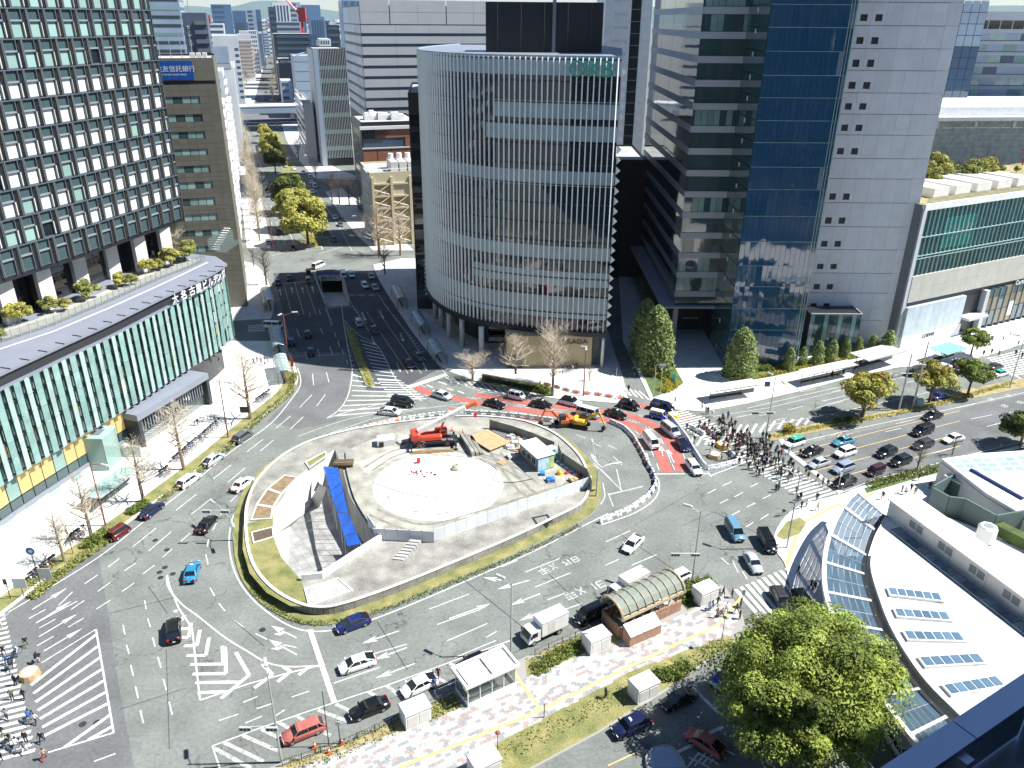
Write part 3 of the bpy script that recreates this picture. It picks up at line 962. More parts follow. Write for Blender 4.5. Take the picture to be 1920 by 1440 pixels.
q = MB()                                             # loose stones round the sand disc, debris
for i in range(150):
 a=rnd.uniform(-2.9,0.9);rr=dr*rnd.gauss(.80,.015)
 p=dc+Vector((math.cos(a),math.sin(a),0))*rr
 q.dome((p.x,p.y,ZP),rnd.uniform(.1,.3),rnd.uniform(.1,.22),rnd.uniform(.06,.16),5,2,0,.2)
obj('stones',q,['concrete'],kind='stuff')

def hoarding(px,z,h,m,name,lab,cat,step=1.8,cap=None,grp=None):
 path=GL(px,z);o=path[0].copy()
 t=thing(name,lab,cat,(o.x,o.y,z))
 b=MB();b.box(-step/2+.02,step/2 - .02,-.04,.04,0,h)
 me=b.mesh('panel',[m])
 for p,a in along(path,step,step/2):
  place('panel',me,t,(p.x-o.x,p.y-o.y,0),a)
 q=MB();q.tube([(0,0,0),(0,0,h+.35)],.035,4);pm=q.mesh('post',['steel'])
 for p,a in along(path,step,0):place('post',pm,t,(p.x-o.x,p.y-o.y,0))
 return t
mat('hoarding_white',(0.74,0.77,0.80),0.5,var=0.08,scale=0.5,rv=0.06)
mat('hoarding_grey',(0.25,0.25,0.225),0.75,var=0.25,scale=0.9,rv=0.15)
hoarding([(690,985),(708,1012),(805,1017),(880,992),(1000,951),(1104,914)],lipz,2.0,'hoarding_white','hoarding','pale white hoarding running along the near side of the works','fence')
hoarding([(918,806),(960,818),(1000,832),(1046,852)],lipz,2.2,'hoarding_grey','hoarding','grey board hoarding behind the timber and the rubble','fence')
hoarding([(1046,852),(1052,868)],lipz,2.2,'hoarding_grey','hoarding','short grey hoarding stepped beside the site hut','fence')
hoarding([(1052,868),(1086,892)],lipz,2.2,'hoarding_grey','hoarding','grey hoarding behind the yellow bag','fence')
hoarding([(1086,892),(1100,900),(1107,918)],lipz,2.2,'hoarding_grey','hoarding','dark end of the hoarding by the twin street lamp','fence')
# rope fence of thin posts along the back of the sand
t=thing('rope_fence','thin site posts and ropes beside the grey gravel bank','fence',G(690,890,ZP))
pp=[G(x,y,ZP)-t.location for x,y in [(672,905),(690,890),(720,872),(760,858),(790,848),(800,838)]]
for p in pp:
 m=MB();m.tube([(p.x,p.y,ZP),(p.x,p.y,ZP+1.3)],.03,4);obj('post',m,['steel'],t)
m=MB()
for a,b in zip(pp[:-1],pp[1:]):
 for h in (.6,1.2):m.tube([(a.x,a.y,ZP+h),(b.x,b.y,ZP+h)],.015,3)
obj('rope',m,['steel'],t,kind='stuff');t.location.z=0

# ------ site things
def dirang(px0,px1):
 d=G(*px1)-G(*px0)
 return math.atan2(d.y,d.x)
def wheel_mesh(r,w,rim='steel'):
 b=MB();b.tube([(0,-w/2,0),(0,w/2,0)],r,14,0)
 me=b.mesh('wheel',['rubber'])
 c=MB();c.tube([(0,-w/2 - .01,0),(0,w/2+.01,0)],r*.58,10,0)
 return me,c.mesh('rim',[rim])
def rbox(b,x0,x1,y0,y1,z0,z1,m=0,r=.08):
 "box with chamfered upright edges and top"
 poly=[(x0+r,y0),(x1-r,y0),(x1,y0+r),(x1,y1-r),(x1-r,y1),(x0+r,y1),(x0,y1-r),(x0,y0+r)]
 cx,cy=(x0+x1)/2,(y0+y1)/2
 n=8
 vs=[(p[0],p[1],z0) for p in poly]+[(p[0],p[1],z1-r) for p in poly]+[(p[0]+(r if p[0]<cx else -r)*.8,p[1]+(r if p[1]<cy else -r)*.8,z1) for p in poly]
 fs=[(i,(i+1)%n,n+(i+1)%n,n+i) for i in range(n)]+[(n+i,n+(i+1)%n,2*n+(i+1)%n,2*n+i) for i in range(n)]+[tuple(range(2*n,3*n))]
 b.add(vs,fs,m)
# crane
cp=G(812,833,ZP)
t=thing('mobile_crane','red rough terrain crane with its pale boom raised over the works','crane',cp,dirang((775,833),(850,828)))
b=MB();rbox(b,-3.9,3.9,-1.3,1.3,.75,1.25);b.box(-4.3,-3.9,-1.2,1.2,.6,1.0);b.box(3.9,4.4,-1.2,1.2,.6,1.0)
obj('chassis',b,['dark_metal'],t)
b=MB()
for x in (-2.5,2.5):
 for s in (-1,1):rbox(b,x-1.0,x+1.0,s*1.0 - .3,s*1.0+.3,1.26,1.42)
obj('mudguard',b,['grey_metal'],t)
wm,rm=wheel_mesh(.72,.5,'rust_pole')
for x in (-2.5,2.5):
 for s in (-1,1):
  w_=place('wheel',wm,t,(x,s*1.05,.72));place('rim',rm,w_)
b=MB();rbox(b,-2.4,1.6,-1.25,1.0,1.45,2.35,0,.2);rbox(b,-3.9,-2.2,-1.3,1.3,1.5,2.9,0,.25);obj('body',b,['crane_red'] if 'crane_red' in MT else [mat('crane_red',(0.62,0.06,0.03),.4)],t)
b=MB();rbox(b,.4,2.6,.1,1.2,1.45,3.0,0,.18);cab=obj('cab',b,['crane_red'],t)
b=MB();b.box(.9,2.3,-.01,.09,2.2,2.85);b.box(2.6,2.63,.25,1.05,2.0,2.8);b.box(.9,2.3,1.21,1.23,2.2,2.85);obj('window',b,['car_glass'],cab)
be=math.radians(26)
bd=Vector((math.cos(be),0,math.sin(be)))
b=MB();p0=Vector((-2.6,-.25,2.9));L1=9.5
tb=Matrix.Translation(p0) @ Matrix.Rotation(-be,4,'Y')
rbox(b,0,L1,-.42,.42,-.4,.45);b.v=[tuple(tb @ Vector(v)) for v in b.v]
boom=obj('boom',b,['sand'],t)
b=MB();rbox(b,L1,L1+1.6,-.3,.3,-.28,.32);b.box(L1+1.5,L1+2.2,-.35,.35,-.5,.3);b.v=[tuple(tb @ Vector(v)) for v in b.v];obj('boom_head',b,['orange'],boom)
text_obj('lettering','ラフタークレーン',.55,'navy',boom,tuple(tb @ Vector((6.2,-.44,0))),(math.pi/2,-be,0),.005)
b=MB();b.tube([(1.2,-.25,2.3),tuple(p0+bd*5.2+Vector((0,0,-.45)))],.2,8);obj('lift_cylinder',b,['crane_red'],t)
hk=p0+bd*(L1+1.9)
b=MB();b.tube([hk,hk+Vector((0,0,-2.0))],.03,4);b.box(hk.x - .25,hk.x+.25,hk.y - .2,hk.y+.2,hk.z-2.8,hk.z-2.0);obj('hook_block',b,['red'],t)
for x in (-3.9,3.9):
 b=MB();b.box(x - .2,x+.2,-2.6,2.6,.7,.95)
 for s in (-1,1):b.tube([(x,s*2.5,.9),(x,s*2.5,0.05)],.1,6);b.box(x - .35,x+.35,s*2.5 - .35,s*2.5+.35,0,.06)
 obj('outrigger',b,['black'],t)
b=MB();b.tube([(3.0,-.9,1.2),(3.6,-.9,2.2)],.04,5);obj('mirror',b,['dark_metal'],t)
# excavators
def excavator(px,ang,col,lab,s=1.0):
 p=G(*px,0)
 t=thing('excavator',lab,'excavator',p,ang)
 for sd_ in (-1,1):
  b=MB()
  prof=[(-1.5,.15),(-1.3,0),(1.3,0),(1.5,.15),(1.55,.45),(1.3,.7),(-1.3,.7),(-1.55,.45)]
  n=8
  vs=[(x,sd_*1.0 - .25,z) for x,z in prof]+[(x,sd_*1.0+.25,z) for x,z in prof]
  b.add(vs,[(i,(i+1)%n,n+(i+1)%n,n+i) for i in range(n)]+[tuple(range(n)),tuple(range(2*n-1,n-1,-1))])
  obj('track',b,['rubber'],t)
 b=MB();rbox(b,-1.6,1.0,-1.1,1.1,.85,1.75,0,.25);b.tube([(0,0,.6),(0,0,.9)],.6,12);rbox(b,-1.7,-.6,-1.1,1.1,1.0,2.0,0,.3);obj('body',b,[col],t)
 b=MB();rbox(b,-.3,1.1,.1,1.05,1.0,2.6,0,.12);c=obj('cab',b,['dark_metal'],t)
 b=MB();b.box(1.1,1.12,.2,.95,1.4,2.5);b.box(-.1,.95,1.055,1.07,1.6,2.45);b.box(-.1,.95,.08,.095,1.6,2.45);obj('window',b,['car_glass'],c)
 pts=[Vector((.9,-.25,1.5)),Vector((2.2,-.25,3.2)),Vector((3.7,-.25,3.4))]
 b=MB();b.tube(pts,[.28,.3,.2],6);obj('boom',b,[col],t)
 b=MB();b.tube([pts[2]+Vector((-.2,0,.3)),Vector((4.7,-.25,1.2))],[.2,.14],6);st=obj('stick',b,[col],t)
 b=MB();b.tube([(1.2,-.25,1.6),(2.3,-.25,2.8)],.07,6);b.tube([(2.3,-.25,3.5),(3.6,-.25,3.75)],.07,6);obj('ram',b,['steel'],t)
 b=MB();b.add([(4.5,-.6,1.2),(4.5,.1,1.2),(4.9,-.6,.7),(4.9,.1,.7),(4.5,-.6,.25),(4.5,.1,.25),(4.1,-.6,.35),(4.1,.1,.35),(4.0,-.6,.8),(4.0,.1,.8)],
     [(0,1,3,2),(2,3,5,4),(4,5,7,6),(0,2,4,6,8),(9,7,5,3,1),(6,7,9,8)]);obj('bucket',b,['dark_metal'],t)
excavator((1056,797),dirang((1060,797),(1030,800)),'orange','orange excavator with its arm folded out beside the red lanes')
excavator((1090,800),dirang((1080,797),(1130,806)),'yellow','yellow excavator facing right behind the orange one')
# site hut
hp=G(1008,885,ZP)
hut=thing('site_hut','pale prefabricated site hut with a sky printed end panel','hut',hp,dirang((1005,887),(1040,877)))
bx('wall','grey_metal',hut,0,3.2,0,6.2,0,2.6)
for i in range(9):
 b=MB();y=-.15+i*.73;b.box(-.2,3.4,y,y+.7,2.62,2.70);obj('roof_sheet',b,['white'],hut)
for y in (.6,2.2,3.9):
 f=MB();f.box(-.05,-.002,y,y+1.3,.9,2.1);f=obj('window',f,['white'],hut)
 g=MB();g.box(-.07,-.052,y+.08,y+.6,.98,2.02);g.box(-.07,-.052,y+.7,y+1.22,.98,2.02);obj('pane',g,['car_glass'],f)
for i in range(4):
 b=MB();b.box(.05+i*.78,.80+i*.78,-.05,-.003,.15,2.35)
 obj('banner_panel',b,[mat('banner_%d'%i,[(.20,.45,.75),(.25,.55,.80),(.55,.72,.80),(.70,.62,.25)][i],.5,var=.35,scale=.9,dark=[(.6,.75,.85),(.75,.8,.85),(.2,.5,.3),(.3,.5,.2)][i])],hut)
bx('fascia','navy',hut,-.003,3.203,-.06,-.001,2.38,2.55)
t=thing('portable_toilet','turquoise portable toilet with a white roof behind the site hut','toilet',G(1030,862,ZP),hut.rotation_euler.z)
b=MB();rbox(b,-.9,.9,-.6,.6,0,2.2);obj('cabin',b,[mat('turquoise',(.03,.42,.40),.4)],t)
b=MB();rbox(b,-1.0,1.0,-.7,.7,2.2,2.45);obj('roof',b,['white'],t)
for s in (-.45,.45):
 bx('door','turquoise',t,s - .35,s+.35,-.64,-.605,.1,2.0)
# bags, sheets, timber
def lump(name,px,z,r,m,lab,cat,k=1,jit=.15):
 p=G(*px,z);t=thing(name,lab,cat,p)
 t=t
 b=MB()
 for i in range(k):
  b.dome((rnd.uniform(-r,r)*(k>1),rnd.uniform(-r,r)*(k>1),0),r*rnd.uniform(.5,1),r*rnd.uniform(.5,1),r*rnd.uniform(.6,.9),8,4,0,jit)
 bpy.data.objects.remove(t)
 o=obj(name,b,[m],None,False,lab,cat);o.location=p
 return o
lump('bulk_bag',(1049,889),ZP,.9,'yellow','yellow bulk bag slumped against the hoarding','bag')
lump('sheet_bundle',(1062,888),ZP,.6,'red','dark red bundle between the yellow bag and the hoarding','bundle')
lump('tarp_bundle',(1085,893),ZP,.7,'rust_pole','rust red bundle in the shaded corner of the hoarding','bundle')
for px,s,lab in [((1017,890),.45,'small blue crate on the deck in front of the site hut')]:
 b=MB();rbox(b,-s,s,-s,s,0,s*1.2);o=obj('crate',b,[mat('crate_blue',(.03,.2,.6),.4)],None,False,lab,'crate');o.location=G(*px,ZP)
for px,m,lab in [((785,868),'red','red drum standing on the white sand'),((975,850),'orange','orange drum beside the site hut roof')]:
 b=MB();b.tube([(0,0,0),(0,0,.45),(0,0,.9)],[.32,.35,.32],12);o=obj('drum',b,[m],None,False,lab,'drum');o.location=G(*px,ZP)
b=MB();b.dome((0,0,0),.95,.8,1.0,9,4,0,.16);o=obj('concrete_block',b,['site_grey'],None,False,'rough grey concrete lump left on the white sand','block');o.location=G(856,880,ZP)
for x,y,lab in [(788,887,'heap of dark and red scrap in the middle of the sand')]:
 b=MB()
 for i in range(26):
  px,py=rnd.gauss(0,.9),rnd.gauss(0,.5)
  b.dome((px,py,0),rnd.uniform(.12,.35),rnd.uniform(.12,.3),rnd.uniform(.1,.3),5,2,rnd.choice([0,0,1,2]),.2)
 o=obj('scrap_heap',b,['dark_metal','red','concrete'],None,False,lab,'heap');o.location=G(x,y,ZP)
t=thing('timber_stack','tan timber sheets stacked on bearers by the hoarding','timber',G(917,828,ZP),dirang((888,818),(922,838)))
for k in range(5):
 bx('board','wood',t,-3.2,3.2,-2.4+k*.95,-2.4+k*.95+.92,.35+.02*(k%2),.5)
for x in (-2.6,0,2.6):
 bx('bearer','wood_dark',t,x - .12,x+.12,-2.5,2.5,0,.34)
t=thing('steel_stack','grey steel beams laid side by side beyond the timber','beams',G(948,824,ZP),dirang((930,812),(965,832)))
for k in range(6):
 bx('beam','steel',t,-3.6+rnd.uniform(-.3,.3),3.4+rnd.uniform(-.3,.3),k*.42,k*.42+.3,0,.3)
t=thing('formwork_stack','weathered concrete kerb troughs stacked beside the crane','blocks',G(885,838,ZP),dirang((872,818),(893,850)))
for k in range(3):
 bx('trough','concrete_old',t,-4,3.4,-1.1+k*.8,-1.1+k*.8+.55,0,1.0 - .25*k)
b=MB()
for i in range(60):
 p=G(rnd.uniform(945,1000),rnd.uniform(815,842),ZP);p=p-G(970,830,ZP)
 rbox(b,p.x - .3,p.x+rnd.uniform(.1,.9),p.y - .2,p.y+rnd.uniform(.1,.7),0,rnd.uniform(.15,.7),rnd.randrange(4),.04)
o=obj('rubble',b,['white','concrete','steel','wood'],kind='stuff');o.location=G(970,834,ZP)
b=MB();b.box(-3.6,3.6,-.05,.05,0,.7);o=obj('plank_board',b,['wood'],None,False,'long tan plank board set on edge in front of the crane','board');o.location=G(812,850,ZP);o.rotation_euler.z=dirang((775,852),(850,848))
t=thing('concrete_kiosk','white angular concrete block west of the crane','block',G(722,832,ZP),.3)
b=MB();b.prism([(-1.5,-1),(1.6,-1.2),(1.8,1),(-1.2,1.1)],0,1.3);obj('mass',b,['white'],t)
bx('opening','black',t,-1.2,-.4,-1.25,-1.13,.1,1.0)
t=thing('hatch_frame','square hatch frame set into the bare deck below the hoarding','hatch',G(1017,975,lipz),.35)
for a,b_,c_,d_ in ((-1.3,1.3,-1.1,-.85),(-1.3,1.3,.85,1.1),(-1.3,-1.05,-.85,.85),(1.05,1.3,-.85,.85)):
 bx('frame_side','dark_metal',t,a,b_,c_,d_,0,.1)
t=thing('site_trailer','brown wooden ramp platform at the head of the blue tarpaulin','ramp',G(645,875,lipz),.1)
bx('deck','wood_dark',t,-1.6,1.6,-1.0,1.0,.2,.9);bx('guard_board','wood',t,-1.6,1.6,-1.1,-1.02,.9,1.5)

mat('track_grey',(.235,.23,.20),.95,var=.3,scale=.9,fine=.2)
q=MB()
for k,pth in enumerate([[(760,842),(820,848),(900,856),(960,880),(1000,910)],[(860,812),(905,850),(985,868)],[(700,960),(790,990),(900,965),(1040,920)],[(930,850),(1000,930),(1080,905)],[(690,880),(740,850),(800,838)]]):
 pp=smooth_path(GL(pth,ZP),5)
 for d_ in (-.9,.9):q.strip(offset(pp,d_),.42,ZP+.026+.001*k+(d_>0)*.0005)
obj('tyre_tracks',q,['track_grey'],kind='structure')
def pallet(px,rz,lab,load):
 t=thing('pallet',lab,'pallet',G(*px,ZP),rz)
 for k in range(5):bx('plank','wood',t,-.7,.7,-.7+k*.29,-.48+k*.29,.1,.14)
 for k in range(3):bx('bearer','wood_dark',t,-.65+k*.6,-.55+k*.6,-.7,.68,0,.1)
 if load:
  for i in range(2):
   for j in range(2):bx('sack',load,t,-.62+i*.64,-.02+i*.64,-.6+j*.62,-.02+j*.62,.14,.5+.1*((i+j)%2))
pallet((958,858),.4,'wooden pallet with pale sacks left of the site hut','offwhite');pallet((942,868),.9,'empty wooden pallet nearest the sand disc',None);pallet((1032,902),.2,'wooden pallet with blue sacks before the site hut','crate_blue');pallet((752,830),.7,'wooden pallet with grey sacks west of the crane','concrete');pallet((1075,902),.5,'wooden pallet with tan sacks by the hoarding corner','wood')
for k,(pth,m_,lab) in enumerate([([(900,862),(930,880),(925,900),(960,905),(1000,898)],'black','black cable snaking over the deck to the site hut'),([(840,850),(800,860),(770,880),(785,895)],'orange','orange hose lying across the sand disc'),([(700,905),(760,925),(830,935)],'navy','blue hose curving over the near part of the sand')]):
 b=MB();b.tube([(p.x,p.y,ZP+.05) for p in smooth_path(GL(pth,ZP),6)],.06,5);obj('hose',b,[m_],None,False,lab,'hose')
for k in range(9):
 p=G(1015+k*8,842+k*6,ZP);b=MB();b.dome((0,0,0),.5,.3,.28,8,3,0,.1);o=obj('sandbag',b,['offwhite'],None,False,'pale sandbag in the row along the back hoarding','sandbag','sandbags along the back hoarding');o.location=p
# ------ road barriers
def barrier_mesh(c1,c2=None):
 b=MB()
 prof=[(-.3,0),(.3,0),(.3,.25),(.14,.45),(.12,.85),(-.12,.85),(-.14,.45),(-.3,.25)]
 n=8
 vs=[(-.9,y,z) for y,z in prof]+[(.9,y,z) for y,z in prof]
 b.add(vs,[(i,(i+1)%n,n+(i+1)%n,n+i) for i in range(n)]+[tuple(range(n-1,-1,-1)),tuple(range(n,2*n))],0)
 if c2:
  b.box(-.45,.45,-.31,.31,.02,.5,1);b.box(-.2,.2,-.125,.125,.5,.86,1)
 return b.mesh('road_barrier',[c1,c2] if c2 else [c1])
bm_w=barrier_mesh('white','steel');bm_o=barrier_mesh('white','cone');bm_b=barrier_mesh('white','navy')
mat('barrier_grey',(.55,.58,.62),.5);bm_g=barrier_mesh('barrier_grey','white')
def barriers(px,me,lab,grp,step=1.95):
 for p,a in along(smooth_path(GL(px),5),step):
  place('road_barrier',me,None,(p.x,p.y,0.0),a,None,lab,'barrier',grp)
barriers([(512,888),(535,868),(570,846),(610,826),(650,813),(676,806)],bm_w,'white plastic barrier in the row along the planters of the island','barriers along the planters')
barriers([(764,788),(800,782),(840,778),(875,776)],bm_w,'white plastic barrier in the short row behind the crane boom','barriers behind the crane')
barriers([(690,803),(720,796),(757,787)],bm_o,'white and orange barrier in the row between crane and curving road','orange barriers west of the crane')
barriers([(880,777),(930,779),(985,784),(1030,790)],bm_w,'white plastic barrier in the straight row by the red lanes','barriers by the red lanes')
barriers([(1150,795),(1170,805),(1188,822)],bm_g,'grey barrier in the bend right of the excavators','grey barriers at the bend')
barriers([(1190,826),(1203,848),(1212,866)],bm_o,'orange and white barrier beside the white van','orange barriers beside the van')
barriers([(1214,872),(1226,893),(1228,912),(1216,930)],bm_b,'white and blue barrier at the round corner of the works','blue barriers at the corner')
barriers([(1210,936),(1180,957),(1150,970),(1124,981)],bm_w,'white plastic barrier in the row leading down to the island tip','barriers down to the island tip')
barriers([(1262,790),(1285,820),(1300,845),(1318,872),(1330,880),(1352,876),(1380,868),(1392,862)],bm_g,'grey barrier hemming the hatched nose near the crowd','grey barriers near the crowd',1.9)
barriers([(1300,806),(1316,815)],bm_w,'white barrier lying loose inside the hatched nose','loose barriers')
barriers([(1370,852),(1384,866)],bm_b,'blue and white barrier lying beside the yellow tub','loose blue barriers')
barriers([(1008,720),(1040,727),(1080,738),(1120,742),(1160,748),(1176,744)],bm_o,'orange and white barrier on the pavement under the curved tower','orange barriers under the curved tower',2.3)
barriers([(1322,803),(1335,815),(1345,824)],bm_o,'red and white barrier at the edge of the crowd','red barriers at the crowd',2.0)
def cone_mesh():
 b=MB();b.tube([(0,0,.04),(0,0,.7)],[.16,.03],8,0);b.box(-.2,.2,-.2,.2,0,.04,0);b.tube([(0,0,.32),(0,0,.48)],[.115,.08],8,1)
 return b.mesh('traffic_cone',['cone','white'])
cm=cone_mesh()
for x,y,z,lab in [(868,812,ZP,'traffic cone right of the crane cab'),(848,808,ZP,'traffic cone behind the crane'),(590,1401,.12,'traffic cone nearest the red car'),(617,1412,.12,'traffic cone at the dug kerb'),(641,1394,.12,'traffic cone at the far end of the dug kerb'),(660,809,0,'lone traffic cone near the barrier row')]:
 o=place('traffic_cone',cm,None,G(x,y,z),0,(1.3,1.3,1.3),lab,'traffic cone','traffic cones')
for px,ang,m,lab in [((1355,838),.3,'yellow','yellow striped tub barrier beside the crowd'),((1340,857),.2,'wood','tan crate of sandbags inside the hatched nose'),((1262,782),.2,'yellow','yellow sign cart at the red lanes'),((57,1268),.5,'wood','tan concrete tub at the south-west crossing')]:
 t=thing('road_tub',lab,'tub',G(*px),ang)
 b=MB();b.tube([(0,0,0),(0,0,.75)],[1.15,1.05],12);obj('shell',b,[m],t)
 b=MB();b.tube([(0,0,.7),(0,0,.78)],.8,10);obj('filling',b,['sand'],t)
# ====== near buildings
mat('tower_frame',(0.13,0.155,0.18),0.4,0.35,var=0.08,scale=0.5)
mat('tower_post',(0.30,0.33,0.35),0.4,0.3)
mat('brass',(0.46,0.34,0.10),0.45,0.3)
mat('slot_dark',(0.018,0.02,0.025),0.4)
mat('spandrel_teal',(0.055,0.09,0.095),0.12,spec=0.7)
mat('blind_white',(0.66,0.69,0.66),0.35,rv=0.10,spec=0.6)
mat('blind_teal',(0.26,0.40,0.36),0.15,rv=0.15,spec=0.7)
glass('glass_dark',(0.012,0.018,0.022),0.03)
mat('fin_glass',(0.24,0.39,0.37),0.08,var=0.2,scale=0.5,rv=0.10,spec=0.8)
mat('fin_glass_pale',(0.36,0.50,0.47),0.1,var=0.2,scale=0.4,rv=0.12,spec=0.8)
mat('lit_room',(0.42,0.33,0.14),0.4,emit=(1.0,0.72,0.30,0.12))
mat('stone_olive',(0.165,0.155,0.125),0.55,var=0.1,scale=0.5,rv=0.07)
mat('sign_blue',(0.01,0.085,0.36),0.35)
mat('slab_grey',(0.24,0.26,0.31),0.5,0.1,var=0.06,scale=0.3)
mat('terrace',(0.40,0.38,0.33),0.85,var=0.15,scale=0.6)

def frame_at(p,a,z=0.0):
 return Matrix.Translation((p[0],p[1],z)) @ Matrix.Rotation(a,4,'Z')
def setm(o,M):
 o.matrix_local=M
 return o
def bxm(name,mats,*boxes):
 "shared mesh of boxes; each box (x0,x1,y0,y1,z0,z1[,m])"
 b=MB()
 for q in boxes:b.box(*q[:6],q[6] if len(q)>6 else 0)
 return b.mesh(name,mats)

# ------ A. gridded tower on its glass podium
PB=smooth_path([(-79.5,78),(-75.6,100),(-71.7,114.4),(-68.4,125.4),(-64.9,140),(-61.6,152),(-60.6,160.5)],6)
tw=thing('podium_tower','tall tower of staggered dark window frames above a glass finned podium with roof garden','office tower',(-72,118,0))
TO=Vector((-72,118,0))
def loc2(p):return Vector((p[0]-TO.x,p[1]-TO.y))
# tower body
a,m_,b_=G(0,528,32),G(170,473,32),G(345,410,32)
d0=(a-m_).normalized()
TF=smooth_path([a+d0*34,a+d0*16,a,m_,b_],8)
back=[Vector((-120,178)),Vector((-140,95)),Vector((-120,70))]
q=MB();q.prism([loc2(p) for p in TF]+[loc2(p) for p in back],31.6,98,0,1,True);obj('tower_core',q,['slot_dark','concrete'],tw)
q=MB();ins=offset(TF,5.0)
if ins[5].x>TF[5].x:ins=offset(TF,-5.0)
q.prism([loc2(p) for p in ins]+[loc2(p) for p in back],24,31.6,0);obj('recessed_lobby',q,['glass_dark'],tw)
CW,RH,ZB=3.5,4.4,32.4
fr_me=bxm('bay_frame',['tower_frame','tower_post','brass'],(0,.22,-.42,0,0,RH),(.22,2.3,-.16,0,0,.16),(.22,2.3,-.40,-.12,2.45,2.72,1),(2.3,2.44,-.42,0,0,RH),(.22,3.5,-.42,-.05,RH - .16,RH),(2.44,2.56,-.12,0,.1,RH - .16,2),(3.26,3.34,-.12,0,.1,RH - .16,2),(3.34,3.5,-.35,0,0,RH,0))
win_me=[bxm('window',['blind_white'],(.24,2.28,-.06,-.01,.18,2.45)),bxm('window',['blind_teal'],(.24,2.28,-.06,-.01,.18,2.45)),bxm('window',['glass_dark'],(.24,2.28,-.06,-.01,.18,2.45))]
sp_me=bxm('spandrel',['spandrel_teal'],(.24,2.28,-.08,-.01,2.73,RH - .17))
lv_me=bxm('louvre',['offwhite','slot_dark'],(2.7,2.88,-.07,-.01,.2,2.3),(2.9,3.2,-.05,-.01,.2,RH - .2,1))
sp2_me=bxm('spandrel',['spandrel_teal'],(.24,2.28,-.08,-.01,.18,RH - .17))
for r in range(12):
 TL=sum((TF[i+1]-TF[i]).length for i in range(len(TF)-1))
 sh=(.0,.5,.25,.62,.35)[r%5]
 pts=along(TF,CW,(TL-CW*sh)%CW)
 for k,(p,an) in enumerate(pts):
  if r>9 and k<3:continue
  M=frame_at(loc2(p),an,ZB+r*RH)
  if k==len(pts)-1:
   if sh<.1:continue
   M=M @ Matrix.Scale(max(.2,sh),4,(1,0,0))
  f=setm(obj('bay_frame',fr_me,[],tw),M)
  if r==0:
   obj('spandrel',sp2_me,[],f);continue
  t_=rnd.random()
  kk=0 if (r<7 and t_<.93) else 1
  if t_>.975:kk=2
  obj('window',win_me[kk],[],f);obj('spandrel',sp_me,[],f);obj('louvre',lv_me,[],f)
# columns under the tower
for px in [(-60,615),(25,593),(95,567),(158,535),(217,510),(270,498),(317,482)]:
 p=G(*px,25.2)
 c=MB();c.box(-.55,.55,-1.3,1.3,24,31.6,0);o=obj('column',c,['offwhite'],tw);o.location=(p.x-TO.x - .3,p.y-TO.y,0);o.rotation_euler.z=-.5
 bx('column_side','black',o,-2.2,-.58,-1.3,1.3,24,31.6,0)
# podium body
pin=offset(PB,1.0)
if pin[3].x>PB[3].x:pin=offset(PB,-1.0)
q=MB();q.prism([loc2(p) for p in pin]+[loc2(p) for p in [(-70,170),(-100,178),(-130,90),(-90,70)]],7.0,22.2,0);obj('podium_wall',q,['blind_teal'],tw)
pin2=offset(PB,3.2)
if pin2[3].x>PB[3].x:pin2=offset(PB,-3.2)
q=MB();q.prism([loc2(p) for p in pin2]+[loc2(p) for p in [(-72,168),(-100,176),(-130,90),(-90,70)]],0.12,7.0,0);obj('ground_floor',q,['glass_dark'],tw)
def out_path(d):
 o1=offset(PB,d)
 if o1[3].x<PB[3].x:o1=offset(PB,-d)
 return o1
q=MB();q.prism([loc2(p) for p in out_path(.9)]+[loc2(p) for p in [(-64,166),(-100,178),(-130,90),(-90,70)]],23.6,24.05,0,0,True);obj('roof_slab',q,['slab_grey'],tw)
q=MB();q.wall([loc2(p) for p in out_path(.35)],.3,22.2,23.58,0);obj('louvre_band',q,['dark_metal'],tw)
q=MB();q.wall([loc2(p) for p in PB],.4,21.2,22.2,0);obj('cornice',q,['slab_grey'],tw)
br=bxm('bracket',['dark_metal'],(-.06,.06,-.1,1.6,0,.12))
for p,an in along(out_path(.9),3.4,1.0):
 setm(obj('bracket',br,[],tw),frame_at(loc2(p),an+math.pi*0,24.05))
PT=1.8;FH=2.75;FZ=7.6
fins=[bxm('glass_fin',[m],(-.53,.53,-.03,.03,.04,FH - .04)) for m in ('fin_glass','fin_glass_pale')]
wn=[bxm('window',[m],(.46,1.36,.45,.5,.25,FH - .25)) for m in ('blind_white','glass_dark','lit_room','blind_teal')]
for k,(p,an) in enumerate(along(PB,PT,.4)):
 for r in range(5):
  if p.y<117 and r==0 and p.y>1e9:continue
  z=FZ+r*FH
  M=frame_at(loc2(p),an+(.2 if k%2 else -.12),z)
  o=setm(obj('glass_fin',fins[k%2],[],tw),Matrix.Translation((0.25,0,0)) @ M)
  kk=0 if r==4 or (k*5+r)%7==0 else (2 if r==1 and ((k*7)%11 in (2,3,4)) else (1 if (k+r)%5==0 else 3))
  setm(obj('window',wn[kk],[],tw),frame_at(loc2(p),an,z))
for r in range(6):
 q=MB();q.wall([loc2(p) for p in offset(PB,.55 if offset(PB,.55)[3].x<PB[3].x else -.55)],.5,FZ+r*FH - .12,FZ+r*FH+.04,0);obj('floor_edge',q,['grey_metal'],tw)
# end return of the podium
e0,e1=Vector((-60.4,161)),Vector((-90,172))
for k in range(10):
 for r in range(5):
  p=lrp(e0,e1,(k+.5)/10);an=math.atan2(e1.y-e0.y,e1.x-e0.x)
  c=MB();c.box(-1.4,1.4,-.03,.03,.04,FH - .04);setm(obj('glass_fin',fins[0] if False else c.mesh('glass_fin',['fin_glass']),[],tw),frame_at(loc2(p),an,FZ+r*FH))
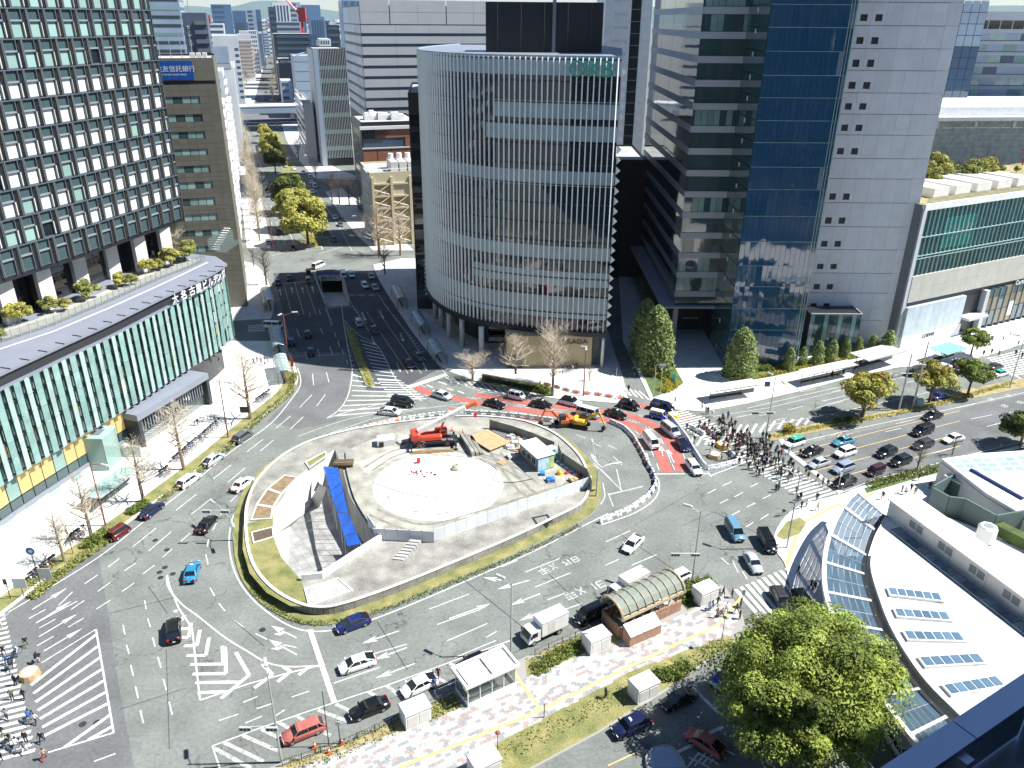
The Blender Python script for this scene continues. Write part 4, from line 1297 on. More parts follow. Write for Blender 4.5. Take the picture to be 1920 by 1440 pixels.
# lower storey shop windows on the near half
for k,(p,an) in enumerate(along(pin2,2.3,1.0)):
 if p.y>128:break
 for z0,z1,m in ((3.6,7.3,'lit_room' if k%4!=2 else 'blind_teal'),(1.9,3.4,'spandrel_teal')):
  c=MB();c.box(.06,2.2,-.12,-.02,z0,z1);setm(obj('shop_window',c,[m],tw),frame_at(loc2(p)+Vector((2.0,-.6)),an))
 c=MB();c.box(0,2.3,-.4,.3,1.3,1.85);setm(obj('fascia',c,['slab_grey'],tw),frame_at(loc2(p)+Vector((2.0,-.6)),an))
 c=MB();c.box(0,2.3,-.2,.2,.12,1.3);setm(obj('plinth_panel',c,['blind_teal' if k%2 else 'offwhite'],tw),frame_at(loc2(p)+Vector((2.0,-.6)),an))
# entrance portal
pa,pb=G(268,842),G(398,757)
pl=(pb-pa).length;an=math.atan2(pb.y-pa.y,pb.x-pa.x)
M=frame_at(loc2(pa),an)
c=MB();c.box(0,pl,-.2,5.5,5.6,6.8);setm(obj('portal_roof',c,['slab_grey'],tw),M)
c=MB();c.box(0,.8,-.2,4.5,.12,5.6);setm(obj('portal_leg',c,['dark_metal'],tw),M)
c=MB();c.box(pl - .8,pl,-.2,4.5,.12,5.6);setm(obj('portal_leg',c,['dark_metal'],tw),M)
for k in range(26):
 c=MB();x=.9+k*(pl-1.8)/26;c.box(x,x+.22,.6,.9,2.6,5.6);setm(obj('louvre',c,['grey_metal'],tw),M)
for k in range(7):
 c=MB();x=.9+k*(pl-1.8)/7;c.box(x+.05,x+(pl-1.8)/7 - .05,1.0,1.05,.15,2.5);setm(obj('door_panel',c,['clear_glass'],tw),M)
# roof garden rail
RP=GL([(-60,668),(0,643),(100,610),(200,568),(300,523),(360,500),(385,488)],24.05)
gp=bxm('rail_pane',['clear_glass'],(.04,1.46,-.02,.02,.1,1.5));gpo=bxm('rail_post',['steel'],(-.05,.05,-.05,.05,0,1.65))
for p,an in along(RP,1.5,.2):
 M=frame_at(loc2(p),an,24.05);setm(obj('rail_pane',gp,[],tw),M);setm(obj('rail_post',gpo,[],tw),M)
q=MB();q.strip([loc2(p) for p in GL([(-60,678),(0,655),(100,622),(200,580),(300,535),(390,492)],24.05)],.5,24.10,0);obj('coping',q,['offwhite'],tw)
q=MB();gi=[loc2(p) for p in RP];gj=[loc2(p) for p in offset(RP,5)]
if gj[3].x>gi[3].x:gj=[loc2(p) for p in offset(RP,-5)]
q.sheet(gi+list(reversed(gj)),24.12);obj('garden_floor',q,['terrace'],tw)
# escalator slot and glazed stair at the corner
p=G(402,470,24);q=MB()
for i in range(10):q.box(-.7,.7,i*.9,i*.9+.55,.1+i*.3,.3+i*.3)
setm(obj('garden_stair',q,['offwhite'],tw),frame_at(loc2(p),-.05,24))
for s in (-1.0,1.0):
 q=MB();q.box(s - .05,s+.05,-.5,9,0,2.6);setm(obj('stair_screen',q,['clear_glass'],tw),frame_at(loc2(p),-.05,24))
for i in range(7):
 q=MB();q.box(1.5,3.4,-2+i*1.6,-.6+i*1.6,.2,.28);setm(obj('roof_light',q,['clear_glass'],tw),frame_at(loc2(p),-.05,24))
# name on the band
chars='大名古屋ビルヂング'
lp=along(out_path(.75),.5)
cand=[(G(x,y,22.9),0) for x,y in [(322,558),(337,550),(350,543),(362,537),(372,531),(382,526),(391,521),(400,517),(408,512)]]
for ch,(p,_) in zip(chars,cand):
 near_=min(lp,key=lambda w_:(w_[0]-p.xy).length)
 an=near_[1]
 nrm=Vector((math.sin(an),-math.cos(an)))
 pos=loc2(near_[0]+nrm*.35)
 text_obj('letter',ch,1.9,'white',tw,(pos.x,pos.y,22.6),(math.pi/2,0,an),.08)

# glass subway cube and stair
gc=thing('glass_entrance','small green glass entrance box with a stair beside the podium','entrance box',G(205,884),an - .9+.0)
gc.rotation_euler.z=dirang((232,880),(243,868))
for (x0,x1,y0,y1) in ((0,4.5,-.05,.05),(0,.1,0,4),(4.4,4.5,0,4)):
 bx('glass_wall','blind_teal',gc,x0,x1,y0,y1,.12,6.2)
bx('roof','fin_glass_pale',gc,-.1,4.6,-.1,4.1,6.2,6.4)
bx('roof_hatch','grey_metal',gc,1.2,3.2,1,3,6.4,6.5)
for k in range(8):
 bx('step','concrete_light',gc,5+k*.0,8.4,-3+k*.5,-2.55+k*.5,.12,.2+k*.16)
bx('balustrade','fin_glass_pale',gc,4.8,4.95,-3.4,1,.12,2.2)

# ------ generic block
STR=Vector((-0.304,0.953));PRP=Vector((0.953,0.304))
def block(name,label,A,B,depth,z1,m,cat='building',z0=0.0,roof='concrete',group=None,para=0.5):
 A,B=Vector((A[0],A[1])),Vector((B[0],B[1]))
 an=math.atan2(B.y-A.y,B.x-A.x)
 t=thing(name,label,cat,(A.x,A.y,0),an,group)
 W=(B-A).length
 q=MB();q.box(0,W,0,depth,z0,z1,0);q.sheet([(.4,.4),(W - .4,.4),(W - .4,depth - .4),(.4,depth - .4)],z1+.01,1)
 obj('wall',q,[m,roof],t)
 if para:
  q=MB();q.ring([(.15,.15),(W - .15,.15),(W - .15,depth - .15),(.15,depth - .15)],.3,z1+.02,z1+para);obj('parapet',q,[m],t)
 return t,W
def bar(t,name,m,x0,x1,z0,z1,out=.2,y0=None,back=.0):
 q=MB();q.box(x0,x1,-out,-back,z0,z1);return obj(name,q,[m],t)
def sbar(t,name,m,W,y0,y1,z0,z1,out=.2,left=False,back=0.0):
 q=MB()
 if left:q.box(-out,-back,y0,y1,z0,z1)
 else:q.box(W+back,W+out,y0,y1,z0,z1)
 return obj(name,q,[m],t)
def roof_kit(t,W,D,z,n=3,m='offwhite'):
 for k in range(n):
  w_,d_,h_=rnd.uniform(.12,.3)*W,rnd.uniform(.15,.3)*D,rnd.uniform(1.2,3.2)
  x,y=rnd.uniform(.08,.6)*W,rnd.uniform(.1,.6)*D
  q=MB();q.box(x,x+w_,y,y+d_,z+.05,z+h_);q.box(x+.2,x+w_*.6,y+.2,y+d_*.6,z+h_,z+h_+.8);obj('roof_plant',q,[m],t)

# ------ B. stone faced bank
Bb=Vector((-71.6,202.3));Ab=Bb-PRP*34
bk,W=block('bank_building','olive stone office block with strip windows and a blue rooftop sign',Ab,Bb,26,61.5,'slot_dark','office block')
rows=[(180,193),(213,227),(245,258),(277,289),(308,321),(338,351),(368,382),(398,410),(427,438),(457,468),(486,496),(514,525)]
zr=[(ZT(Bb,b),ZT(Bb,a)) for a,b in rows]
prev=56.2
sw_=2.05
x_end=W-4.2
for z0,z1 in zr:
 n=int(W/sw_)
 for i in range(n+1):
  x0=W-(i+1)*sw_
  if x0<0:break
  hh=(prev-z1)/2
  for j in range(2):
   bx('stone_panel','stone_olive',bk,x0+.02,x0+sw_ - .02,-.22,-.02,z1+j*hh+.02,z1+(j+1)*hh - .02)
  if i<2:
   bx('stone_panel','stone_olive',bk,x0+.02,x0+sw_ - .02,-.22,-.02,z0+.02,z1 - .02)
 k=0
 while x_end-(k+1)*1.95>8:
  x0=x_end-(k+1)*1.95
  c=MB();c.box(x0+.08,x0+1.87,-.08,-.01,z0+.08,z1 - .08);obj('window',c,[rnd.choice(['blind_teal','fin_glass_pale','spandrel_teal','fin_glass'])],bk)
  k+=1
 prev=z0
bar(bk,'base_wall','stone_olive',0,W,0,prev - .02,.22,back=.02)
bar(bk,'ledge','dark_metal',0,W,56.25,57.0,.1)
for i in range(8):
 bar(bk,'stone_panel','stone_olive',W-(i+1)*4.1+.02,W-i*4.1 - .02,57.05,61.9,.22,back=.02)
sgn_=bar(bk,'sign_board','sign_blue',W-15.5,W-4.6,57.3,61.4,.38,back=.23)
text_obj('lettering','三井住友信託銀行',1.45,'white',bk,(W-9.9,-.40,59.6),(math.pi/2,0,0),.02)
text_obj('lettering','SUMITOMO MITSUI TRUST BANK',.55,'white',bk,(W-10.2,-.40,58.4),(math.pi/2,0,0),.02)
sbar(bk,'side_wall','stone_olive',W,0,26,0,61.9,.2,back=.01)
for i in range(5):
 q=MB();q.tube([(W-14+i*2.4,3,61.5),(W-14+i*2.4,3,66+rnd.random()*3)],.08,4);obj('mast',q,['steel'],bk)
for i in range(3):
 bx('roof_plant','offwhite',bk,W-5+i*1.4,W-4+i*1.4,2,5,61.6,63)
# towers behind the bank
mat('far_slate',(.10,.13,.18),.4)
mat('pale_blue_panel',(0.34,0.42,0.52),0.3,var=0.15,scale=0.12,spec=.6)
p=AY(300,100,330);tA=AY(262,105,330);tB=face(tA,351)
t,W=block('striped_tower','pale blue tower of thin horizontal stripes behind the bank',tA,tB,30,100,'pale_blue_panel','office tower')
for k in range(24):
 bar(t,'window_band','spandrel_teal' if k%3 else 'blind_teal',.5,W - .5,28+k*3,29.1+k*3,.06);sbar(t,'window_band','spandrel_teal',W,.5,29,28+k*3,29.1+k*3,.06)
tA=AY(352,105,262);tB=face(tA,397)
t,W=block('dark_tower','narrow dark tower with a vertical white sign behind the bank roof',tA,tB,20,ZT(tA,27),'far_slate','office tower')
for k in range(12):bar(t,'balcony','grey_metal',W*.45,W,40+k*2.6,41.1+k*2.6,.5)
text_obj('lettering','セ\nン\nチ\nュ\nリ',1.25,'white',t,(W*.2,-.1,ZT(tA,27)-6),(math.pi/2,0,0),.03)
q=MB();q.tube([(2,4,60),(2,4,82)],.12,5);obj('mast',q,['steel'],t)

# ------ C. curved tower with white fins
glass('okb_glass',(0.008,0.022,0.036),0.02,wave=.12,wscale=.25,spec=.9,coat=.5)
mat('okb_band',(0.32,0.42,0.46),0.2,var=0.12,scale=0.4,rv=0.05,spec=.6)
mat('fin_white',(0.84,0.87,0.87),0.35,0.1)
curve=smooth_path([(-15,236),(-19.5,222),(-22.3,208),(-22.0,197),(-19.9,187.5),(-16.2,179.5),(-11.2,173.3),(-4,168.4),(6,164.9),(14,163.3),(20.4,162.5)],5)
ok=thing('curved_tower','curved glass office tower with close white vertical fins over a shop base','office tower',(0,190,0))
OO=Vector((0,190))
cl=[Vector((p.x,p.y))-OO for p in curve]
ZS,ZTOP=8.6,64.6
rest=[Vector((27,215))-OO,Vector((24,240))-OO]
q=MB();q.prism(cl+rest,ZS,ZTOP-3.6,0,1,True);obj('glass_wall',q,['okb_glass','concrete'],ok)
q=MB();q.wall([cl[0]]+cl,.35,ZTOP-3.58,ZTOP,0);obj('roof_screen',q,['okb_band'],ok)
q=MB();q.sheet(cl+rest,ZTOP - .25);obj('roof',q,['slab_grey'],ok)
po=offset(cl,.12)
if (po[20]-Vector((3,20))).length<(cl[20]-Vector((3,20))).length:po=offset(cl,-.12)
sg=1 if (offset(cl,.5)[20].y<cl[20].y) else -1
for k in range(15):
 z=ZS+k*3.95
 q=MB();q.wall(offset(cl,sg*.12),.18,z - .12,z+.12,0);obj('floor_line',q,['black'],ok)
def okz(y):return ZT(Vector((20.1,162.6)),y)
for y0,y1,s0 in [(192,225,.78),(238,267,.76),(324,352,.52),(466,492,.52),(513,540,.72),(560,600,.45),(108,128,.58)]:
 i0=int(s0*len(cl))-4
 z1,z0=okz(y0),okz(y1)
 q=MB();q.wall(offset(cl,sg*.06)[i0:],.08,z0,z1,0);obj('spandrel_band',q,['okb_band'],ok)
q=MB();q.wall(offset(cl,sg*.2),.9,ZS-1.1,ZS - .02,0);obj('base_edge',q,['black'],ok)
q=MB();q.prism([(-.11,.02),(.11,.02),(.11,-.16),(-.11,-.38)],0,ZTOP-ZS - .3);fn=q.mesh('fin',['fin_white'])
for p,a in along(offset(cl,sg*.1),1.12,.5):
 setm(obj('fin',fn,[],ok),frame_at(p,a,ZS))
# clamshells on the right return
tri=MB();tri.add([(0,0,0),(.9,-.2,.9),(0,0,1.7),(0,.5,0),(0,.5,1.7)],[(0,1,2),(3,4,1),(0,3,1),(2,1,4)])
tme=tri.mesh('shade_fin',['fin_white'])
for k in range(26):
 setm(obj('shade_fin',tme,[],ok),Matrix.Translation((20.6,-27.2,ZS+1+k*2.05)))
for px in [(817,597),(828,615),(843,633),(867,650),(903,670),(1128,690),(805,575)]:
 p=G(*px);q=MB();q.tube([(0,0,.12),(0,0,ZS-1.1)],.62 if px[0]<1000 else .35,12);o=obj('column',q,['offwhite'],ok,True);o.location=(p.x-OO.x,p.y-OO.y,0)
# shop base set back
mat('mural',(0.42,0.33,0.20),0.6,var=0.4,scale=0.12,dark=(0.32,0.27,0.15),detail=3)
nd=MT['mural'].node_tree.nodes
sA,sB=G(950,690),G(1108,688)
dl=(sB-sA);an=math.atan2(dl.y,dl.x)
q=MB();q.box(0,dl.length,0,14,.12,ZS-1.0);setm(obj('shop_wall',q,['mural'],ok),frame_at(sA.xy-OO,an))
q=MB();q.box(dl.length+.3,dl.length+3.2,1,9,.12,ZS-1.0);setm(obj('shop_glass',q,['clear_glass'],ok),frame_at(sA.xy-OO,an))
q=MB();q.box(.2,3.5,-.1,-.01,.12,3.2);setm(obj('shop_door',q,['glass_dark'],ok),frame_at(sA.xy-OO,an))
text_obj('lettering','PRADA',1.5,'dark_metal',ok,(sA.x-OO.x+dl.x*.8,sA.y-OO.y+dl.y*.8 - .12,6.1),(math.pi/2,0,an),.08,1.15)
ins=offset(cl,-sg*6)
q=MB();q.prism(ins[6:40]+[Vector((10,20)),Vector((0,40))],.12,ZS-1.1,0);obj('lobby',q,['glass_dark'],ok)
for k in range(4):
 bx('escalator_panel','grey_metal',ok,-5.5,-1.5,-18+k*.1,-17.8,1+k*1.5,2+k*1.5)
text_obj('sign_letters','OKB',4.3,mat('sign_teal',(.06,.34,.28),.35) and 'sign_teal',ok,(G(1107,133,60).x*0+14.6,163.1-190-1.3,okz(133)+.2),(math.pi/2,0,math.radians(-7)),.25,1.0)
# roof plant and the black hoarding
bz=thing('rooftop_billboard','huge black blank billboard with a steel mast standing on the curved tower','billboard',(0,0,0))
bA,bB=AY(911,95,185),AY(1128,95,185)
bx('board','black',bz,bA.x,bB.x,185,186.2,ZTOP-3,ZT(bA,3))
q=MB();x=AY(1039,50,183.5).x;q.box(x - .35,x+.35,183.5,184.2,ZTOP-3.5,80);obj('mast',q,['grey_metal'],bz)
bx('plant_room','dark_metal',bz,bA.x,bB.x,186.4,196,ZTOP-3.5,ZTOP+6)
for k in range(5):
 x=lrp(bA.x,bB.x,(k+.5)/5);q=MB();q.tube([(x,184.8,ZTOP-3.5),(x,184.8,ZT(bA,3))],.12,5);obj('brace',q,['dark_metal'],bz)
bx('roof_plant','okb_band',ok,-3,13,-19,-18,ZTOP-3.5,ZTOP - .6)

# ------ D. banded corner block, dark glass shaft, concrete slab
glass('blue_glass',(0.010,0.065,0.14),0.03,wave=.35,wscale=.16,spec=1.0,coat=1.0)
glass('strip_glass',(0.035,0.085,0.09),0.03,wave=.1,wscale=.2,spec=.9,coat=.6)
mat('band_grey',(0.50,0.52,0.54),0.5,var=0.05,scale=0.4)
mat('conc_panel',(0.66,0.67,0.69),0.8,var=0.07,scale=0.35,rv=0.035,fine=0.05)
ty=thing('glass_and_concrete_tower','tall tower joining grey banded block, blue glass shaft and plain concrete slab','office tower',(38.5,179,0))
Z1=100
x1=50.2-38.5;D=62
bx('banded_core','strip_glass',ty,0,x1,0,D,9.4,Z1)
FP=4.66
zl=[9.4]+[okk for okk in [9.4+2.6+k*FP for k in range(20)]]
for k in range(20):
 z=11.5+k*FP
 w_=1.35
 segs=[(0,x1*.62),(x1*.62,x1)]
 for a,b in segs:
  bx('band_panel','band_grey',ty,a+.02,b - .02,-.25,-.01,z,z+w_)
 for j in range(6):
  y0,y1=j*D/6,(j+1)*D/6
  bx('band_panel','band_grey',ty,-.25,-.01,y0+.02-(.25 if j==0 else 0),y1 - .02,z,z+w_)
 n=8
 for j in range(n):
  q=MB();a=.4+j*(x1 - .8)/n;q.box(a+.05,a+(x1 - .8)/n - .05,-.06,-.01,z+w_+.1,z+FP - .1)
  obj('window',q,[rnd.choice(['fin_glass','spandrel_teal','blind_teal','strip_glass'] if k in (0,1,4,8,12,13,15) or k>13 else ['strip_glass','strip_glass','spandrel_teal'])],ty)
 if 0<=k<16:
  for j in range(4):
   q=MB();y0=j*D/4;q.box(-.06,-.01,y0+.1,y0+D/4 - .1,z+w_+.1,z+FP - .1);obj('window',q,['strip_glass'],ty)
bx('canopy','band_grey',ty,-3.4,x1,-1.6,D,9.0,9.38)
bx('column','offwhite',ty,.0,1.1,.1,1.2,.12,9.0)
bx('lobby','black',ty,0,x1,8,D,.12,9.0)
bx('lobby_sign','band_grey',ty,4,8,7.8,7.95,3,3.4)
# blue shaft
gx0,gx1,gy=47.8-38.5,64.0-38.5,163.6-179
bx('shaft_core','slot_dark',ty,gx0+.1,gx1 - .1,gy+.1,20,.12,Z1)
rows=[693,667,618,578,537,498,453,405,355,313,267,226,183,141,96,51,8]
zz=[0.3]+[ZT(Vector((49,163.6)),y) for y in rows[1:]]
zz+=[zz[-1]+4.4,zz[-1]+8.8]
nc=15
for k in range(len(zz)-1):
 for j in range(nc):
  a=gx0+j*(gx1-gx0)/nc;b=a+(gx1-gx0)/nc
  q=MB()
  tx_,tz_=rnd.gauss(0,.010),rnd.gauss(0,.012)
  q.add([(a+.03,gy - .03+tx_,zz[k]+.05),(b - .03,gy - .03-tx_,zz[k]+.05),(b - .03,gy - .03-tx_+tz_,zz[k+1] - .05),(a+.03,gy - .03+tx_+tz_,zz[k+1] - .05)],[(0,1,2,3)])
  obj('pane',q,['blue_glass'],ty)
 bx('transom','fin_glass',ty,gx0,gx1,gy - .12,gy - .01,zz[k+1] - .05,zz[k+1]+.05)
 bx('side_pane','strip_glass',ty,gx0 - .02,gx0+.06,gy+.2,-.3,zz[k]+.1,zz[k+1] - .1)
 bx('side_lamp','white',ty,gx0 - .12,gx0+.0,gy+8,gy+8.5,zz[k+1]-1.3,zz[k+1] - .4)
 for j in range(3):
  bx('edge_fin','fin_glass_pale',ty,gx1 - .2-j*.55,gx1 - .1-j*.55,gy - .16,gy - .02,zz[k]+.1,zz[k+1] - .1)
# concrete slab
cy=176.6-179;cx0,cx1=gx1-9.0,90.2-38.5
hx=[(AY(1649,34,176.6).x+AY(1551,560,176.6).x)/2-38.5];hw=3.05;hx.append(hx[0]-hw)
ce=[hx[0]+hw*(k-2.5) for k in range(12)];ce=[e for e in ce if e<cx1-1]+[cx1]
bx('slab_core','concrete',ty,cx0+.1,cx1,cy+.3,30,.12,Z1)
P0=Vector((78,176.6))
ys=[-42,4,48,91,132,174,214,253,297,335,380,425,468,512,549,600,668]
zc=[ZT(P0,y) for y in ys]
holes_y=[(-16,-2),(27,40),(70,83),(112,126),(154,167),(194,206),(234,246),(278,290),None,(363,375),(408,420),(452,463),(495,505),(533,543),(569,583),None]
ncol=len(ce)-1
for k in range(len(zc)-1):
 zt,zb=zc[k],max(zc[k+1],.15)
 for j in range(ncol):
  a,b=ce[j],ce[j+1]
  h=holes_y[k]
  if h and j in (1,2):
   hz1,hz0=ZT(P0,h[0]),ZT(P0,h[1])
   ha,hb=(a+b)/2 - .72,(a+b)/2+.72
   for bx_ in ((a+.015,b - .015,zb+.03,hz0),(a+.015,b - .015,hz1,zt - .09),(a+.015,ha,hz0,hz1),(hb,b - .015,hz0,hz1)):
    bx('concrete_panel','conc_panel',ty,bx_[0],bx_[1],cy,cy+.29,bx_[2],bx_[3])
   bx('window','black',ty,ha,hb,cy+.25,cy+.285,hz0,hz1)
  else:
   bx('concrete_panel','conc_panel',ty,a+.015,b - .015,cy,cy+.29,zb+.03,zt-(.09 if j<ncol-1 else .03))
# low glass annex in front of the slab
lx0,lx1,ly0=G(1508,668).x-38.5,G(1588,655).x-38.5,170.5-179
lz=ZT(Vector((78,170.5)),588)
bx('annex_core','slot_dark',ty,lx0,lx1,ly0+.1,cy - .1,.12,lz - .3)
q=MB();q.wall([(lx0,ly0),(lx1,ly0),(lx1,cy - .2)],.2,lz - .3,lz,0);obj('annex_edge',q,['band_grey'],ty)
for j in range(11):
 a=lx0+j*(lx1-lx0)/11;bx('annex_pane','strip_glass' if j%3 else 'fin_glass',ty,a+.05,a+(lx1-lx0)/11 - .05,ly0,ly0+.06,.3,lz - .35)
# flank building between curved tower and banded block, shade painted in as black
t,W=block('dark_annex','plain building between the curved tower and the banded block, its shade painted black',(29,232),(38.2,232),30,ZT(Vector((33,232)),303),'black','building')
# white tower with a dark slot behind
tA,tB=AY(1128,150,285),AY(1213,150,285)
t,W=block('white_tower','white tower split by a dark vertical slot behind the curved tower',tA,tB,30,100,'white','office tower')
x0,x1_=AY(1182,100,285).x-tA.x,AY(1203,100,285).x-tA.x
x0,x1_=AY(1179,100,285).x-tA.x,AY(1197,100,285).x-tA.x
for k in range(22):bar(t,'slot_window','glass_dark',x0,x1_,20+k*3.6,23.4+k*3.6,.05);bar(t,'slot_ledge','grey_metal',x0,x1_,23.4+k*3.6,23.6+k*3.6,.1)
for k in range(10):bar(t,'vent_strip','offwhite',x0*.35,x0*.9,60+k*4,60.9+k*4,.06)

# ------ E. store podium on the right
MA=Vector((90.6,175.2));MD=Vector((0.886,0.464));MBp=MA+MD*95
mid,W=block('store_podium','long low store with green glass upper floor, cream stone band and shop windows',MA,MBp,31,30.5,'slot_dark','department store',para=0)
mat('green_glass',(0.035,0.12,0.135),0.08,rv=0.25,spec=.8)
mat('cream_stone',(0.48,0.47,0.41),0.8,var=0.08,scale=0.4,fine=0.06,rv=.02)
mat('shopfront',(0.52,0.60,0.64),0.25,var=0.15,scale=0.35,spec=.6)
zt0,zt1,zt2,zt3=34.4,17.9,11.5,3.2
for k in range(58):
 for z0,z1,m in ((18.1,21.9,'strip_glass' if k%7 else 'green_glass'),(22.0,26.9,'green_glass'),(27.0,32.9,'green_glass')):
  q=MB();a=.9+k*1.55;q.box(a+.05,a+1.5,-.10,-.02,z0,z1);obj('pane',q,[m],mid)
 bx('mullion','fin_glass',mid,.9+k*1.55 - .05,.9+k*1.55+.05,-.45,-.1,18.0,33)
for z in (21.95,22.6,26.95):
 bar(mid,'transom','fin_glass_pale',.9,W,z - .1,z+.06,.5,back=.1)
bar(mid,'parapet','white',0,W,33.0,34.4,.5)
bar(mid,'edge_pier','band_grey',-.3,.85,.12,33.0,.5)
bx('flank_wall','grey_metal',mid,-.6,-.02,.05,30,.12,34.3)
bx('roof_deck','dry_grass',mid,.3,W,.3,30.5,30.5,33.0)
for k in range(24):
 bar(mid,'stone_panel','cream_stone',.9+k*4+.02,.9+(k+1)*4 - .02,11.5,14.68,.6);bar(mid,'stone_panel','cream_stone',.9+k*4+.02,.9+(k+1)*4 - .02,14.72,17.85,.6)
for k in range(9):
 bar(mid,'shop_panel','shopfront',.9+k*2.35+.03,.9+(k+1)*2.35 - .03,3.2,10.4,1.2)
bar(mid,'shop_wall','white',.9,22.4,.12,3.15,1.3)
text_obj('lettering','LOEWE',1.3,'dark_metal',mid,(10.5,-1.35,2.2),(math.pi/2,0,0),.04)
bar(mid,'soffit','dark_metal',.9,W,10.6,11.45,.3)
bar(mid,'entrance_canopy','band_grey',22.5,30,4.2,4.8,3.0)
bar(mid,'portal_pier','band_grey',29.6,31,.12,10.5,1.3)
mat('shop_brown',(0.22,0.19,0.11),.4,rv=.3)
for k in range(16):
 for z0,z1 in ((.9,4.6),(4.8,8.2),(8.3,10.4)):
  bar(mid,'shop_window',rnd.choice(['shop_brown','shop_brown','strip_glass']),31.2+k*2.4,33.2+k*2.4,z0,z1,1.0)
 bar(mid,'pier','slab_grey',33.3+k*2.4,33.5+k*2.4,.12,10.5,1.2)
bar(mid,'poster','white',40.8,42.6,2.2,6.0,1.08,back=1.01)
text_obj('lettering','Cartier',1.7,'white',mid,(43.2,-1.3,11.0),(math.pi/2,0,0),.05)
bar(mid,'lettering_panel','sign_teal',8.5,20,23.4,30.6,.12,back=.105)
text_obj('lettering','MIDLAND\nSQUARE',1.9,'fin_glass_pale',mid,(14.6,-.16,27),(math.pi/2,0,0),.01)
# roof garden walls
for k in range(5):
 bx('garden_block','white',mid,14+k*8,19.5+k*8,8,20,33.02,35.2)
bx('garden_rail','clear_glass',mid,6,W,3.6,3.66,33.0,34.6)
bx('hedge','lawn_green',mid,30,60,27,29,33.02,34.4)
t=thing('torii','small red torii gate on the store roof garden','gate',AY(1914,352,238)+Vector((0,0,0)))
for s in (-1.4,1.4):
 q=MB();q.tube([(s,0,0),(s*.9,0,4)],.25,8);obj('post',q,['red'],t)
q=MB();q.box(-2.6,2.6,-.3,.3,4,4.5);q.box(-1.9,1.9,-.2,.2,3,3.3);obj('lintel',q,['red'],t)
t.location.z=33.0
# slatted hall behind it, and blue offices
mat('slat_green',(0.50,0.53,0.46),.6,var=.25,scale=.6,fine=.15,rv=.08)
hA=AY(1700,330,262);hB=hA+Vector((120,12,0))
t,W=block('slatted_hall','broad grey green hall of fine horizontal slats with a white roof edge',hA,hB,40,ZT(hA,225),'slat_green','hall',roof='white',para=0)
zt=ZT(hA,225);zb_=ZT(hA,322)
for k in range(38):
 z=lrp(zb_,zt,k/38)
 for j in range(6):
  if (k*5+j*3)%7:bar(t,'slat','slat_green',j*W/6+rnd.uniform(0,.5),(j+1)*W/6-rnd.uniform(0,.5),z,z+(zt-zb_)/38*.62,.18+.05*(j%2))
for k in range(30):
 bar(t,'white_strip','white',k*4+.2,k*4+3.6,zt-2.6,zt-2.2,.3);bar(t,'white_strip','white',k*4+.2,k*4+3.4,zt - .5,zt - .05,.35)
for k in range(9):bar(t,'ladder','white',6+k*13,7+k*13,zt-2.4,zt - .5,.4)
q=MB();q.box(0,W,-3,8,zt,zt+1.1);q.box(0,W,2,40,zt+1.2,zt+3.6);obj('roof_edge',q,['white'],t)
oA=AY(1805,150,330);oB=oA+Vector((100,6,0))
t,W=block('blue_office','blue glazed office block with pale bands far right',oA,oB,30,ZT(oA,24),'band_grey','office block')
for k in range(10):
 z1=ZT(oA,62+k*21);z0=ZT(oA,62+k*21+13)
 for j in range(16):bar(t,'window',rnd.choice(['pale_blue_panel','fin_glass_pale','fin_glass','blue_glass']),1+j*6,6.6+j*6,z0,z1,.08)
 bar(t,'sill','dark_metal',0,W,z0 - .25,z0 - .05,.2)
for j in range(20):bar(t,'top_window','glass_dark',.5+j*4.8,4.8+j*4.8,ZT(oA,54),ZT(oA,38),.12)
bA_=AY(1752,190,300);bB_=AY(1812,190,300)
t,W=block('blue_slab','slim blue glass slab beside the concrete tower, its sunlit top painted in paler panes',bA_,bB_,24,ZT(bA_,10),'slot_dark','office block')
for k in range(18):
 for j in range(4):bar(t,'pane','blue_glass' if k<12 else 'pale_blue_panel',j*W/4+.1,(j+1)*W/4 - .1,20+k*3.6,23.4+k*3.6,.08)  # upper rows paler, sun on the top put into their colour

# ------ F. station canopy, roof and the viewer's balcony
mat('roof_white',(0.72,0.72,0.70),0.5,var=0.06,scale=0.3,fine=0.03)
mat('skylight',(0.10,0.17,0.24),0.06,rv=.2,spec=.8)
mat('frame_white',(0.74,0.75,0.76),0.4)
cn=thing('station_canopy','great white station roof with a curved glazed edge and five roof lights','canopy',(70,85,0))
CO=Vector((70,85))
def cl2(p):return Vector((p[0]-CO.x,p[1]-CO.y))
HZ=5.6
outer=smooth_path(GL([(1607,922),(1582,948),(1557,1000),(1546,1052),(1548,1108),(1566,1165),(1600,1225),(1650,1302),(1705,1375),(1760,1440)],HZ),4)
inner=smooth_path(GL([(1658,965),(1640,992),(1624,1040),(1620,1075),(1633,1125),(1653,1180),(1683,1235),(1722,1290),(1772,1342),(1830,1400)],HZ+1.6),4)
ns=len(outer)
q=MB();q.wall([cl2(p) for p in outer],.55,HZ - .5,HZ+.12);obj('edge_beam',q,['frame_white'],cn)
def cpt(i,s,dz=0.0):
 i0=min(int(i),ns-2);f=i-i0
 a,b=lrp(outer[i0],outer[i0+1],f),lrp(inner[i0],inner[i0+1],f)
 a,b=cl2(a),cl2(b)
 p=lrp(a,b,s)
 return Vector((p.x,p.y,HZ+1.6*s+dz))
bays=9
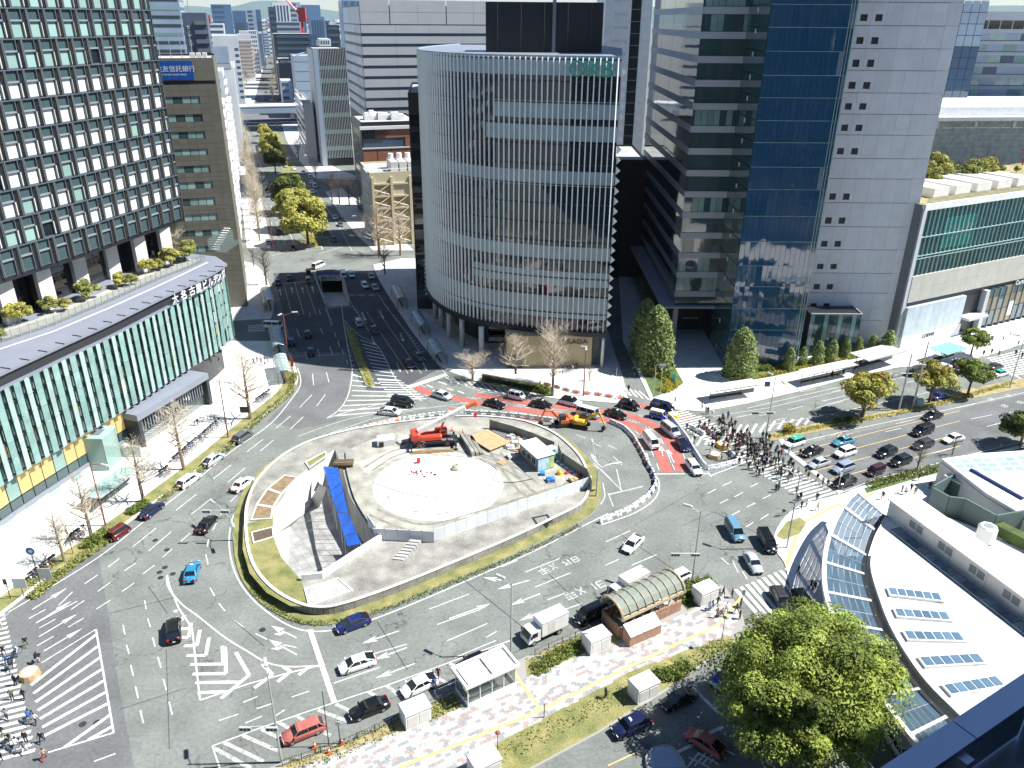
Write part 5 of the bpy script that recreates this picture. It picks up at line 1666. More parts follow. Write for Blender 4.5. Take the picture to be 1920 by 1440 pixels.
for k in range(bays):
 u0,u1=k*(ns-1)/bays,(k+1)*(ns-1)/bays
 q=MB();w_=.35
 a,b,c,d=cpt(u0,.0),cpt(u0+w_,.0),cpt(u0+w_,1),cpt(u0,1)
 q.quad(*[x+Vector((0,0,.14)) for x in (a,b,c,d)]);q.quad(*[x+Vector((0,0,-.3)) for x in (a,d,c,b)]);q.quad(a+Vector((0,0,.14)),d+Vector((0,0,.14)),d+Vector((0,0,-.3)),a+Vector((0,0,-.3)));q.quad(b+Vector((0,0,.14)),b+Vector((0,0,-.3)),c+Vector((0,0,-.3)),c+Vector((0,0,.14)))
 obj('rib',q,['frame_white'],cn)
 for i in range(2):
  for j in range(6):
   v0,v1=u0+.4+i*(u1-u0 - .45)/2,u0+.4+(i+1)*(u1-u0 - .45)/2 - .06
   s0,s1=.06+j*.148,.06+(j+1)*.148 - .022
   q=MB();q.quad(cpt(v0,s0,.05),cpt(v1,s0,.05),cpt(v1,s1,.05),cpt(v0,s1,.05));obj('pane',q,['canopy_glass'] if 'canopy_glass' in MT else [mat('canopy_glass',(.12,.20,.27),.08,rv=.2,spec=.8,alpha=.86)],cn)
 q=MB()
 for j in range(7):
  s0=.045+j*.148;q.tube([cpt(u0+.3,s0),cpt(u1,s0)],.07,4)
 v=u0+.4+(u1-u0 - .45)/2 - .03
 q.tube([cpt(v,0),cpt(v,1)],.07,4)
 obj('glazing_bars',q,['frame_white'],cn)
for k in range(0,bays+1,2):
 p=cpt(k*(ns-1)/bays,.5);q=MB();q.tube([(p.x,p.y,.12),(p.x,p.y,HZ+.6)],.16,8);obj('column',q,['frame_white'],cn)
# main roof: rising away from the curved eave
RT=GL([(1668,962),(1742,1000)],HZ+2.2)
rim=[cl2(p) for p in inner]
rim_in=[p+Vector((.9,.25)) for p in rim]
far=[cl2(G(1990,1235,HZ+3.2)),cl2(G(1990,1500,HZ+3.2))]
q=MB()
poly_=rim_in+[cl2(G(1900,1480,HZ+2.1)),cl2(G(2050,1480,HZ+2.1)),cl2(G(2050,1262,HZ+2.1)),cl2(G(1662,968,HZ+2.1))]
q.sheet([Vector((p.x,p.y,0)) for p in poly_],HZ+2.1,0);q.sheet([Vector((p.x,p.y,0)) for p in poly_],HZ+1.7,0,True)
obj('roof_deck',q,['roof_white'],cn)
q=MB();q.wall(rim,.5,HZ+1.0,HZ+1.62);obj('gutter',q,['black'],cn)
q=MB();q.wall(rim_in,.12,HZ+1.7,HZ+2.25);obj('roof_fascia',q,['frame_white'],cn)
for k in range(34):      # standing seams
 y=1000+k*13
 a,b=G(1630,y,HZ+2.1),G(2000,y+78,HZ+2.1)
 pts=[lrp(a,b,i/40) for i in range(41)]
 pts=[cl2(p) for p in pts if inside(cl2(p),poly_)]
 if len(pts)>2:
  q=MB();q.strip([pts[0],pts[-1]],.05 if k%4 else .12,HZ+2.112);obj('roof_seam',q,['offwhite' if k%4 else 'steel'],cn)
for (x0,y0,x1_,y1_) in [(1665,1110,1768,1122),(1678,1150,1783,1158),(1697,1193,1808,1196),(1728,1243,1845,1236),(1775,1296,1880,1278)]:
 a,b=cl2(G(x0,y0,HZ+2.3)),cl2(G(x1_,y1_,HZ+2.3))
 L_=(b-a).length;an=math.atan2(b.y-a.y,b.x-a.x)
 fr=MB();fr.box(0,L_,-.7,.9,0,.3);f=setm(obj('roof_light',fr,['frame_white'],cn),frame_at(a,an,HZ+2.12))
 for j in range(6):
  bx('pane','skylight',f,.25+j*(L_ - .4)/6,.25+(j+1)*(L_ - .4)/6 - .18,-.5,.7,.31,.36)
# clerestory spine
sp=thing('station_spine','long white station roof spine with small square windows in its side','building',G(1666,965,0),0)
a=G(1662,968,HZ+2.1);b=G(1920,1164,HZ+2.1)
an=math.atan2(b.y-a.y,b.x-a.x);L_=(b-a).length*1.25
sp.location=(a.x,a.y,0);sp.rotation_euler.z=an
bx('wall','offwhite',sp,0,L_,0,3.7,.12,HZ+4.8)
bx('roof','roof_white',sp,-.3,L_,-.3,4.0,HZ+4.81,HZ+5.0)
for k in range(10):
 for j in (0,1.2):
  bx('window','grey_metal',sp,4+k*5+j,5+k*5+j,-.06,-.002,HZ+3.2,HZ+4.2)
for k in range(26):
 bx('roof_pane','skylight',sp,3+k*1.5,4.4+k*1.5,-2.2,-.5,HZ+2.25,HZ+2.4)
for k in range(9):bx('wall_joint','steel',sp,k*5.5,k*5.5+.06,-.03,-.001,.5,HZ+5.4)
# second roof, ramp court and vent
mat('pale_glass',(.30,.44,.52),.1,rv=.15,spec=.7)
c2=thing('side_canopy','second pointed white canopy with square glass lights at the right edge','canopy',G(1766,858,5),0)
c2.location=(0,0,0)
H2=5.0
pp=[(1766,860),(1835,850),(1960,842),(1960,990),(1850,925)]
P2=[G(x,y,H2) for x,y in pp]
q=MB();q.prism([(p.x,p.y) for p in P2],H2 - .6,H2,0,0,True);obj('roof',q,['roof_white'],c2)
for k in range(5):
 for i in range(2):
  for j in range(3):
   x=1786+k*42+i*19+j*9;y=861+j*9-k*2
   o0=G(x,y,H2);g=MB();g.quad(*[G(x+dx,y+dy,H2+.03) for dx,dy in ((0,7),(15,6.6),(10,0),(-5,.4))]);obj('pane',g,['pale_glass'],c2)
q=MB();q.wall([(p.x,p.y) for p in (P2[0],G(1850,925,H2),P2[3])],.3,.12,H2 - .62);obj('wall',q,['offwhite'],c2)
q=MB();p=[G(1820,873+8,H2+.1),G(1918,936,H2+.1)];q.tube(p,.35,8);obj('roof_pipe',q,['navy'],c2)
mat('court_green',(0.10,0.15,0.145),.6,var=.1,scale=.4)
cw_=thing('court_wall','dark green screen wall round the plant court between the two station roofs','wall',G(1745,935))
o=cw_.location
wp=GL([(1742,945),(1772,962),(1802,966),(1859,998),(1940,983)],3)
for a,b in zip(wp[:-1],wp[1:]):
 q=MB();q.wall([(a-o).xy,(b-o).xy],.3,.12,6.0);obj('wall_panel',q,['court_green'],cw_)
q=MB();q.wall([(G(x,y)-o).xy for x,y in [(1740,952),(1775,932),(1815,925)]],.3,.12,4.2);obj('wall_panel',q,['court_green'],cw_)
for px,lab in [((1795,930),'roofed plant box in the court nearer the pavement'),((1855,955),'white capped plant box in the court nearer the spine')]:
 t=thing('plant_box',lab,'plant box',G(*px),.5)
 bx('body','court_green',t,-2,2,-1.6,1.6,.12,3.4);bx('lid','offwhite',t,-2.2,2.2,-1.8,1.8,3.4,3.7)
t=thing('roof_vent','white octagonal vent drum on the flat roof beside the spine','vent',G(1846,1012,3.4))
q=MB();q.tube([(0,0,0),(0,0,2.2),(0,0,2.4)],[1.3,1.3,1.1],8);obj('drum',q,['frame_white'],t);q=MB();q.tube([(0,0,2.41),(0,0,2.45)],.7,8);obj('grille',q,['steel'],t)
q=MB();q.prism(GL([(1745,962),(1790,974),(1835,992),(1920,1034),(1990,1068),(1990,1140),(1900,1085)],3.0),.12,3.0,0,1);o_=obj('flat_roof',q,['offwhite','roof_white'],None,False,'low flat white roof between the spine and the green screen wall','roof')
q=MB();q.wall(GL([(1862,985+10),(1990,1060)],3.0),1.6,3.0,4.6);obj('roof_hedge',q,['lawn_green'],None,False,'clipped dark hedge on the station roof at the right edge','hedge')
# viewer's balcony
bl=thing('balcony','blue shaded balcony parapet with glass panels below the viewpoint','balcony',(0,0,0))
zr_=63.0
a,b=G(1650,1440,zr_),G(1920,1262,zr_)
dv=(b-a);dv.normalize();a0,b0=a-dv*3.0,b+dv*24
an=math.atan2(dv.y,dv.x);L_=(b0-a0).length
bl.location=(a0.x,a0.y,0);bl.rotation_euler.z=an
mat('rail_metal',(0.42,0.47,0.56),.35,.4)
mat('balcony_glass',(0.05,0.13,0.19),.06,spec=.8,alpha=.8)
for k in range(int(L_/2.2)+1):
 x=k*2.2;bx('handrail','rail_metal',bl,x-2.19,x - .01,-.32,.0,zr_ - .1,zr_)
 q=MB();q.box(x - .1,x+.1,-.3,-.05,zr_-1.2,zr_ - .11);q.box(x - .35,x - .2,-.45,-.12,zr_-1.2,zr_ - .11);obj('post',q,['rail_metal'],bl)
 bx('glass_panel','balcony_glass',bl,x+.15,x+1.8,-.12,-.09,zr_-1.15,zr_ - .15)
bx('kerb_beam','rail_metal',bl,-2,L_,-.7,.25,zr_-1.55,zr_-1.2)
bx('floor','dark_metal',bl,-2,L_,-9,-.7,zr_-1.9,zr_-1.55)

# the tower that carries the viewpoint: its flank shades the near right corner
st=thing('station_tower','tall tower carrying the viewpoint, its flank shading the near corner','office tower',(10.2,-0.4,0),math.radians(30.6))
bx('wall','grey_metal',st,-60,118,-45,0,0,104)
for k in range(22):
 bx('window_band','glass_dark',st,-60,118,.01,.12,7+k*4.3,10.6+k*4.3)
# ====== buildings along the avenue and the far city
mat('far_white',(0.66,0.68,0.69),.7,rv=.10,var=.08,scale=.1)
mat('far_grey',(0.36,0.40,0.45),.6,rv=.2,var=.08,scale=.1)
mat('far_blue',(0.10,0.19,0.32),.25,rv=.25,spec=.7)
mat('far_dark',(0.03,0.045,0.07),.3,rv=.2,spec=.6)
mat('far_window',(0.07,0.11,0.16),.15,spec=.7)
mat('far_tan',(0.50,0.40,0.32),.7,rv=.15)
mat('brick',(0.30,0.125,0.075),.8,var=.12,scale=.6,fine=.1)
mat('cream',(0.62,0.55,0.38),.8,var=.06,scale=.4)
mat('stripe_grey',(0.44,0.45,0.455),.6,var=.04,scale=.2)
mat('metal_blue',(0.34,0.42,0.50),.4,rv=.06)
glass('fin_building_glass',(0.03,0.075,0.085),.05,spec=.9)
# fin building with its grey end walls
AZ=A=Vector(G(606,312).xy);B=face(AZ,664);H=ZT(A,93)
t,W=block('finned_office','dark green glass office with close white fins and grey end pier',A,B,34,H,'slot_dark','office block')
nf=13;dz_=(H-3)/nf
for k in range(nf):
 z=2+k*dz_
 bar(t,'glass_band',('fin_glass' if k%2 else 'fin_building_glass') if k<11 else 'slot_dark',2.6,W,z+dz_*.45,z+dz_ - .1,.1);bar(t,'spandrel','slot_dark' if k!=11 else 'fin_glass',2.6,W,z,z+dz_*.42,.14)
fm=bxm('fin',['fin_white'],(-.07,.07,-.3,-.15,4,H+.4))
for k in range(17):setm(obj('fin',fm,[],t),Matrix.Translation((2.8+k*(W-3)/16,0,0)))
bar(t,'pier','metal_blue',0,2.4,0,H+.6,.7)
sbar(t,'end_wall','stripe_grey',W,0,34,0,H,.25,True,.02)
A2=A-PRP*1.0+STR*12
t,W2=block('banded_wing','lower grey wing with slanting dark window bands behind the finned office',A2-PRP*5.5,A2-PRP*.6,70,ZT(A2,196),'stripe_grey','building')
for k in range(8):sbar(t,'window_band','far_window',W2,1,68,3+k*4.2,4.9+k*4.2,.1,True)
AZ=AY(552,130,560);A3=Vector(AZ.xy);B3=face(AZ,603)
t,W=block('metal_office','pale blue metal clad office with a roof frame beyond the finned office',A3,B3,30,ZT(A3,106),'metal_blue','office block')
for k in range(7):bar(t,'panel_joint','far_dark',0,W,20+k*6,20.2+k*6,.05);bar(t,'window','far_window',W*.62,W*.95,21.5+k*6,24+k*6,.08)
bx('roof_plant','white',t,W*.4,W*.8,2,8,ZT(A3,106)-9,ZT(A3,106)-5)
q=MB();q.tube([(0,0,ZT(A3,106)),(W*.9,4,ZT(A3,106)+5)],.5,6);obj('roof_frame',q,['metal_blue'],t)
# striped slab
AZ=AY(688,225,345);A=Vector(AZ.xy);B=face(AZ,985)
H=ZT(A,12)
t,W=block('banded_slab','large grey slab of flush wall bands and dark ribbon windows',A,B,55,H,'slot_dark','office block',roof='far_white')
ys=[(47,62),(68,82),(88,103),(109,123),(129,143),(149,164),(170,184),(190,202),(209,222)]
for k,(y0,y1) in enumerate(ys):
 z1,z0=ZT(A,y0),ZT(A,y1)
 for j in range(5):bar(t,'wall_band','stripe_grey',j*W/5+.04,(j+1)*W/5 - .04,z0,z1,.3)
 for j in range(3):sbar(t,'wall_band','far_white',W,j*18+.05,j*18+17.9,z0,z1,.3,True)
 bar(t,'ribbon_window','far_window',0,W,z1+.2,z1+1.6,.05)
for j in range(6):
 for i in range(2):bar(t,'wall_band','stripe_grey',j*W/6+(.35 if j%2 else .04),(j+1)*W/6 - .04,ZT(A,45)+i*4.4,ZT(A,45)+i*4.4+4.3,.3)
for i in range(3):sbar(t,'wall_band','far_white',W,.05+i*18,i*18+17.9,ZT(A,45),H,.3,True)
bx('roof_plant','offwhite',t,10,40,5,20,H,H+4)
# brick block
AZ=AY(683,330,300);A=Vector(AZ.xy);B=face(AZ,790);H=ZT(A,232)
t,W=block('brick_block','red brown tiled block with a dark glazed top storey',A,B,26,H,'slot_dark','building')
for k in range(4):
 x0,x1=k*W/4+.15,(k+1)*W/4 - .15
 for j in range(3):bar(t,'brick_panel','brick',x0,x1,H-27+j*6.05,H-27+j*6.05+6.0,.25)
bar(t,'brick_panel','brick',5,W,H-5.2,H-2.2,.3);bar(t,'top_window','far_window',.5,W*.72,H-8.2,H-5.4,.1)
bar(t,'brick_panel','brick',W*.74,W,H-8.4,H-5.4,.3);bar(t,'cornice','far_white',-.5,W,H-2.1,H-1.0,.8);bar(t,'ledge','far_white',0,W,H-9.0,H-8.5,.45)
text_obj('lettering','BANSHO',2.2,'black',t,(5.2,-.5,H-3.6),(math.pi/2,0,0),.2)
roof_kit(t,W,26,H,5,'white')
for k in range(7):sbar(t,'side_window','far_window',W,3,22,3+k*4.6,5.5+k*4.6,.08,True)
# cream block with outer bracing
AZ=A=Vector(G(702,462).xy);B=face(AZ,800);H=ZT(A,327)
t,W=block('cream_block','cream block with crossed outside bracing and a roof full of cooling plant',A,B,22,H,'cream','building')
fl=5;dz_=(H-4)/fl
for k in range(fl):
 z=1+k*dz_
 for j in range(2):
  if k==fl-1 and j==1:continue
  x0,x1=.8+j*W*.34,.8+(j+1)*W*.34
  bar(t,'recess','wood',x0+.2,x1 - .2,z+.4,z+dz_ - .9,.04)
  q=MB();q.tube([(x0,-.3,z),(x1,-.3,z+dz_)],.18,4);obj('brace',q,['cream'],t)
  q=MB();q.tube([(x0,-.3,z+dz_*.5),(x1,-.3,z)],.12,4);obj('brace',q,['offwhite'],t)
 bar(t,'floor_beam','cream',.3,W*.7,z+dz_ - .6,z+dz_,.4)
for x in (.4,W*.34+.5,W*.68+.6):bar(t,'pier','cream',x,x+.8,0,H-1,.5)
for x in (W*.74,W*.84):bar(t,'window','far_window',x,x+1.6,H-5,H-3.2,.05)
sbar(t,'side_wall','far_grey',W,0,22,0,H - .1,.1,True,.01)
for k in range(6):sbar(t,'side_ledge','far_white',W,3,12,4+k*4,4.4+k*4,.5,True,.1)
for i in range(4):
 for j in range(2):
  q=MB();x,y=W*.42+i*2.9,3+j*5;rbox(q,x,x+2.4,y,y+3.6,H+.1,H+3.2);obj('cooling_unit',q,['offwhite'],t)
  if j:q=MB();q.tube([(x+1.2,y+1.8,H+3.2),(x+1.2,y+1.8,H+5)],.9,10);obj('cooling_fan',q,['white'],t)
q=MB();q.tube([(0.5,.5,H+1.4),(W,.5,H+1.4)],.07,4)
for k in range(14):q.tube([(.5+k*(W-1)/13,.5,H),(.5+k*(W-1)/13,.5,H+1.4)],.05,4)
obj('roof_rail',q,['white'],t)
# black glazed slab beside the curved tower
AZ=A=Vector(G(783,580).xy);B=A+Vector((11,1));H=ZT(A,178)
t,W=block('black_slab','black glazed slab squeezed against the curved tower',A,B,34,H,'black','office block')
for k in range(12):
 for j in range(3):bar(t,'window','glass_dark' if (k*3+j)%4 else 'spandrel_teal',.3+j*3.2,3.2+j*3.2,3+k*4,5.6+k*4,.06)
for j in range(9):bar(t,'light_slat','blind_white',2.2,4.4,4+j*1.15,4.7+j*1.15,.12)
# left side of the avenue: fronts stepping away
def pt_on(x,y):return Vector(G(x,y).xy)
E0=Vector((-81.5,229))
left=[(0,14,23,'far_white','white walled shop block with balconies right behind the stone bank'),(16,20,32,'far_white','plain white block second along the left side of the avenue'),(38,24,47,'far_white','taller white block with a dark stripe on the left of the avenue'),(66,22,28,'far_tan','tan block between white ones on the left of the avenue'),(92,30,40,'far_white','broad white block half way along the left side of the avenue'),
  (126,30,50,'far_white','tall white block before the bridge on the left'),(160,40,36,'far_grey','grey block near the bridge on the left'),(205,40,52,'far_white','white block just short of the expressway on the left')]
for k,(s,w_,h_,m_,lab) in enumerate(left):
 P=E0+STR*s
 t,W=block('avenue_block',lab,P-PRP*30,P-PRP*.3,w_-1,h_,m_,'building')
 for j in range(int(h_/3.6)):
  sbar(t,'balcony','far_white',W,1,w_-2.5,1.4+j*3.6,2.5+j*3.6,.9);sbar(t,'window_band','far_window',W,1.5,w_-3,2.6+j*3.6,4.4+j*3.6,.05)
  bar(t,'window_band','far_window',W*.35,W-1.5,2.6+j*3.6,4.2+j*3.6,.05)
 roof_kit(t,W,w_,h_,3)
q_=thing('blade_sign','tall dark red vertical sign on the left side of the avenue','sign',(E0-PRP*-.2).to_tuple()+(0,),math.atan2(PRP.y,PRP.x))
bx('panel',mat('maroon',(.10,.012,.03),.5),q_,0,.9,-.15,.15,5,20)
for k in range(12):bx('sign_mark','white',q_,.2,.7,-.2,-.151,5.6+k*1.2,6.2+k*1.2)
# hoarding roof with pale blue panel
AZ=AY(396,118,420);A=Vector(AZ.xy);t,W=block('signboard_block','white block carrying a pale blue rooftop board on the left of the avenue',A,face(AZ,437),60,ZT(A,128),'far_white','building')
bar(t,'rooftop_board','pale_blue_panel',0,W*.85,ZT(A,118),ZT(A,87),.3);bar(t,'board_base','far_grey',0,W*.9,ZT(A,128),ZT(A,118),.2)
sbar(t,'dark_strip','far_dark',W,20,26,5,ZT(A,132),.2)
AZ=AY(396,60,680);A=Vector(AZ.xy);t,W=block('big_white_block','big plain white block left of the avenue beyond the rooftop board',A,face(AZ,444),60,ZT(A,68),'far_white','building')
for k in range(9):bar(t,'window_band','far_window',W*.82,W - .5,10+k*4.5,12+k*4.5,.06);sbar(t,'window_band','far_tan',W,2,40,10+k*4.5,12.4+k*4.5,.08)
AZ=AY(447,80,1000);A=Vector(AZ.xy);t,W=block('balcony_flats','white flats with tan balcony bands left of the avenue',A,face(AZ,472),40,ZT(A,65),'far_white','flats')
for k in range(10):bar(t,'balcony','far_tan',0,W,8+k*4,9.8+k*4,.8);sbar(t,'balcony','far_tan',W,0,40,8+k*4,9.8+k*4,.8)
# further named blocks
FAR = [  # x0, x1, top row, distance, material, window style, label
 (421,457,8,1150,'far_blue','h','blue glass tower standing left of the avenue on the skyline'),
 (458,482,20,1250,'far_blue','f','second blue tower right of the skyline pair'),
 (484,500,18,1300,'pale_blue_panel','h','pale striped tower between two blue ones on the skyline'),
 (500,509,18,1350,'far_blue','f','narrow bright blue tower at the head of the avenue'),
 (524,535,13,900,'far_dark','h','dark narrow tower beside the construction crane'),
 (531,562,4,1050,'far_white','v','tower under construction with a red crane on it'),
 (560,581,4,1150,'pale_blue_panel','h','pale tower behind the construction crane'),
 (582,616,9,1250,'far_blue','f','broad dark blue tower right of the crane'),
 (597,622,31,760,'far_blue','v','two toned blue block in front of the dark tower'),
 (530,579,40,950,'far_grey','h','grey banded office under the crane'),
 (527,597,63,800,'far_dark','h','dark glass office right of the avenue'),
 (530,553,110,780,'far_dark','n','dark slate block with a white triangle sign'),
 (532,552,152,660,'pale_blue_panel','h','blue striped low block by the expressway'),
 (610,630,73,640,'far_white','p','white block with punched windows right of the avenue'),
 (655,706,0,900,'far_blue','p','blue tower top peeping over the banded slab'),
 (405,440,44,900,'far_white','h','white low block with a red roof sign left of the skyline'),
 (466,482,58,1050,'far_white','v','pale slender flats half way down the left side'),
 (482,498,57,1150,'far_white','p','narrow white flats before the pale tower'),
 (500,507,60,1250,'far_white','v','tall thin white flats at the head of the trees'),
 (507,518,62,1700,'far_grey','h','grey green block closing the avenue view'),
]
def far_block(x0,x1,yt,Y,m,st_,lab,depth=30,grp=None):
 AZ=AY(x0,200,Y);A=Vector(AZ.xy);B=face(AZ,x1);H=ZT(A,yt)
 t,W=block('city_block',lab,A,B,depth,H,m,'building',para=0,group=grp)
 n=max(3,min(14,int(H/5)))
 for k in range(n):
  z=H*(k+.3)/n
  if st_=='h':bar(t,'window_band','far_window',W*.08,W*.62 if 'blue' in m else W*.94,z,z+H/n*.45,.15)
  elif st_=='p':
   for j in range(4):bar(t,'window','far_window',W*(.1+j*.22),W*(.22+j*.22),z,z+H/n*.5,.15)
 if st_=='v':
  for j in range(5):bar(t,'window_strip','far_window',W*(.08+j*.18),W*(.18+j*.18),H*.1,H*.96,.15)
 if st_=='f':bar(t,'curtain_wall','far_window',W*.15,W*.85,H*.1,H*.8,.15)
 return t,A,B,H,W
fb={}
for f in FAR:fb[f[6]]=far_block(*f)
t,A,B,H,W=fb['dark slate block with a white triangle sign']
text_obj('lettering','▲ ADVAN',3.2,'white',t,(W*.5,-.3,ZT(A,116)),(math.pi/2,0,0),.05)
t,A,B,H,W=fb['white low block with a red roof sign left of the skyline']
bar(t,'roof_sign','red',W*.1,W*.35,H,H+8,.2)
t,A,B,H,W=fb['white block with punched windows right of the avenue']
# tower crane
cA=AY(566,40,940);zt_=ZT(cA,10)
t=thing('tower_crane','red tower crane on the skyline right of the avenue','crane',(cA.x,cA.y,0))
q=MB();q.tube([(0,0,40),(0,0,zt_-8)],1.4,4);obj('mast',q,['red'],t)
q=MB();q.tube([(3,0,zt_-14),(-22,0,zt_+14)],1.1,4);obj('jib',q,['red'],t)
bx('cab','red',t,-3,5,-2,2,zt_-16,zt_-2)
# expressway and footbridge
AZ=A=Vector(G(405,238).xy);t=thing('expressway','pale elevated expressway deck crossing the avenue','bridge',(A.x,A.y,0),math.atan2(PRP.y,PRP.x))
bx('deck','far_grey',t,0,190,0,16,9.5,11.0)
bx('side_girder','metal_blue',t,0,190,-.3,0,8.2,12.6);bx('barrier','far_white',t,0,190,-.5,16,12.61,13.3)
for k in range(5):
 bx('pier','concrete',t,12+k*40,15+k*40,5,9,0,9.4)
AZ=A=Vector(G(445,244).xy);t=thing('span','dark sided footbridge over the avenue before the expressway','bridge',(A.x,A.y,0),math.atan2(PRP.y,PRP.x))
bx('deck','concrete_light',t,0,78,0,4,4.6,5.2);bx('parapet','navy',t,0,78,-.1,0,4.7,6.6)  # raised deck on piers with a navy side
for k in range(4):
 bx('pier','concrete',t,3+k*23,4+k*23,1,3,0,4.6)
# the rest of the city in the gap: many blocks, each its own
used=0
cols=['far_white','far_white','far_white','far_grey','far_tan','far_blue','far_dark']
names={'far_white':'white','far_grey':'grey','far_tan':'tan','far_blue':'blue','far_dark':'dark'}
ST2=Vector((-.304,.953))
for i in range(230):
 x0=rnd.uniform(372,662)
 Y=rnd.uniform(900,2600) if not 455<x0<530 else rnd.uniform(1700,3600)
 wpx=rnd.uniform(14,34)*700/Y+3
 if Y<1500 and 440<x0+wpx and x0<532:continue
 m_=rnd.choice(cols)
 AZ=AY(x0,200,Y);A=Vector(AZ.xy);h_=min(62,rnd.choice([12,16,20,26,32,44])*rnd.uniform(.8,1.3)*(1+Y/4000))
 B=face(AZ,x0+wpx);an=math.atan2(PRP.y,PRP.x);Wd=(B-A).length
 t=thing('distant_block',names[m_]+' walled block in the crowded city beyond the expressway','building',(A.x,A.y,0),an,names[m_]+' distant blocks')
 bx('wall',m_,t,0,Wd,0,22,0,h_)
 q=MB();nb=int(h_/7)
 for k in range(nb):
  bx('window_band','far_window',t,Wd*.1,Wd*.9,-.2,-.02,h_*(k+.3)/nb,h_*(k+.65)/nb)
 bx('roof_house','far_white',t,Wd*.3,Wd*.7,5,14,h_,h_+3)
# hills
def ridge(name,Y,prof,m_):
 q=MB();vs,fs=[],[]
 for x,y in prof:
  p=AY(x,y,Y);vs+=[(p.x,Y-900,0),(p.x,Y,p.z),(p.x,Y+1500,p.z*.6),(p.x,Y+3000,0)]
 for i in range(len(prof)-1):
  for k in range(3):fs.append((i*4+k,(i+1)*4+k,(i+1)*4+k+1,i*4+k+1))
 q.add(vs,fs);return obj(name,q,[m_],None,True,kind='structure')
mat('hill',(0.06,0.12,0.11),.95)
ridge('far_hills',16000,[(-400,20),(0,14),(250,17),(330,10),(378,12),(395,14),(410,11),(430,13),(455,8),(470,3),(490,1),(515,1),(535,3),(560,8),(585,14),(610,18),(640,22),(670,21),(760,15),(900,18),(1200,12),(1500,16),(1900,10),(2400,20)],'hill')
# ====== vegetation
def leaf_mat(name,a,b,scale=.9):
 m=mat(name,b,.6,var=.3,scale=scale,dark=a,detail=2,rv=.07,spec=.25)
 n=m.node_tree.nodes;L=m.node_tree.links.new
 bs=n['Principled BSDF'];tr=n.new('ShaderNodeBsdfTranslucent');mx=n.new('ShaderNodeMixShader');mx.inputs[0].default_value=.22
 L(bs.inputs['Base Color'].links[0].from_socket,tr.inputs[0]);L(bs.outputs[0],mx.inputs[1]);L(tr.outputs[0],mx.inputs[2]);L(mx.outputs[0],n['Material Output'].inputs[0])
leaf_mat('leaf_camphor',(.15,.21,.04),(.34,.40,.08));leaf_mat('leaf_dark',(.02,.04,.018),(.06,.085,.03));leaf_mat('leaf_yellow',(.25,.26,.05),(.46,.43,.11))
leaf_mat('leaf_gold',(.24,.20,.03),(.40,.33,.06));leaf_mat('leaf_conifer',(.16,.22,.08),(.35,.41,.15));leaf_mat('leaf_fresh',(.17,.2,.05),(.33,.33,.10));leaf_mat('leaf_hedge',(.07,.115,.025),(.19,.225,.045))
leaf_mat('leaf_border',(.25,.22,.03),(.42,.36,.06))
def leaves(b,c,r,n,s,m=0,upb=0.0):
 "n leaf sprays in an ellipsoid clump"
 for _ in range(n):
  u=Vector((rnd.gauss(0,1),rnd.gauss(0,1),rnd.gauss(upb,1)));u.normalize()
  k=rnd.random()**(.4 if not upb else .2)
  p=Vector((c[0]+u.x*r[0]*k,c[1]+u.y*r[1]*k,c[2]+u.z*r[2]*k))
  nn=(u+Vector((rnd.gauss(0,.5),rnd.gauss(0,.5),rnd.gauss(.4,.5)))).normalized()
  t=nn.cross(Vector((rnd.gauss(0,1),rnd.gauss(0,1),rnd.gauss(0,1)))).normalized();q=nn.cross(t)
  ss=s*rnd.uniform(.6,1.25)
  b.add([p-t*ss,p+q*ss*.55+nn*ss*.12,p+t*ss,p-q*ss*.55+nn*ss*.1],[(0,1,2,3)],m)
def limb(b,p,d,L,r,depth,spread,tw=None,min_r=.02,up=.15,kids=(2,3)):
 n=3
 pts,rad=[Vector(p)],[r]
 dd=Vector(d)
 for i in range(n):
  dd=(dd+Vector((rnd.gauss(0,.12),rnd.gauss(0,.12),rnd.gauss(.02,.08)))).normalized()
  pts.append(pts[-1]+dd*L/n);rad.append(max(min_r*.6,r*(1 - .55*(i+1)/n)))
 b.add(*tube_data(pts,rad,5 if r>.06 else 3),0 if (tw is None or r>.05) else tw)
 ends.append(pts[-1])
 if depth<=0:return
 for k in range(rnd.randint(*kids)):
  i=rnd.randint(1,n)
  a=rnd.uniform(0,6.28)
  side=Vector((math.cos(a),math.sin(a),0))
  nd=(dd*(1-spread)+side*spread+Vector((0,0,up))).normalized()
  limb(b,pts[i],nd,L*rnd.uniform(.55,.8),rad[i]*.7,depth-1,spread,tw,min_r,up,kids)
ends=[]
def tube_data(pts,rad,n):
 t=MB();t.tube(pts,rad,n,0,False);return t.v,t.f
def bare_tree(h,crown='cone',seed=0,dens=1.0,pale=True):
 "trunk mesh, branch mesh"
 st_=rnd.getstate();rnd.seed(seed)
 tr=MB();tr.tube([(0,0,0),(.05,0,h*.3),(0,.06,h*.62),(.03,0,h*.97)],[.24,.2,.12,.03],7)
 br=MB()
 nb=int(36*dens)
 for k in range(nb):
  t=rnd.uniform(.25,.95)
  a=k*2.4+rnd.uniform(-.4,.4)
  wid=(1-t)*.95+.12 if crown=='cone' else math.sin(min(1,(t - .2)/.8)*2.6)*.55+.12
  limb(br,(0,0,h*t),Vector((math.cos(a),math.sin(a),.55 if crown=='cone' else .9)).normalized(),h*.40*wid,.075*(1.2-t)+.02,3,.55,0,.018,.22,(2,3))
 rnd.setstate(st_)
 return tr.mesh('trunk',['bark' if not pale else 'bark_pale']),br.mesh('branches',['twig' if pale else 'bark'])
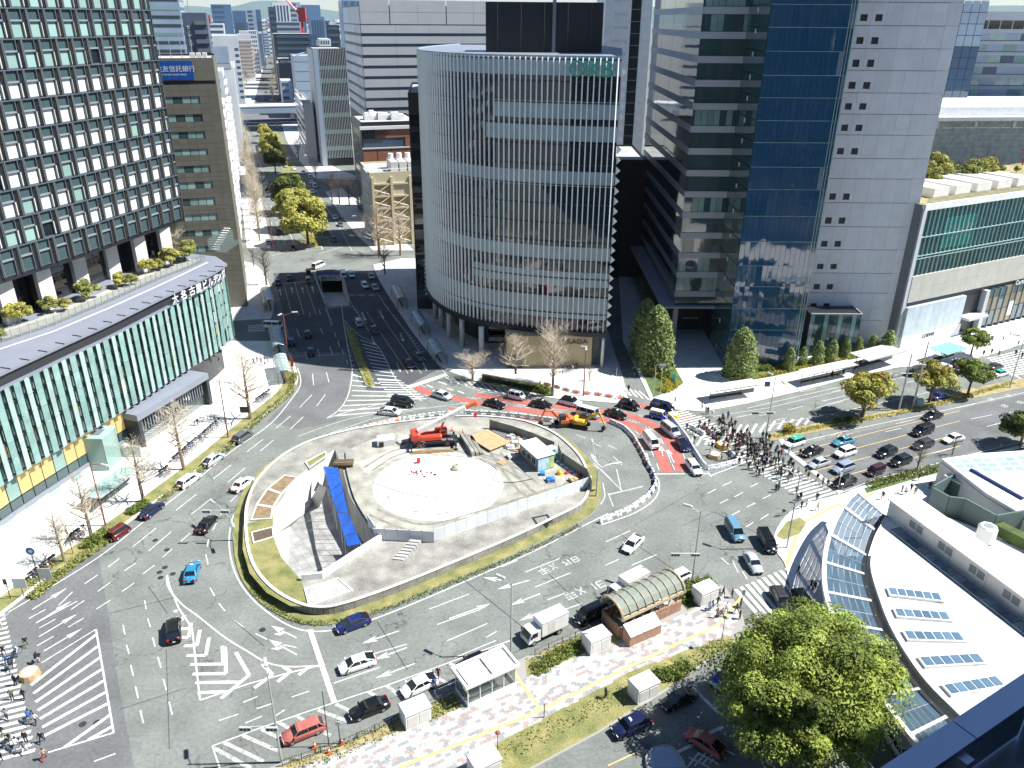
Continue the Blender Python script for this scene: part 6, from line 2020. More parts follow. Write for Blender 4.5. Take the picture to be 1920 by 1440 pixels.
def leafy_tree(h,rad,ch,m,n,s,seed=0,clumps=22,two=None,trunk_h=.45,flat=1.0,lump=1.0):
 st_=rnd.getstate();rnd.seed(seed)
 tr=MB();ends.clear();zc=h-ch
 tr.tube([(0,0,-.3),(.05,0,h*trunk_h*.5),(0,.05,h*trunk_h)],[.035*h,.028*h,.022*h],8)
 for k in range(7):
  a=k*.9+rnd.random()*.4
  limb(tr,(0,0,h*trunk_h*rnd.uniform(.75,1)),Vector((math.cos(a)*.8,math.sin(a)*.8,.8)).normalized(),rad*.85,.015*h,2,.5)
 cr=MB()
 for k in range(clumps):
  a=rnd.uniform(0,6.28);el=math.asin(rnd.uniform(-.35,1));kk=rnd.uniform(.62,.95) if lump==1 else rnd.choice([.45,.7,.85,.95,1.05])*rnd.uniform(.9,1.05)
  c=(rad*kk*math.cos(a)*math.cos(el),rad*kk*math.sin(a)*math.cos(el),zc+ch*.9*kk*math.sin(el)*flat)
  rr=rad*(rnd.uniform(.24,.42) if lump==1 else rnd.choice([.14,.18,.22,.28,.34]))
  leaves(cr,c,(rr,rr,rr*.72),n//clumps,s,0 if (two is None or rnd.random()<.6) else 1,.9 if lump<1 else .3)
 leaves(cr,(0,0,zc),(rad*.7,rad*.7,ch*.5),n//(8 if lump==1 else 30),s,0 if two is None else 1)
 rnd.setstate(st_)
 return tr.mesh('trunk',['bark']),cr.mesh('crown',[m] if two is None else [m,two])
def cone_tree(h,r,m,n,s,seed=0,rnd_top=.8,lobes=9):
 st_=rnd.getstate();rnd.seed(seed)
 tr=MB();tr.tube([(0,0,-.2),(0,0,h*.9)],[r*.12,.03],6);cr=MB()
 for k in range(n):
  t=rnd.random()**.8
  rr=r*(1-t**2.2)**.6*(1+.16*math.sin(t*lobes*3+k%5))
  a=rnd.uniform(0,6.28);q=rr*rnd.uniform(.75,1.02)
  leaves(cr,(q*math.cos(a),q*math.sin(a),.25+h*t*.97),(.2,.2,.2),1,s)
 rnd.setstate(st_)
 return tr.mesh('trunk',['bark']),cr.mesh('crown',[m])
def plant(kind,meshes,p,rz,sc,label,group=None,cat='tree',z=0.0):
 t=thing(kind,label,cat,(p[0],p[1],z),rz,group)
 t.scale=sc if isinstance(sc,tuple) else (sc,sc,sc)
 obj('trunk',meshes[0],[],t);obj(meshes[1].name.split('.')[0],meshes[1],[],t)
 return t
def pl(kind,meshes,h0,base,ytop,label,group=None,z=0.0,wide=1.0):
 p=G(*base,z);h=ZT(p,ytop)-z
 s=h/h0
 return plant(kind,meshes,p,rnd.uniform(0,6.28),(s*wide,s*wide,s),label,group,'tree',z)
gk=[bare_tree(9,'cone',s,.95) for s in (1,2,3)]
gr=[bare_tree(9,'round',s,1.5) for s in (4,5)]
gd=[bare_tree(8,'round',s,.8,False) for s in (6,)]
for i,(b,yt,lab) in enumerate([((121,1052),960,'bare pollarded tree nearest the blue round sign on the left pavement'),((173,1010),893,'bare tree between the red pole lamp and the dark red van'),((270,940),822,'bare tree beside the subway roof and stair'),((345,880),757,'bare tree behind the white parked wagon'),((470,785),664,'tall bare tree by the curved bus shelter on the left')]):
 pl('bare_tree',gk[i%3],9,b,yt,lab,None,.12)
pl('bare_tree',gk[1],9,(967,712),628,'pointed pale bare tree before the shop mural',None,.12,1.15)
pl('bare_tree',gr[0],9,(1036,741),630,'round pale bare tree before the shop sign',None,.12,.85)
pl('bare_shrub',gr[1],9,(886,712),672,'low spreading bare tree at the shaded corner of the curved tower',None,.12,2.2)
for b,yt,lab in [((711,478),385,'tall pale bare tree left of the cream block'),((751,478),397,'tall pale bare tree right of the cream block corner')]:
 pl('bare_tree',gk[2],9,b,yt,lab,None,.12,1.1)
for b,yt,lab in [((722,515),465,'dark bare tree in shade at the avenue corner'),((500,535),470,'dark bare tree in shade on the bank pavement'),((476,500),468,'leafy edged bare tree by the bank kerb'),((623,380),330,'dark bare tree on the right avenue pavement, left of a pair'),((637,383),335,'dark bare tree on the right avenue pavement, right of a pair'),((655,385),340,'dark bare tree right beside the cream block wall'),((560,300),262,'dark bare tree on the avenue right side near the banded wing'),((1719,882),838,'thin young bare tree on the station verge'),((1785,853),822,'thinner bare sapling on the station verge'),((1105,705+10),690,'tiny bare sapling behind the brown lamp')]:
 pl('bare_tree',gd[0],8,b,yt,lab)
for b,yt,lab in [((848-210-45,338),305,'reddish bare tree by the parked white cars'),((672,395),350,'pale bare tree beside the parked white cars')]:
 pl('bare_tree',gr[1],9,b,yt,lab)
for i in range(27):
 t_=i/26
 x,y=lrp(493,449,t_),452-226*t_**.72
 p=G(x-6,y)
 plant('bare_tree',gk[i%3],p,i*1.3,(1.35,1.35,1.5+.2*(i%3)),'pale bare tree in the long row down the left of the avenue','bare trees down the left of the avenue')
for i in range(10):
 p=G(450+i*3.2,196-i*9);plant('bare_tree',gk[i%3],p,i,1.7,'pale bare tree in the avenue beyond the expressway','bare trees beyond the expressway')
for i in range(7):
 p=G(540-i*2,196-i*11);plant('bare_tree',gr[i%2],p,i,1.6,'brown bare tree on the right of the avenue beyond the expressway','bare trees right beyond the expressway')
for i in range(8):
 p=G(512+i*.7,190-i*14);plant('bare_tree',gk[i%3],p,i,1.5,'brown bare tree on the middle strip beyond the expressway','bare trees on the middle strip beyond the expressway')
# leafy
cam_=leafy_tree(9,4.6,4.2,'leaf_yellow',7500,.36,21,34,'leaf_yellow')
cam2=leafy_tree(9,4.6,4.2,'leaf_dark',6000,.36,22,28,'leaf_hedge')
med=[leafy_tree(7,3.0,2.9,'leaf_gold',4200,.25,31,24,'leaf_yellow'),leafy_tree(7,3.1,2.5,'leaf_yellow',3800,.25,32,22,'leaf_gold'),leafy_tree(7,2.9,2.6,'leaf_camphor',4200,.25,33,24,'leaf_hedge')]
for ms,b,yt,lab in [(cam_,(578,460),366,'largest yellow green tree on the avenue median, nearest the junction'),(cam_,(560,432),350,'yellow green tree second from the junction on the median'),(cam2,(548,400),323,'dark green tree third from the junction on the median'),(cam2,(517,325),276,'dark green tree on the far part of the median'),(cam_,(514,310),262,'yellow green tree behind the far dark one on the median'),(cam_,(507,290),248,'yellow green tree farther along the median'),(cam_,(500,268),236,'yellow green tree at the far end of the median'),(cam_,(495,255),231,'last yellow green tree before the footbridge')]:
 pl('leafy_tree',ms,9,b,yt,lab,None,0,.86)
for ms,b,yt,lab in [(med[0],(1617,783),694,'golden round tree on the median nearest the crossing'),(med[1],(1741,756),680,'spreading golden green tree on the median beside the paired poles'),(med[2],(1814,741),674,'green round tree third along the station road median'),(med[2],(1820,667),616,'dark green tree on the store pavement by the blue canopy'),(cam2,(1912,838),770,'dark tree at the right edge on the station verge')]:
 pl('leafy_tree',ms,9 if ms is cam2 else 7,b,yt,lab)
big=leafy_tree(14,8.6,6.6,'leaf_camphor',80000,.2,41,130,'leaf_hedge',.4,1.0,.70)
cc=G(1508,1290,7.5)
plant('camphor_tree',big,(cc.x,cc.y),.4,(1.0,.88,1.06),'huge spreading camphor tree filling the near right corner')
# clipped cones
cn_=[cone_tree(5,1.15,'leaf_conifer',1500,.2,s) for s in (51,52)];cbig=[cone_tree(11,2.9,'leaf_conifer',5200,.26,s,.8,5) for s in (53,54)]
for i,(x,yb,yt,lab) in enumerate([(1478,694,653,'first'),(1503,686,652,'second'),(1531,684,641,'third'),(1557,680,638,'fourth'),(1583,671,636,'fifth'),(1607,666,633,'sixth'),(1632,666,628,'seventh'),(1660,668,621,'eighth and widest')]):
 pl('clipped_tree',cn_[i%2],5,(x,yb),yt,lab+' clipped columnar tree counted from the blue glass shaft',None,.12,1.25 if i==7 else 1.0)
for b,yt,lab,wd_ in [((1226,694),573,'tall broad conical tree left of the bright plaza',1.0),((1206,672),560,'dark conical tree behind the broad one beside the plaza',.9),((1386,706),614,'conical tree between the plaza and the blue shaft',1.12),((1645,640),605,'dark small tree in the corner shade of the concrete slab',.7)]:
 pl('clipped_tree',cbig[0 if wd_>.95 else 1],11,b,yt,lab,None,.12,wd_)
# roof gardens
bs=[leafy_tree(3,1.7,1.5,m,2000,.2,s,12,None,.5) for m,s in (('leaf_fresh',61),('leaf_yellow',62))]
bb=bare_tree(4,'round',63,1.2)
for i,(x,y,s,lab) in enumerate([(8,640,.8,'nearest the picture edge'),(48,606,1.25,'second from the picture edge'),(105,585,.95,'with a bushy pale crown before the third column'),(132,582,.8,'close right of the bushy pale one'),(178,560,1.25,'bright and round, fourth along the rail'),(236,538,1.0,'feathery, before the fourth column'),(256,535,.8,'small, by the feathery one'),(288,512,1.0,'before the fifth column'),(306,506,.8,'small yellowish, by the last column'),(330,498,1.3,'bright, under the pinkish tree')]):
 p=G(x,y,24.12);plant('garden_tree',bs[i%2],(p.x-1.0,p.y),i,s,'roof garden tree '+lab,None,'tree',24.1)
p=G(340,482,24.12);plant('garden_tree',bb,(p.x-1,p.y),1,1.6,'pinkish bare tree at the end of the roof garden',None,'tree',24.1)
p=G(352,488,24.12);plant('garden_tree',bs[0],(p.x - .5,p.y),1,1.5,'tall bushy tree at the corner of the roof garden',None,'tree',24.1)
for i,(x,y,yt,lab) in enumerate([(1731,347,300,'left rear'),(1750,338,284,'tallest'),(1772,338,300,'right'),(1740,350,312,'front')]):
 pl('garden_tree',bs[i%2],3,(x,y),yt,lab+' tree of the clump on the store roof beside the concrete slab',None,33.0)
for i,(x,y,yt,lab) in enumerate([(1812,338,296,'single tree on the store roof between the clump and the pair'),(1840,336,293,'left tree of the pair on the store roof'),(1856,332,294,'right tree of the pair on the store roof'),(1905,325,310,'low tree by the torii on the store roof')]):
 pl('garden_tree',bs[i%2],3,(x,y),yt,lab,None,33.0)
# hedges and ground cover
def hedge(px,w_,h_,m,n,s,lab=None,z=.12,kind=None):
 path=smooth_path(GL(px,z),4);b=MB()
 tot=sum((path[i+1]-path[i]).length for i in range(len(path)-1))
 for p,a in along(path,tot/n):
  o_=rnd.uniform(-w_/2,w_/2)
  leaves(b,(p.x-math.sin(a)*o_,p.y+math.cos(a)*o_,z+rnd.uniform(.1,h_)),(.28,.28,.18),3,s)
 if kind:return obj('ground_cover',b,[m],kind='stuff')
 return obj('hedge',b,[m],None,False,lab,'hedge')
hedge([(905,712),(940,716),(985,726),(1030,737)],2.4,1.2,'leaf_hedge',1500,.2,'long dark green hedge at the kerb before the shop mural')
hedge([(1205,690),(1235,700),(1262,722),(1240,735)],3.0,.8,'leaf_border',900,.18,'yellow green shrub bed under the broad conical tree')
hedge([(1240,690),(1250,712)],2.2,1.3,'leaf_hedge',500,.2,'rounded dark shrubs in the plaza bed')
hedge([(1362,692),(1378,706),(1410,710),(1440,704),(1560,678),(1676,652)],1.2,.6,'leaf_border',1600,.17,'thin yellow border shrub strip below the clipped trees')
hedge([(1360,690),(1400,696),(1440,690)],2.5,1.1,'leaf_hedge',700,.2,'dark shrubs at the foot of the plaza cone')
hedge([(1440,698),(1560,670),(1670,645)],1.6,.8,'leaf_hedge',900,.2,'dark shrub strip behind the yellow border')
hedge([(1640,648),(1672,640)],2.5,1.2,'leaf_fresh',400,.2,'pale shrubs at the store corner')
hedge([(1470,812),(1486,808)],1.6,1.5,'leaf_gold',220,.2,'round golden bush on the median tip')
for a in [[(1452,818),(1540,800),(1640,783)],[(1640,783),(1760,757),(1900,717)]]:
 hedge(a,1.2,.25,'leaf_yellow',500,.16,None,.16,1)
hedge([(1560,792),(1600,787)],1.4,.7,'leaf_hedge',180,.2,'low dark shrubs around the golden median tree')
hedge([(1630,912),(1700,893),(1800,870)],1.6,.8,'leaf_hedge',700,.2,'flowering hedge strip along the station verge')
hedge([(1265,1118),(1290,1112),(1340,1100)],3.4,1.0,'leaf_hedge',900,.2,'glossy green shrub bed behind the subway entrance')
hedge([(1000,1262),(1060,1225),(1120,1195)],2.0,.5,'leaf_hedge',420,.17,'patchy green shrubs in the verge by the white truck')
hedge([(1230,1268),(1262,1268),(1290,1250)],1.8,.9,'leaf_hedge',380,.2,'round green shrub on the lower verge')
hedge([(460,1010),(458,1060),(485,1115),(540,1158),(600,1168),(700,1150),(900,1072),(1000,1028),(1090,985)],.8,.2,'leaf_hedge',800,.13,None,.14,1)
lk=[(60,1122),(120,1070),(190,1022),(215,1005)];hedge(lk,1.6,.45,'leaf_fresh',900,.17,None,.13,1)
hedge([(300,942),(345,905),(410,855),(470,800),(520,757),(545,735),(553,700)],1.5,.4,'leaf_fresh',1300,.17,None,.13,1)
hedge([(160,1030),(205,1000)],2.2,1.1,'leaf_hedge',330,.2,'round green shrubs by the dark red van')
hedge([(243,965),(280,945)],1.5,.8,'leaf_hedge',260,.2,'low green hedge beside the subway roof')
hedge([(660,620),(690,705),(697,722)],.9,.5,'leaf_yellow',330,.17,None,.16,1)
for a,n_ in [([(540,1440),(640,1404),(760,1352)],260),([(930,1420),(1085,1340),(1200,1285),(1370,1200)],380),([(790,1345),(858,1312)],300),([(1000,1245),(1140,1178)],250)]:
 hedge(a,2.2,.12,'leaf_fresh',n_,.13,None,.13,1)
hedge([(565,450),(590,458),(575,440)],2.5,.4,'leaf_border',260,.2,None,.16,1)
# ====== vehicles
PAINT={'black':(.006,.007,.009),'navy blue':(.008,.012,.05),'dark blue':(.012,.02,.11),'white':(.78,.79,.79),'silver':(.42,.45,.48),'grey':(.10,.105,.115),'red':(.30,.003,.005),'dark red':(.11,.006,.008),
         'teal blue':(.02,.20,.38),'sky blue':(.06,.24,.34),'steel blue':(.12,.25,.36),'pale blue grey':(.25,.30,.40),'maroon':(.05,.012,.03),'dark grey':(.03,.033,.038),'green':(.03,.38,.26),'cobalt':(.01,.03,.36)}
def paint(c):
 k='paint_'+c.replace(' ','_')
 if k not in MT:mat(k,PAINT[c],.22,.0,coat=.45,spec=.5)
 return MT[k]
KINDS = {  # length, width, height, belt, hood end, roof front, roof rear, tail end, nose height
 'sedan':(4.6,1.72,1.46,.90,.27,.42,.70,.83,.74),'hatch':(4.45,1.74,1.47,.92,.20,.40,.70,.97,.72),'suv':(4.5,1.82,1.66,1.02,.24,.36,.84,.97,.88),'wagon':(4.6,1.74,1.50,.93,.24,.38,.86,.98,.76),
 'minivan':(4.85,1.84,1.92,1.08,.15,.30,.93,.985,.95),'box':(3.45,1.50,1.76,1.0,.14,.26,.95,.99,.85),'van':(4.75,1.72,2.0,1.12,.06,.19,.96,.99,.98),'taxivan':(4.4,1.7,1.75,1.0,.20,.33,.88,.97,.86)}
def car_proto(k):
 L,W,H,zb,h1,r0,r1,t1,zn=KINDS[k]
 X=lambda f:L/2-f*L
 w=W/2
 st_=[(0.0,.80,zn*.80),(.03,.92,zn*.93),(h1*.6,.98,(zn+zb)/2),(h1,1.0,zb),(.5,1.0,zb+.01),(t1 - .02 if t1<.9 else .9,1.0,zb+.02),(.97,.94,zb - .02 if t1>.9 else zb - .06),(1.0,.84,zb*.80)]
 b=MB();ring=[]
 for f,s_,z in st_:
  x=X(f);q=w*s_
  z0=.30 if 0<f<1 else .38
  ring.append([(x,-q*.94,z0 - .1),(x,-q,z0+.15),(x,-q*.985,z*.80),(x,-q*.90,z),(x,0,z+.03),(x,q*.90,z),(x,q*.985,z*.80),(x,q,z0+.15),(x,q*.94,z0 - .1)])
 n=9;vs=[p for r in ring for p in r]
 fs=[(i*n+j,i*n+j+1,(i+1)*n+j+1,(i+1)*n+j) for i in range(len(ring)-1) for j in range(n-1)]
 fs+=[tuple(range(n)),tuple(range(len(vs)-1,len(vs)-n-1,-1))]
 b.add(vs,fs)
 parts=[('body',b.mesh('body',[paint('white')],True),'p',[])]
 wb,wr=w*.89,w*.74
 xa,xb,xc,xd=X(h1),X(r0),X(r1),X(t1)
 g=MB();zt=H - .06;z_=zb+.012
 vs=[(xa,-wb,z_),(xd,-wb,z_),(xd,wb,z_),(xa,wb,z_),(xb,-wr,zt),(xc,-wr,zt),(xc,wr,zt),(xb,wr,zt)]
 g.add(vs,[(0,1,5,4),(3,7,6,2),(0,4,7,3),(1,2,6,5)])
 parts.append(('window',g.mesh('window',['car_glass']),None,[]))
 r=MB();m_=.05
 top=[(xb+.12,wr+.01),(xc - .10,wr+.01),(xc - .10,-wr - .01),(xb+.12,-wr - .01)]
 r.add([(xb+.16,-wr - .02,zt - .03),(xc - .12,-wr - .02,zt - .03),(xc - .12,wr+.02,zt - .03),(xb+.16,wr+.02,zt - .03),(xb - .10,-wr*.86,H),(xc+.12,-wr*.86,H),(xc+.12,wr*.86,H),(xb - .10,wr*.86,H)],[(0,1,5,4),(1,2,6,5),(2,3,7,6),(3,0,4,7),(4,5,6,7)])
 for s in (-1,1):
  for (a_,c_,rr) in ((xa - .02,xb,.05),(xd+.02,xc,.07),(lrp(xa,xd,.47),lrp(xb,xc,.42),.045),(lrp(xa,xd,.80),lrp(xb,xc,.86),.05)):
   r.tube([(a_,s*wb,z_),(c_,s*wr,zt)],rr,4)
 parts.append(('roof',r.mesh('roof',[paint('white')]),'r',[]))
 R_=.32 if H<1.8 else .34
 wm,rm=wheel_mesh(R_,.22,'steel')
 for x in (X(.19 if k!='van' else .17),X(.80)):
  for s in (-1,1):parts.append(('wheel',wm,None,[('rim',rm)],(x,s*(w - .12),R_)))
 hl=MB();hl.box(X(.035) - .06,X(.004)+.02,-.17,.17,zn*.70,zn*.86);hm=hl.mesh('headlight',['lens'])
 tl=MB();tl.box(X(.995) - .03,X(.965),-.13,.13,zb*.74,zb*.98);tm=tl.mesh('tail_light',['tail_red'])
 for s in (-1,1):
  parts.append(('headlight',hm,None,[],(0,s*w*.62,0)));parts.append(('tail_light',tm,None,[],(0,s*w*.72,0)))
 mr=MB();mr.box(-.09,.09,-.1,.1,zb+.02,zb+.16);mm=mr.mesh('mirror',[paint('white')])
 for s in (-1,1):parts.append(('mirror',mm,'p',[],(xa - .12,s*(w+.08),0)))
 bp=MB();bp.box(X(0) - .02,X(0)+.035,-w*.62,w*.62,.3,.5);bp.box(X(1.0) - .03,X(1)+.02,-w*.6,w*.6,.3,.46);parts.append(('bumper',bp.mesh('bumper',['rubber']),None,[]))
 np_=MB();np_.box(X(0)+.036,X(0)+.05,-.17,.17,.42,.58);np_.box(X(1) - .05,X(1) - .031,-.17,.17,.5,.66);parts.append(('number_plate',np_.mesh('number_plate',['white']),None,[]))
 return parts
CARS={k:car_proto(k) for k in KINDS}
def car(kind,px,nose,col,label,group=None,roof=None,taxi=False,zc=.7):
 p=G(px[0],px[1],zc);d=G(nose[0],nose[1],zc)-p
 t=thing({'van':'van','minivan':'minivan','taxivan':'taxi'}.get(kind,'taxi' if taxi else 'car'),label,'van' if kind in ('van','minivan') else ('taxi' if taxi or kind=='taxivan' else 'car'),(p.x,p.y,0.012),math.atan2(d.y,d.x),group)
 for q in CARS[kind]:
  o=place(q[0],q[1],t,q[4] if len(q)>4 else (0,0,0))
  if q[2]:
   o.material_slots[0].link='OBJECT';o.material_slots[0].material=paint(roof if (q[2]=='r' and roof) else col)
  for nm,me in q[3]:place(nm,me,o)
 if taxi or kind=='taxivan':
  L,W,H=KINDS[kind][:3]
  b=MB();b.box(-.12,.12,-.22,.22,H,H+.16);o=obj('roof_lamp',b,['white'],t);o.location.x=.25
 return t
CAR_LIST=[
 ('suv',(325,1180),(324,1150),'black','black car passing the white chevron field'),('sedan',(360,1070),(368,1045),'teal blue','teal blue taxi sedan left of the island',0,1),('sedan',(388,981),(402,964),'black','black coupe just above the teal blue taxi'),('sedan',(454,906),(475,890),'white','white old saloon alone on the left carriageway'),
 ('suv',(455,818),(474,805),'grey','dark grey car parked farthest up the left kerb'),('hatch',(400,860),(420,846),'silver','silver blue hatchback parked below the dark grey one'),('wagon',(354,899),(374,885),'white','white estate parked at the left kerb'),('sedan',(284,955),(306,938),'navy blue','dark navy saloon parked at the left kerb'),('box',(224,997),(246,982),'dark red','dark red boxy car parked nearest the south-west crossing'),
 ('hatch',(662,1167),(632,1178),'dark blue','dark blue hatchback under the island verge'),('hatch',(670,1242),(636,1253),'white','white hatchback with black rear glass on the near carriageway'),('wagon',(568,1369),(528,1385),'red','bright red estate at the near kerb'),('sedan',(692,1326),(654,1341),'black','black saloon parked behind the bright red estate'),('hatch',(786,1283),(756,1297),'white','white hatchback being loaded by two people'),('sedan',(889,1240),(862,1251),'black','black saloon half hidden by the glass shelter'),
 ('minivan',(1108,1151),(1080,1164),'black','black minivan between the two white trucks'),('wagon',(1268,1082),(1244,1093),'white','white car parked behind the subway entrance end'),('hatch',(1187,1018),(1172,1033),'white','small white hatchback in the middle of the junction'),('minivan',(1377,994),(1390,1016),'steel blue','steel blue minivan in the junction'),('minivan',(1438,1015),(1450,1036),'black','black people carrier by the junction islet'),('sedan',(1412,1053),(1424,1074),'silver','silver white saloon before the station crossing'),('suv',(1464,1122),(1478,1146),'dark grey','dark grey car stopped on the station crossing'),('suv',(1505,1127),(1522,1150),'dark red','dark red car with black roof in the canopy shade',0,0,'black'),
 ('sedan',(1360,1266),(1338,1286),'white','white taxi with a cobalt bonnet under the camphor',0,1,None),('sedan',(1273,1309),(1240,1324),'black','black saloon in the camphor shade'),('suv',(1184,1360),(1150,1374),'navy blue','navy compact SUV with red tail beside the lower verge',0,1),('hatch',(1322,1390),(1294,1372),'red','red hatchback among the shaded road words'),('wagon',(1682,1388),(1668,1366),'silver','pale car almost lost in the dark beneath the canopy edge'),
 ('taxivan',(1490,829),(1472,835),'white','white taxi with a green roof at the stop line',0,1,'green'),('sedan',(1523,845),(1504,852),'black','black taxi saloon behind the green roofed one',0,1),('sedan',(1582,826),(1560,832),'sky blue','sky blue taxi saloon in the queue',0,1),('suv',(1585,847),(1566,853),'white','white crossover in the queue'),('hatch',(1536,867),(1518,873),'silver','silver hatchback at the front of the queue'),('suv',(1581,876),(1558,884),'pale blue grey','blue grey off roader in the queue'),('suv',(1583,903),(1563,910),'black','black car by the station verge at the stop line'),('suv',(1662,847),(1641,855),'black','black car third row of the queue, upper one'),('suv',(1689,863),(1669,870),'black','black car with silver grille third row of the queue'),('box',(1642,882),(1623,889),'maroon','dark maroon boxy car beside the station verge'),
 ('sedan',(1749,778),(1728,784),'black','black taxi saloon alone near the median',0,1),('minivan',(1730,807),(1712,813),'black','black van in the middle lane'),('wagon',(1731,832),(1712,838),'dark grey','dark grey estate below the black van'),('sedan',(1788,821),(1766,827),'white','white saloon at the tail of the queue'),('sedan',(1769,687),(1783,683),'white','white saloon waiting by the blue canopy'),('sedan',(1797,680),(1812,676),'black','black taxi waiting right of the blue canopy',0,1),('minivan',(1717,696),(1730,691),'black','black van waiting left of the blue canopy'),('sedan',(1876,699),(1894,694),'white','white taxi with turquoise roof by the far crossing',0,1,'green'),('sedan',(1866,686),(1882,681),'dark grey','dark taxi behind the turquoise roofed one'),('sedan',(1762,742),(1780,737),'dark blue','dark blue car in the shade of the spreading median tree'),
 ('hatch',(829,740),(848,746),'white','white hatchback on the red lane before the tower columns'),('sedan',(928,756),(950,762),'black','black taxi left of the orange excavator on the red lane',0,1),('box',(969,742),(988,746),'white','white boxy car by the hedge'),('sedan',(1015,757),(1038,761),'black','black taxi above the orange excavator',0,1),('suv',(1070,753),(1092,758),'white','white crossover with black roof beside the orange barriers',0,1,'black'),('sedan',(1155,775),(1176,782),'black','black taxi nearest the barrier bend',0,1),('taxivan',(1180,759),(1200,765),'black','black tall taxi at the side street mouth',0,1),('minivan',(1242,763),(1262,768),'navy blue','navy minivan at the plaza kerb'),('box',(1235,778),(1252,782),'cobalt','small blue car with a white roof',0,0,'white'),('minivan',(755,754),(775,758),'black','black minivan beside the hatched nose'),('hatch',(731,771),(752,773),'white','white hatchback below the black minivan on the hatched nose'),
 ('minivan',(1257,806),(1272,818),'silver','silver minivan in the outer red lane'),('van',(1220,827),(1232,842),'white','white van in the inner red lane'),('hatch',(1280,832),(1290,845),'navy blue','navy hatchback in the outer red lane'),('wagon',(1301,875),(1314,893),'white','white car at the red lane stop line'),('van',(1103,774),(1122,779),'white','white van hidden behind the yellow excavator'),
 ('van',(597,498),(612,492),'white','white van turning in the sunlit far junction'),('van',(512,611),(532,612),'white','white van coming out of the shaded side street'),('sedan',(521,528),(521,518),'black','dark car at the shaded stop line, leftmost'),('sedan',(543,520),(543,510),'dark grey','dark car at the shaded stop line, second from left'),('box',(578,511),(577,503),'dark grey','dark car beside the underpass parapet, farther one'),('box',(578,525),(577,515),'silver','silver car beside the underpass parapet, nearer one'),('van',(644,516),(648,527),'white','white van right of the underpass parapet'),('wagon',(659,514),(663,524),'white','white car behind the white van in shade'),('hatch',(696,517),(700,526),'silver','silver car at the right kerb entering shade'),('wagon',(684,534),(691,545),'white','white car middle of the shaded avenue'),('hatch',(703,538),(712,548),'silver','silver car nearest the right kerb in shade'),
 ('hatch',(577,625),(575,612),'dark grey','dark car in the middle of the shaded avenue'),('hatch',(546,640),(543,628),'navy blue','navy car beside the curved bus shelter'),('hatch',(582,658),(580,645),'dark grey','dark car crossing the shaded lane marks'),('hatch',(702,617),(711,632),'navy blue','navy car on the right shaded lanes'),('box',(673,606),(680,618),'silver','silver roofed car on the shaded hatch'),('sedan',(767,680),(778,695),'navy blue','navy car about to leave the shade'),('hatch',(786,667),(795,678),'grey','grey car at the shaded kerb bay'),
 ('sedan',(525,389),(522,378),'white','white car waiting by the largest avenue tree'),('sedan',(500,402),(497,391),'black','dark car in the shaded far lane'),('sedan',(530,405),(527,394),'dark grey','dark car under the largest avenue tree'),('sedan',(522,434),(520,424),'black','black car in the sun by the median tree'),('wagon',(502,453),(499,445),'white','white car at the bank side kerb of the avenue'),('sedan',(549,464),(546,455),'black','black car at the avenue stop line'),('sedan',(611,436),(616,446),'black','black car right of the median, shaded'),('sedan',(626,448),(631,458),'dark grey','dark car nearest the junction on the right lanes'),('sedan',(628,407),(633,416),'white','white car shaded on the right lanes'),('sedan',(638,420),(643,429),'grey','grey car behind the shaded white one'),
 ('sedan',(492,333),(490,325),'white','white car far up the left lanes'),('sedan',(507,342),(505,334),'red','red car far up the left lanes'),('sedan',(499,354),(497,346),'black','black car just below the far red one'),('wagon',(479,305),(477,298),'white','white car farther up than the red one'),('sedan',(536,311),(539,319),'silver','silver car shaded far right lanes, left of two'),('sedan',(551,316),(554,324),'white','white car shaded far right lanes, right of two'),('wagon',(569,323),(573,331),'white','white car at the edge of the far shade'),('van',(581,332),(584,340),'white','white van first in the kerbside row of the far right'),('wagon',(584,341),(588,349),'white','white car second in the kerbside row of the far right'),('van',(590,349),(594,357),'white','white van third in the kerbside row of the far right'),('wagon',(586,359),(590,367),'white','white car last in the kerbside row of the far right'),('sedan',(476,288),(474,281),'white','white car upper pair of the left lanes'),('sedan',(487,287),(485,280),'black','black car upper pair of the left lanes'),('van',(469,324),(467,316),'white','white van at the far left kerb'),('sedan',(448,223),(452,223),'black','tiny dark car beyond the footbridge'),('sedan',(541,297),(544,304),'white','white car highest on the right lanes'),
]
for c in CAR_LIST:
 car(c[0],c[1],c[2],c[3],c[4],c[5] if len(c)>5 and c[5] else 'cars on the roads',c[7] if len(c)>7 else None,bool(c[6]) if len(c)>6 else False)
for o in [o for o in COL.objects if o.get('label')=='white taxi with a cobalt bonnet under the camphor']:
 bx('bonnet_panel',paint('cobalt'),o,1.05,2.12,-.72,.72,.885,.93)
for i in range(34):
 y=rnd.uniform(72,192);x=lrp(519,512,(y-70)/125)+rnd.uniform(-1,1)*lrp(9,30,(y-70)/125)
 c_=rnd.choice(['white','black','silver','dark grey']);car('wagon',(x,y),(x-2,y-7),c_,c_+' car on the avenue beyond the expressway',c_+' cars beyond the expressway')
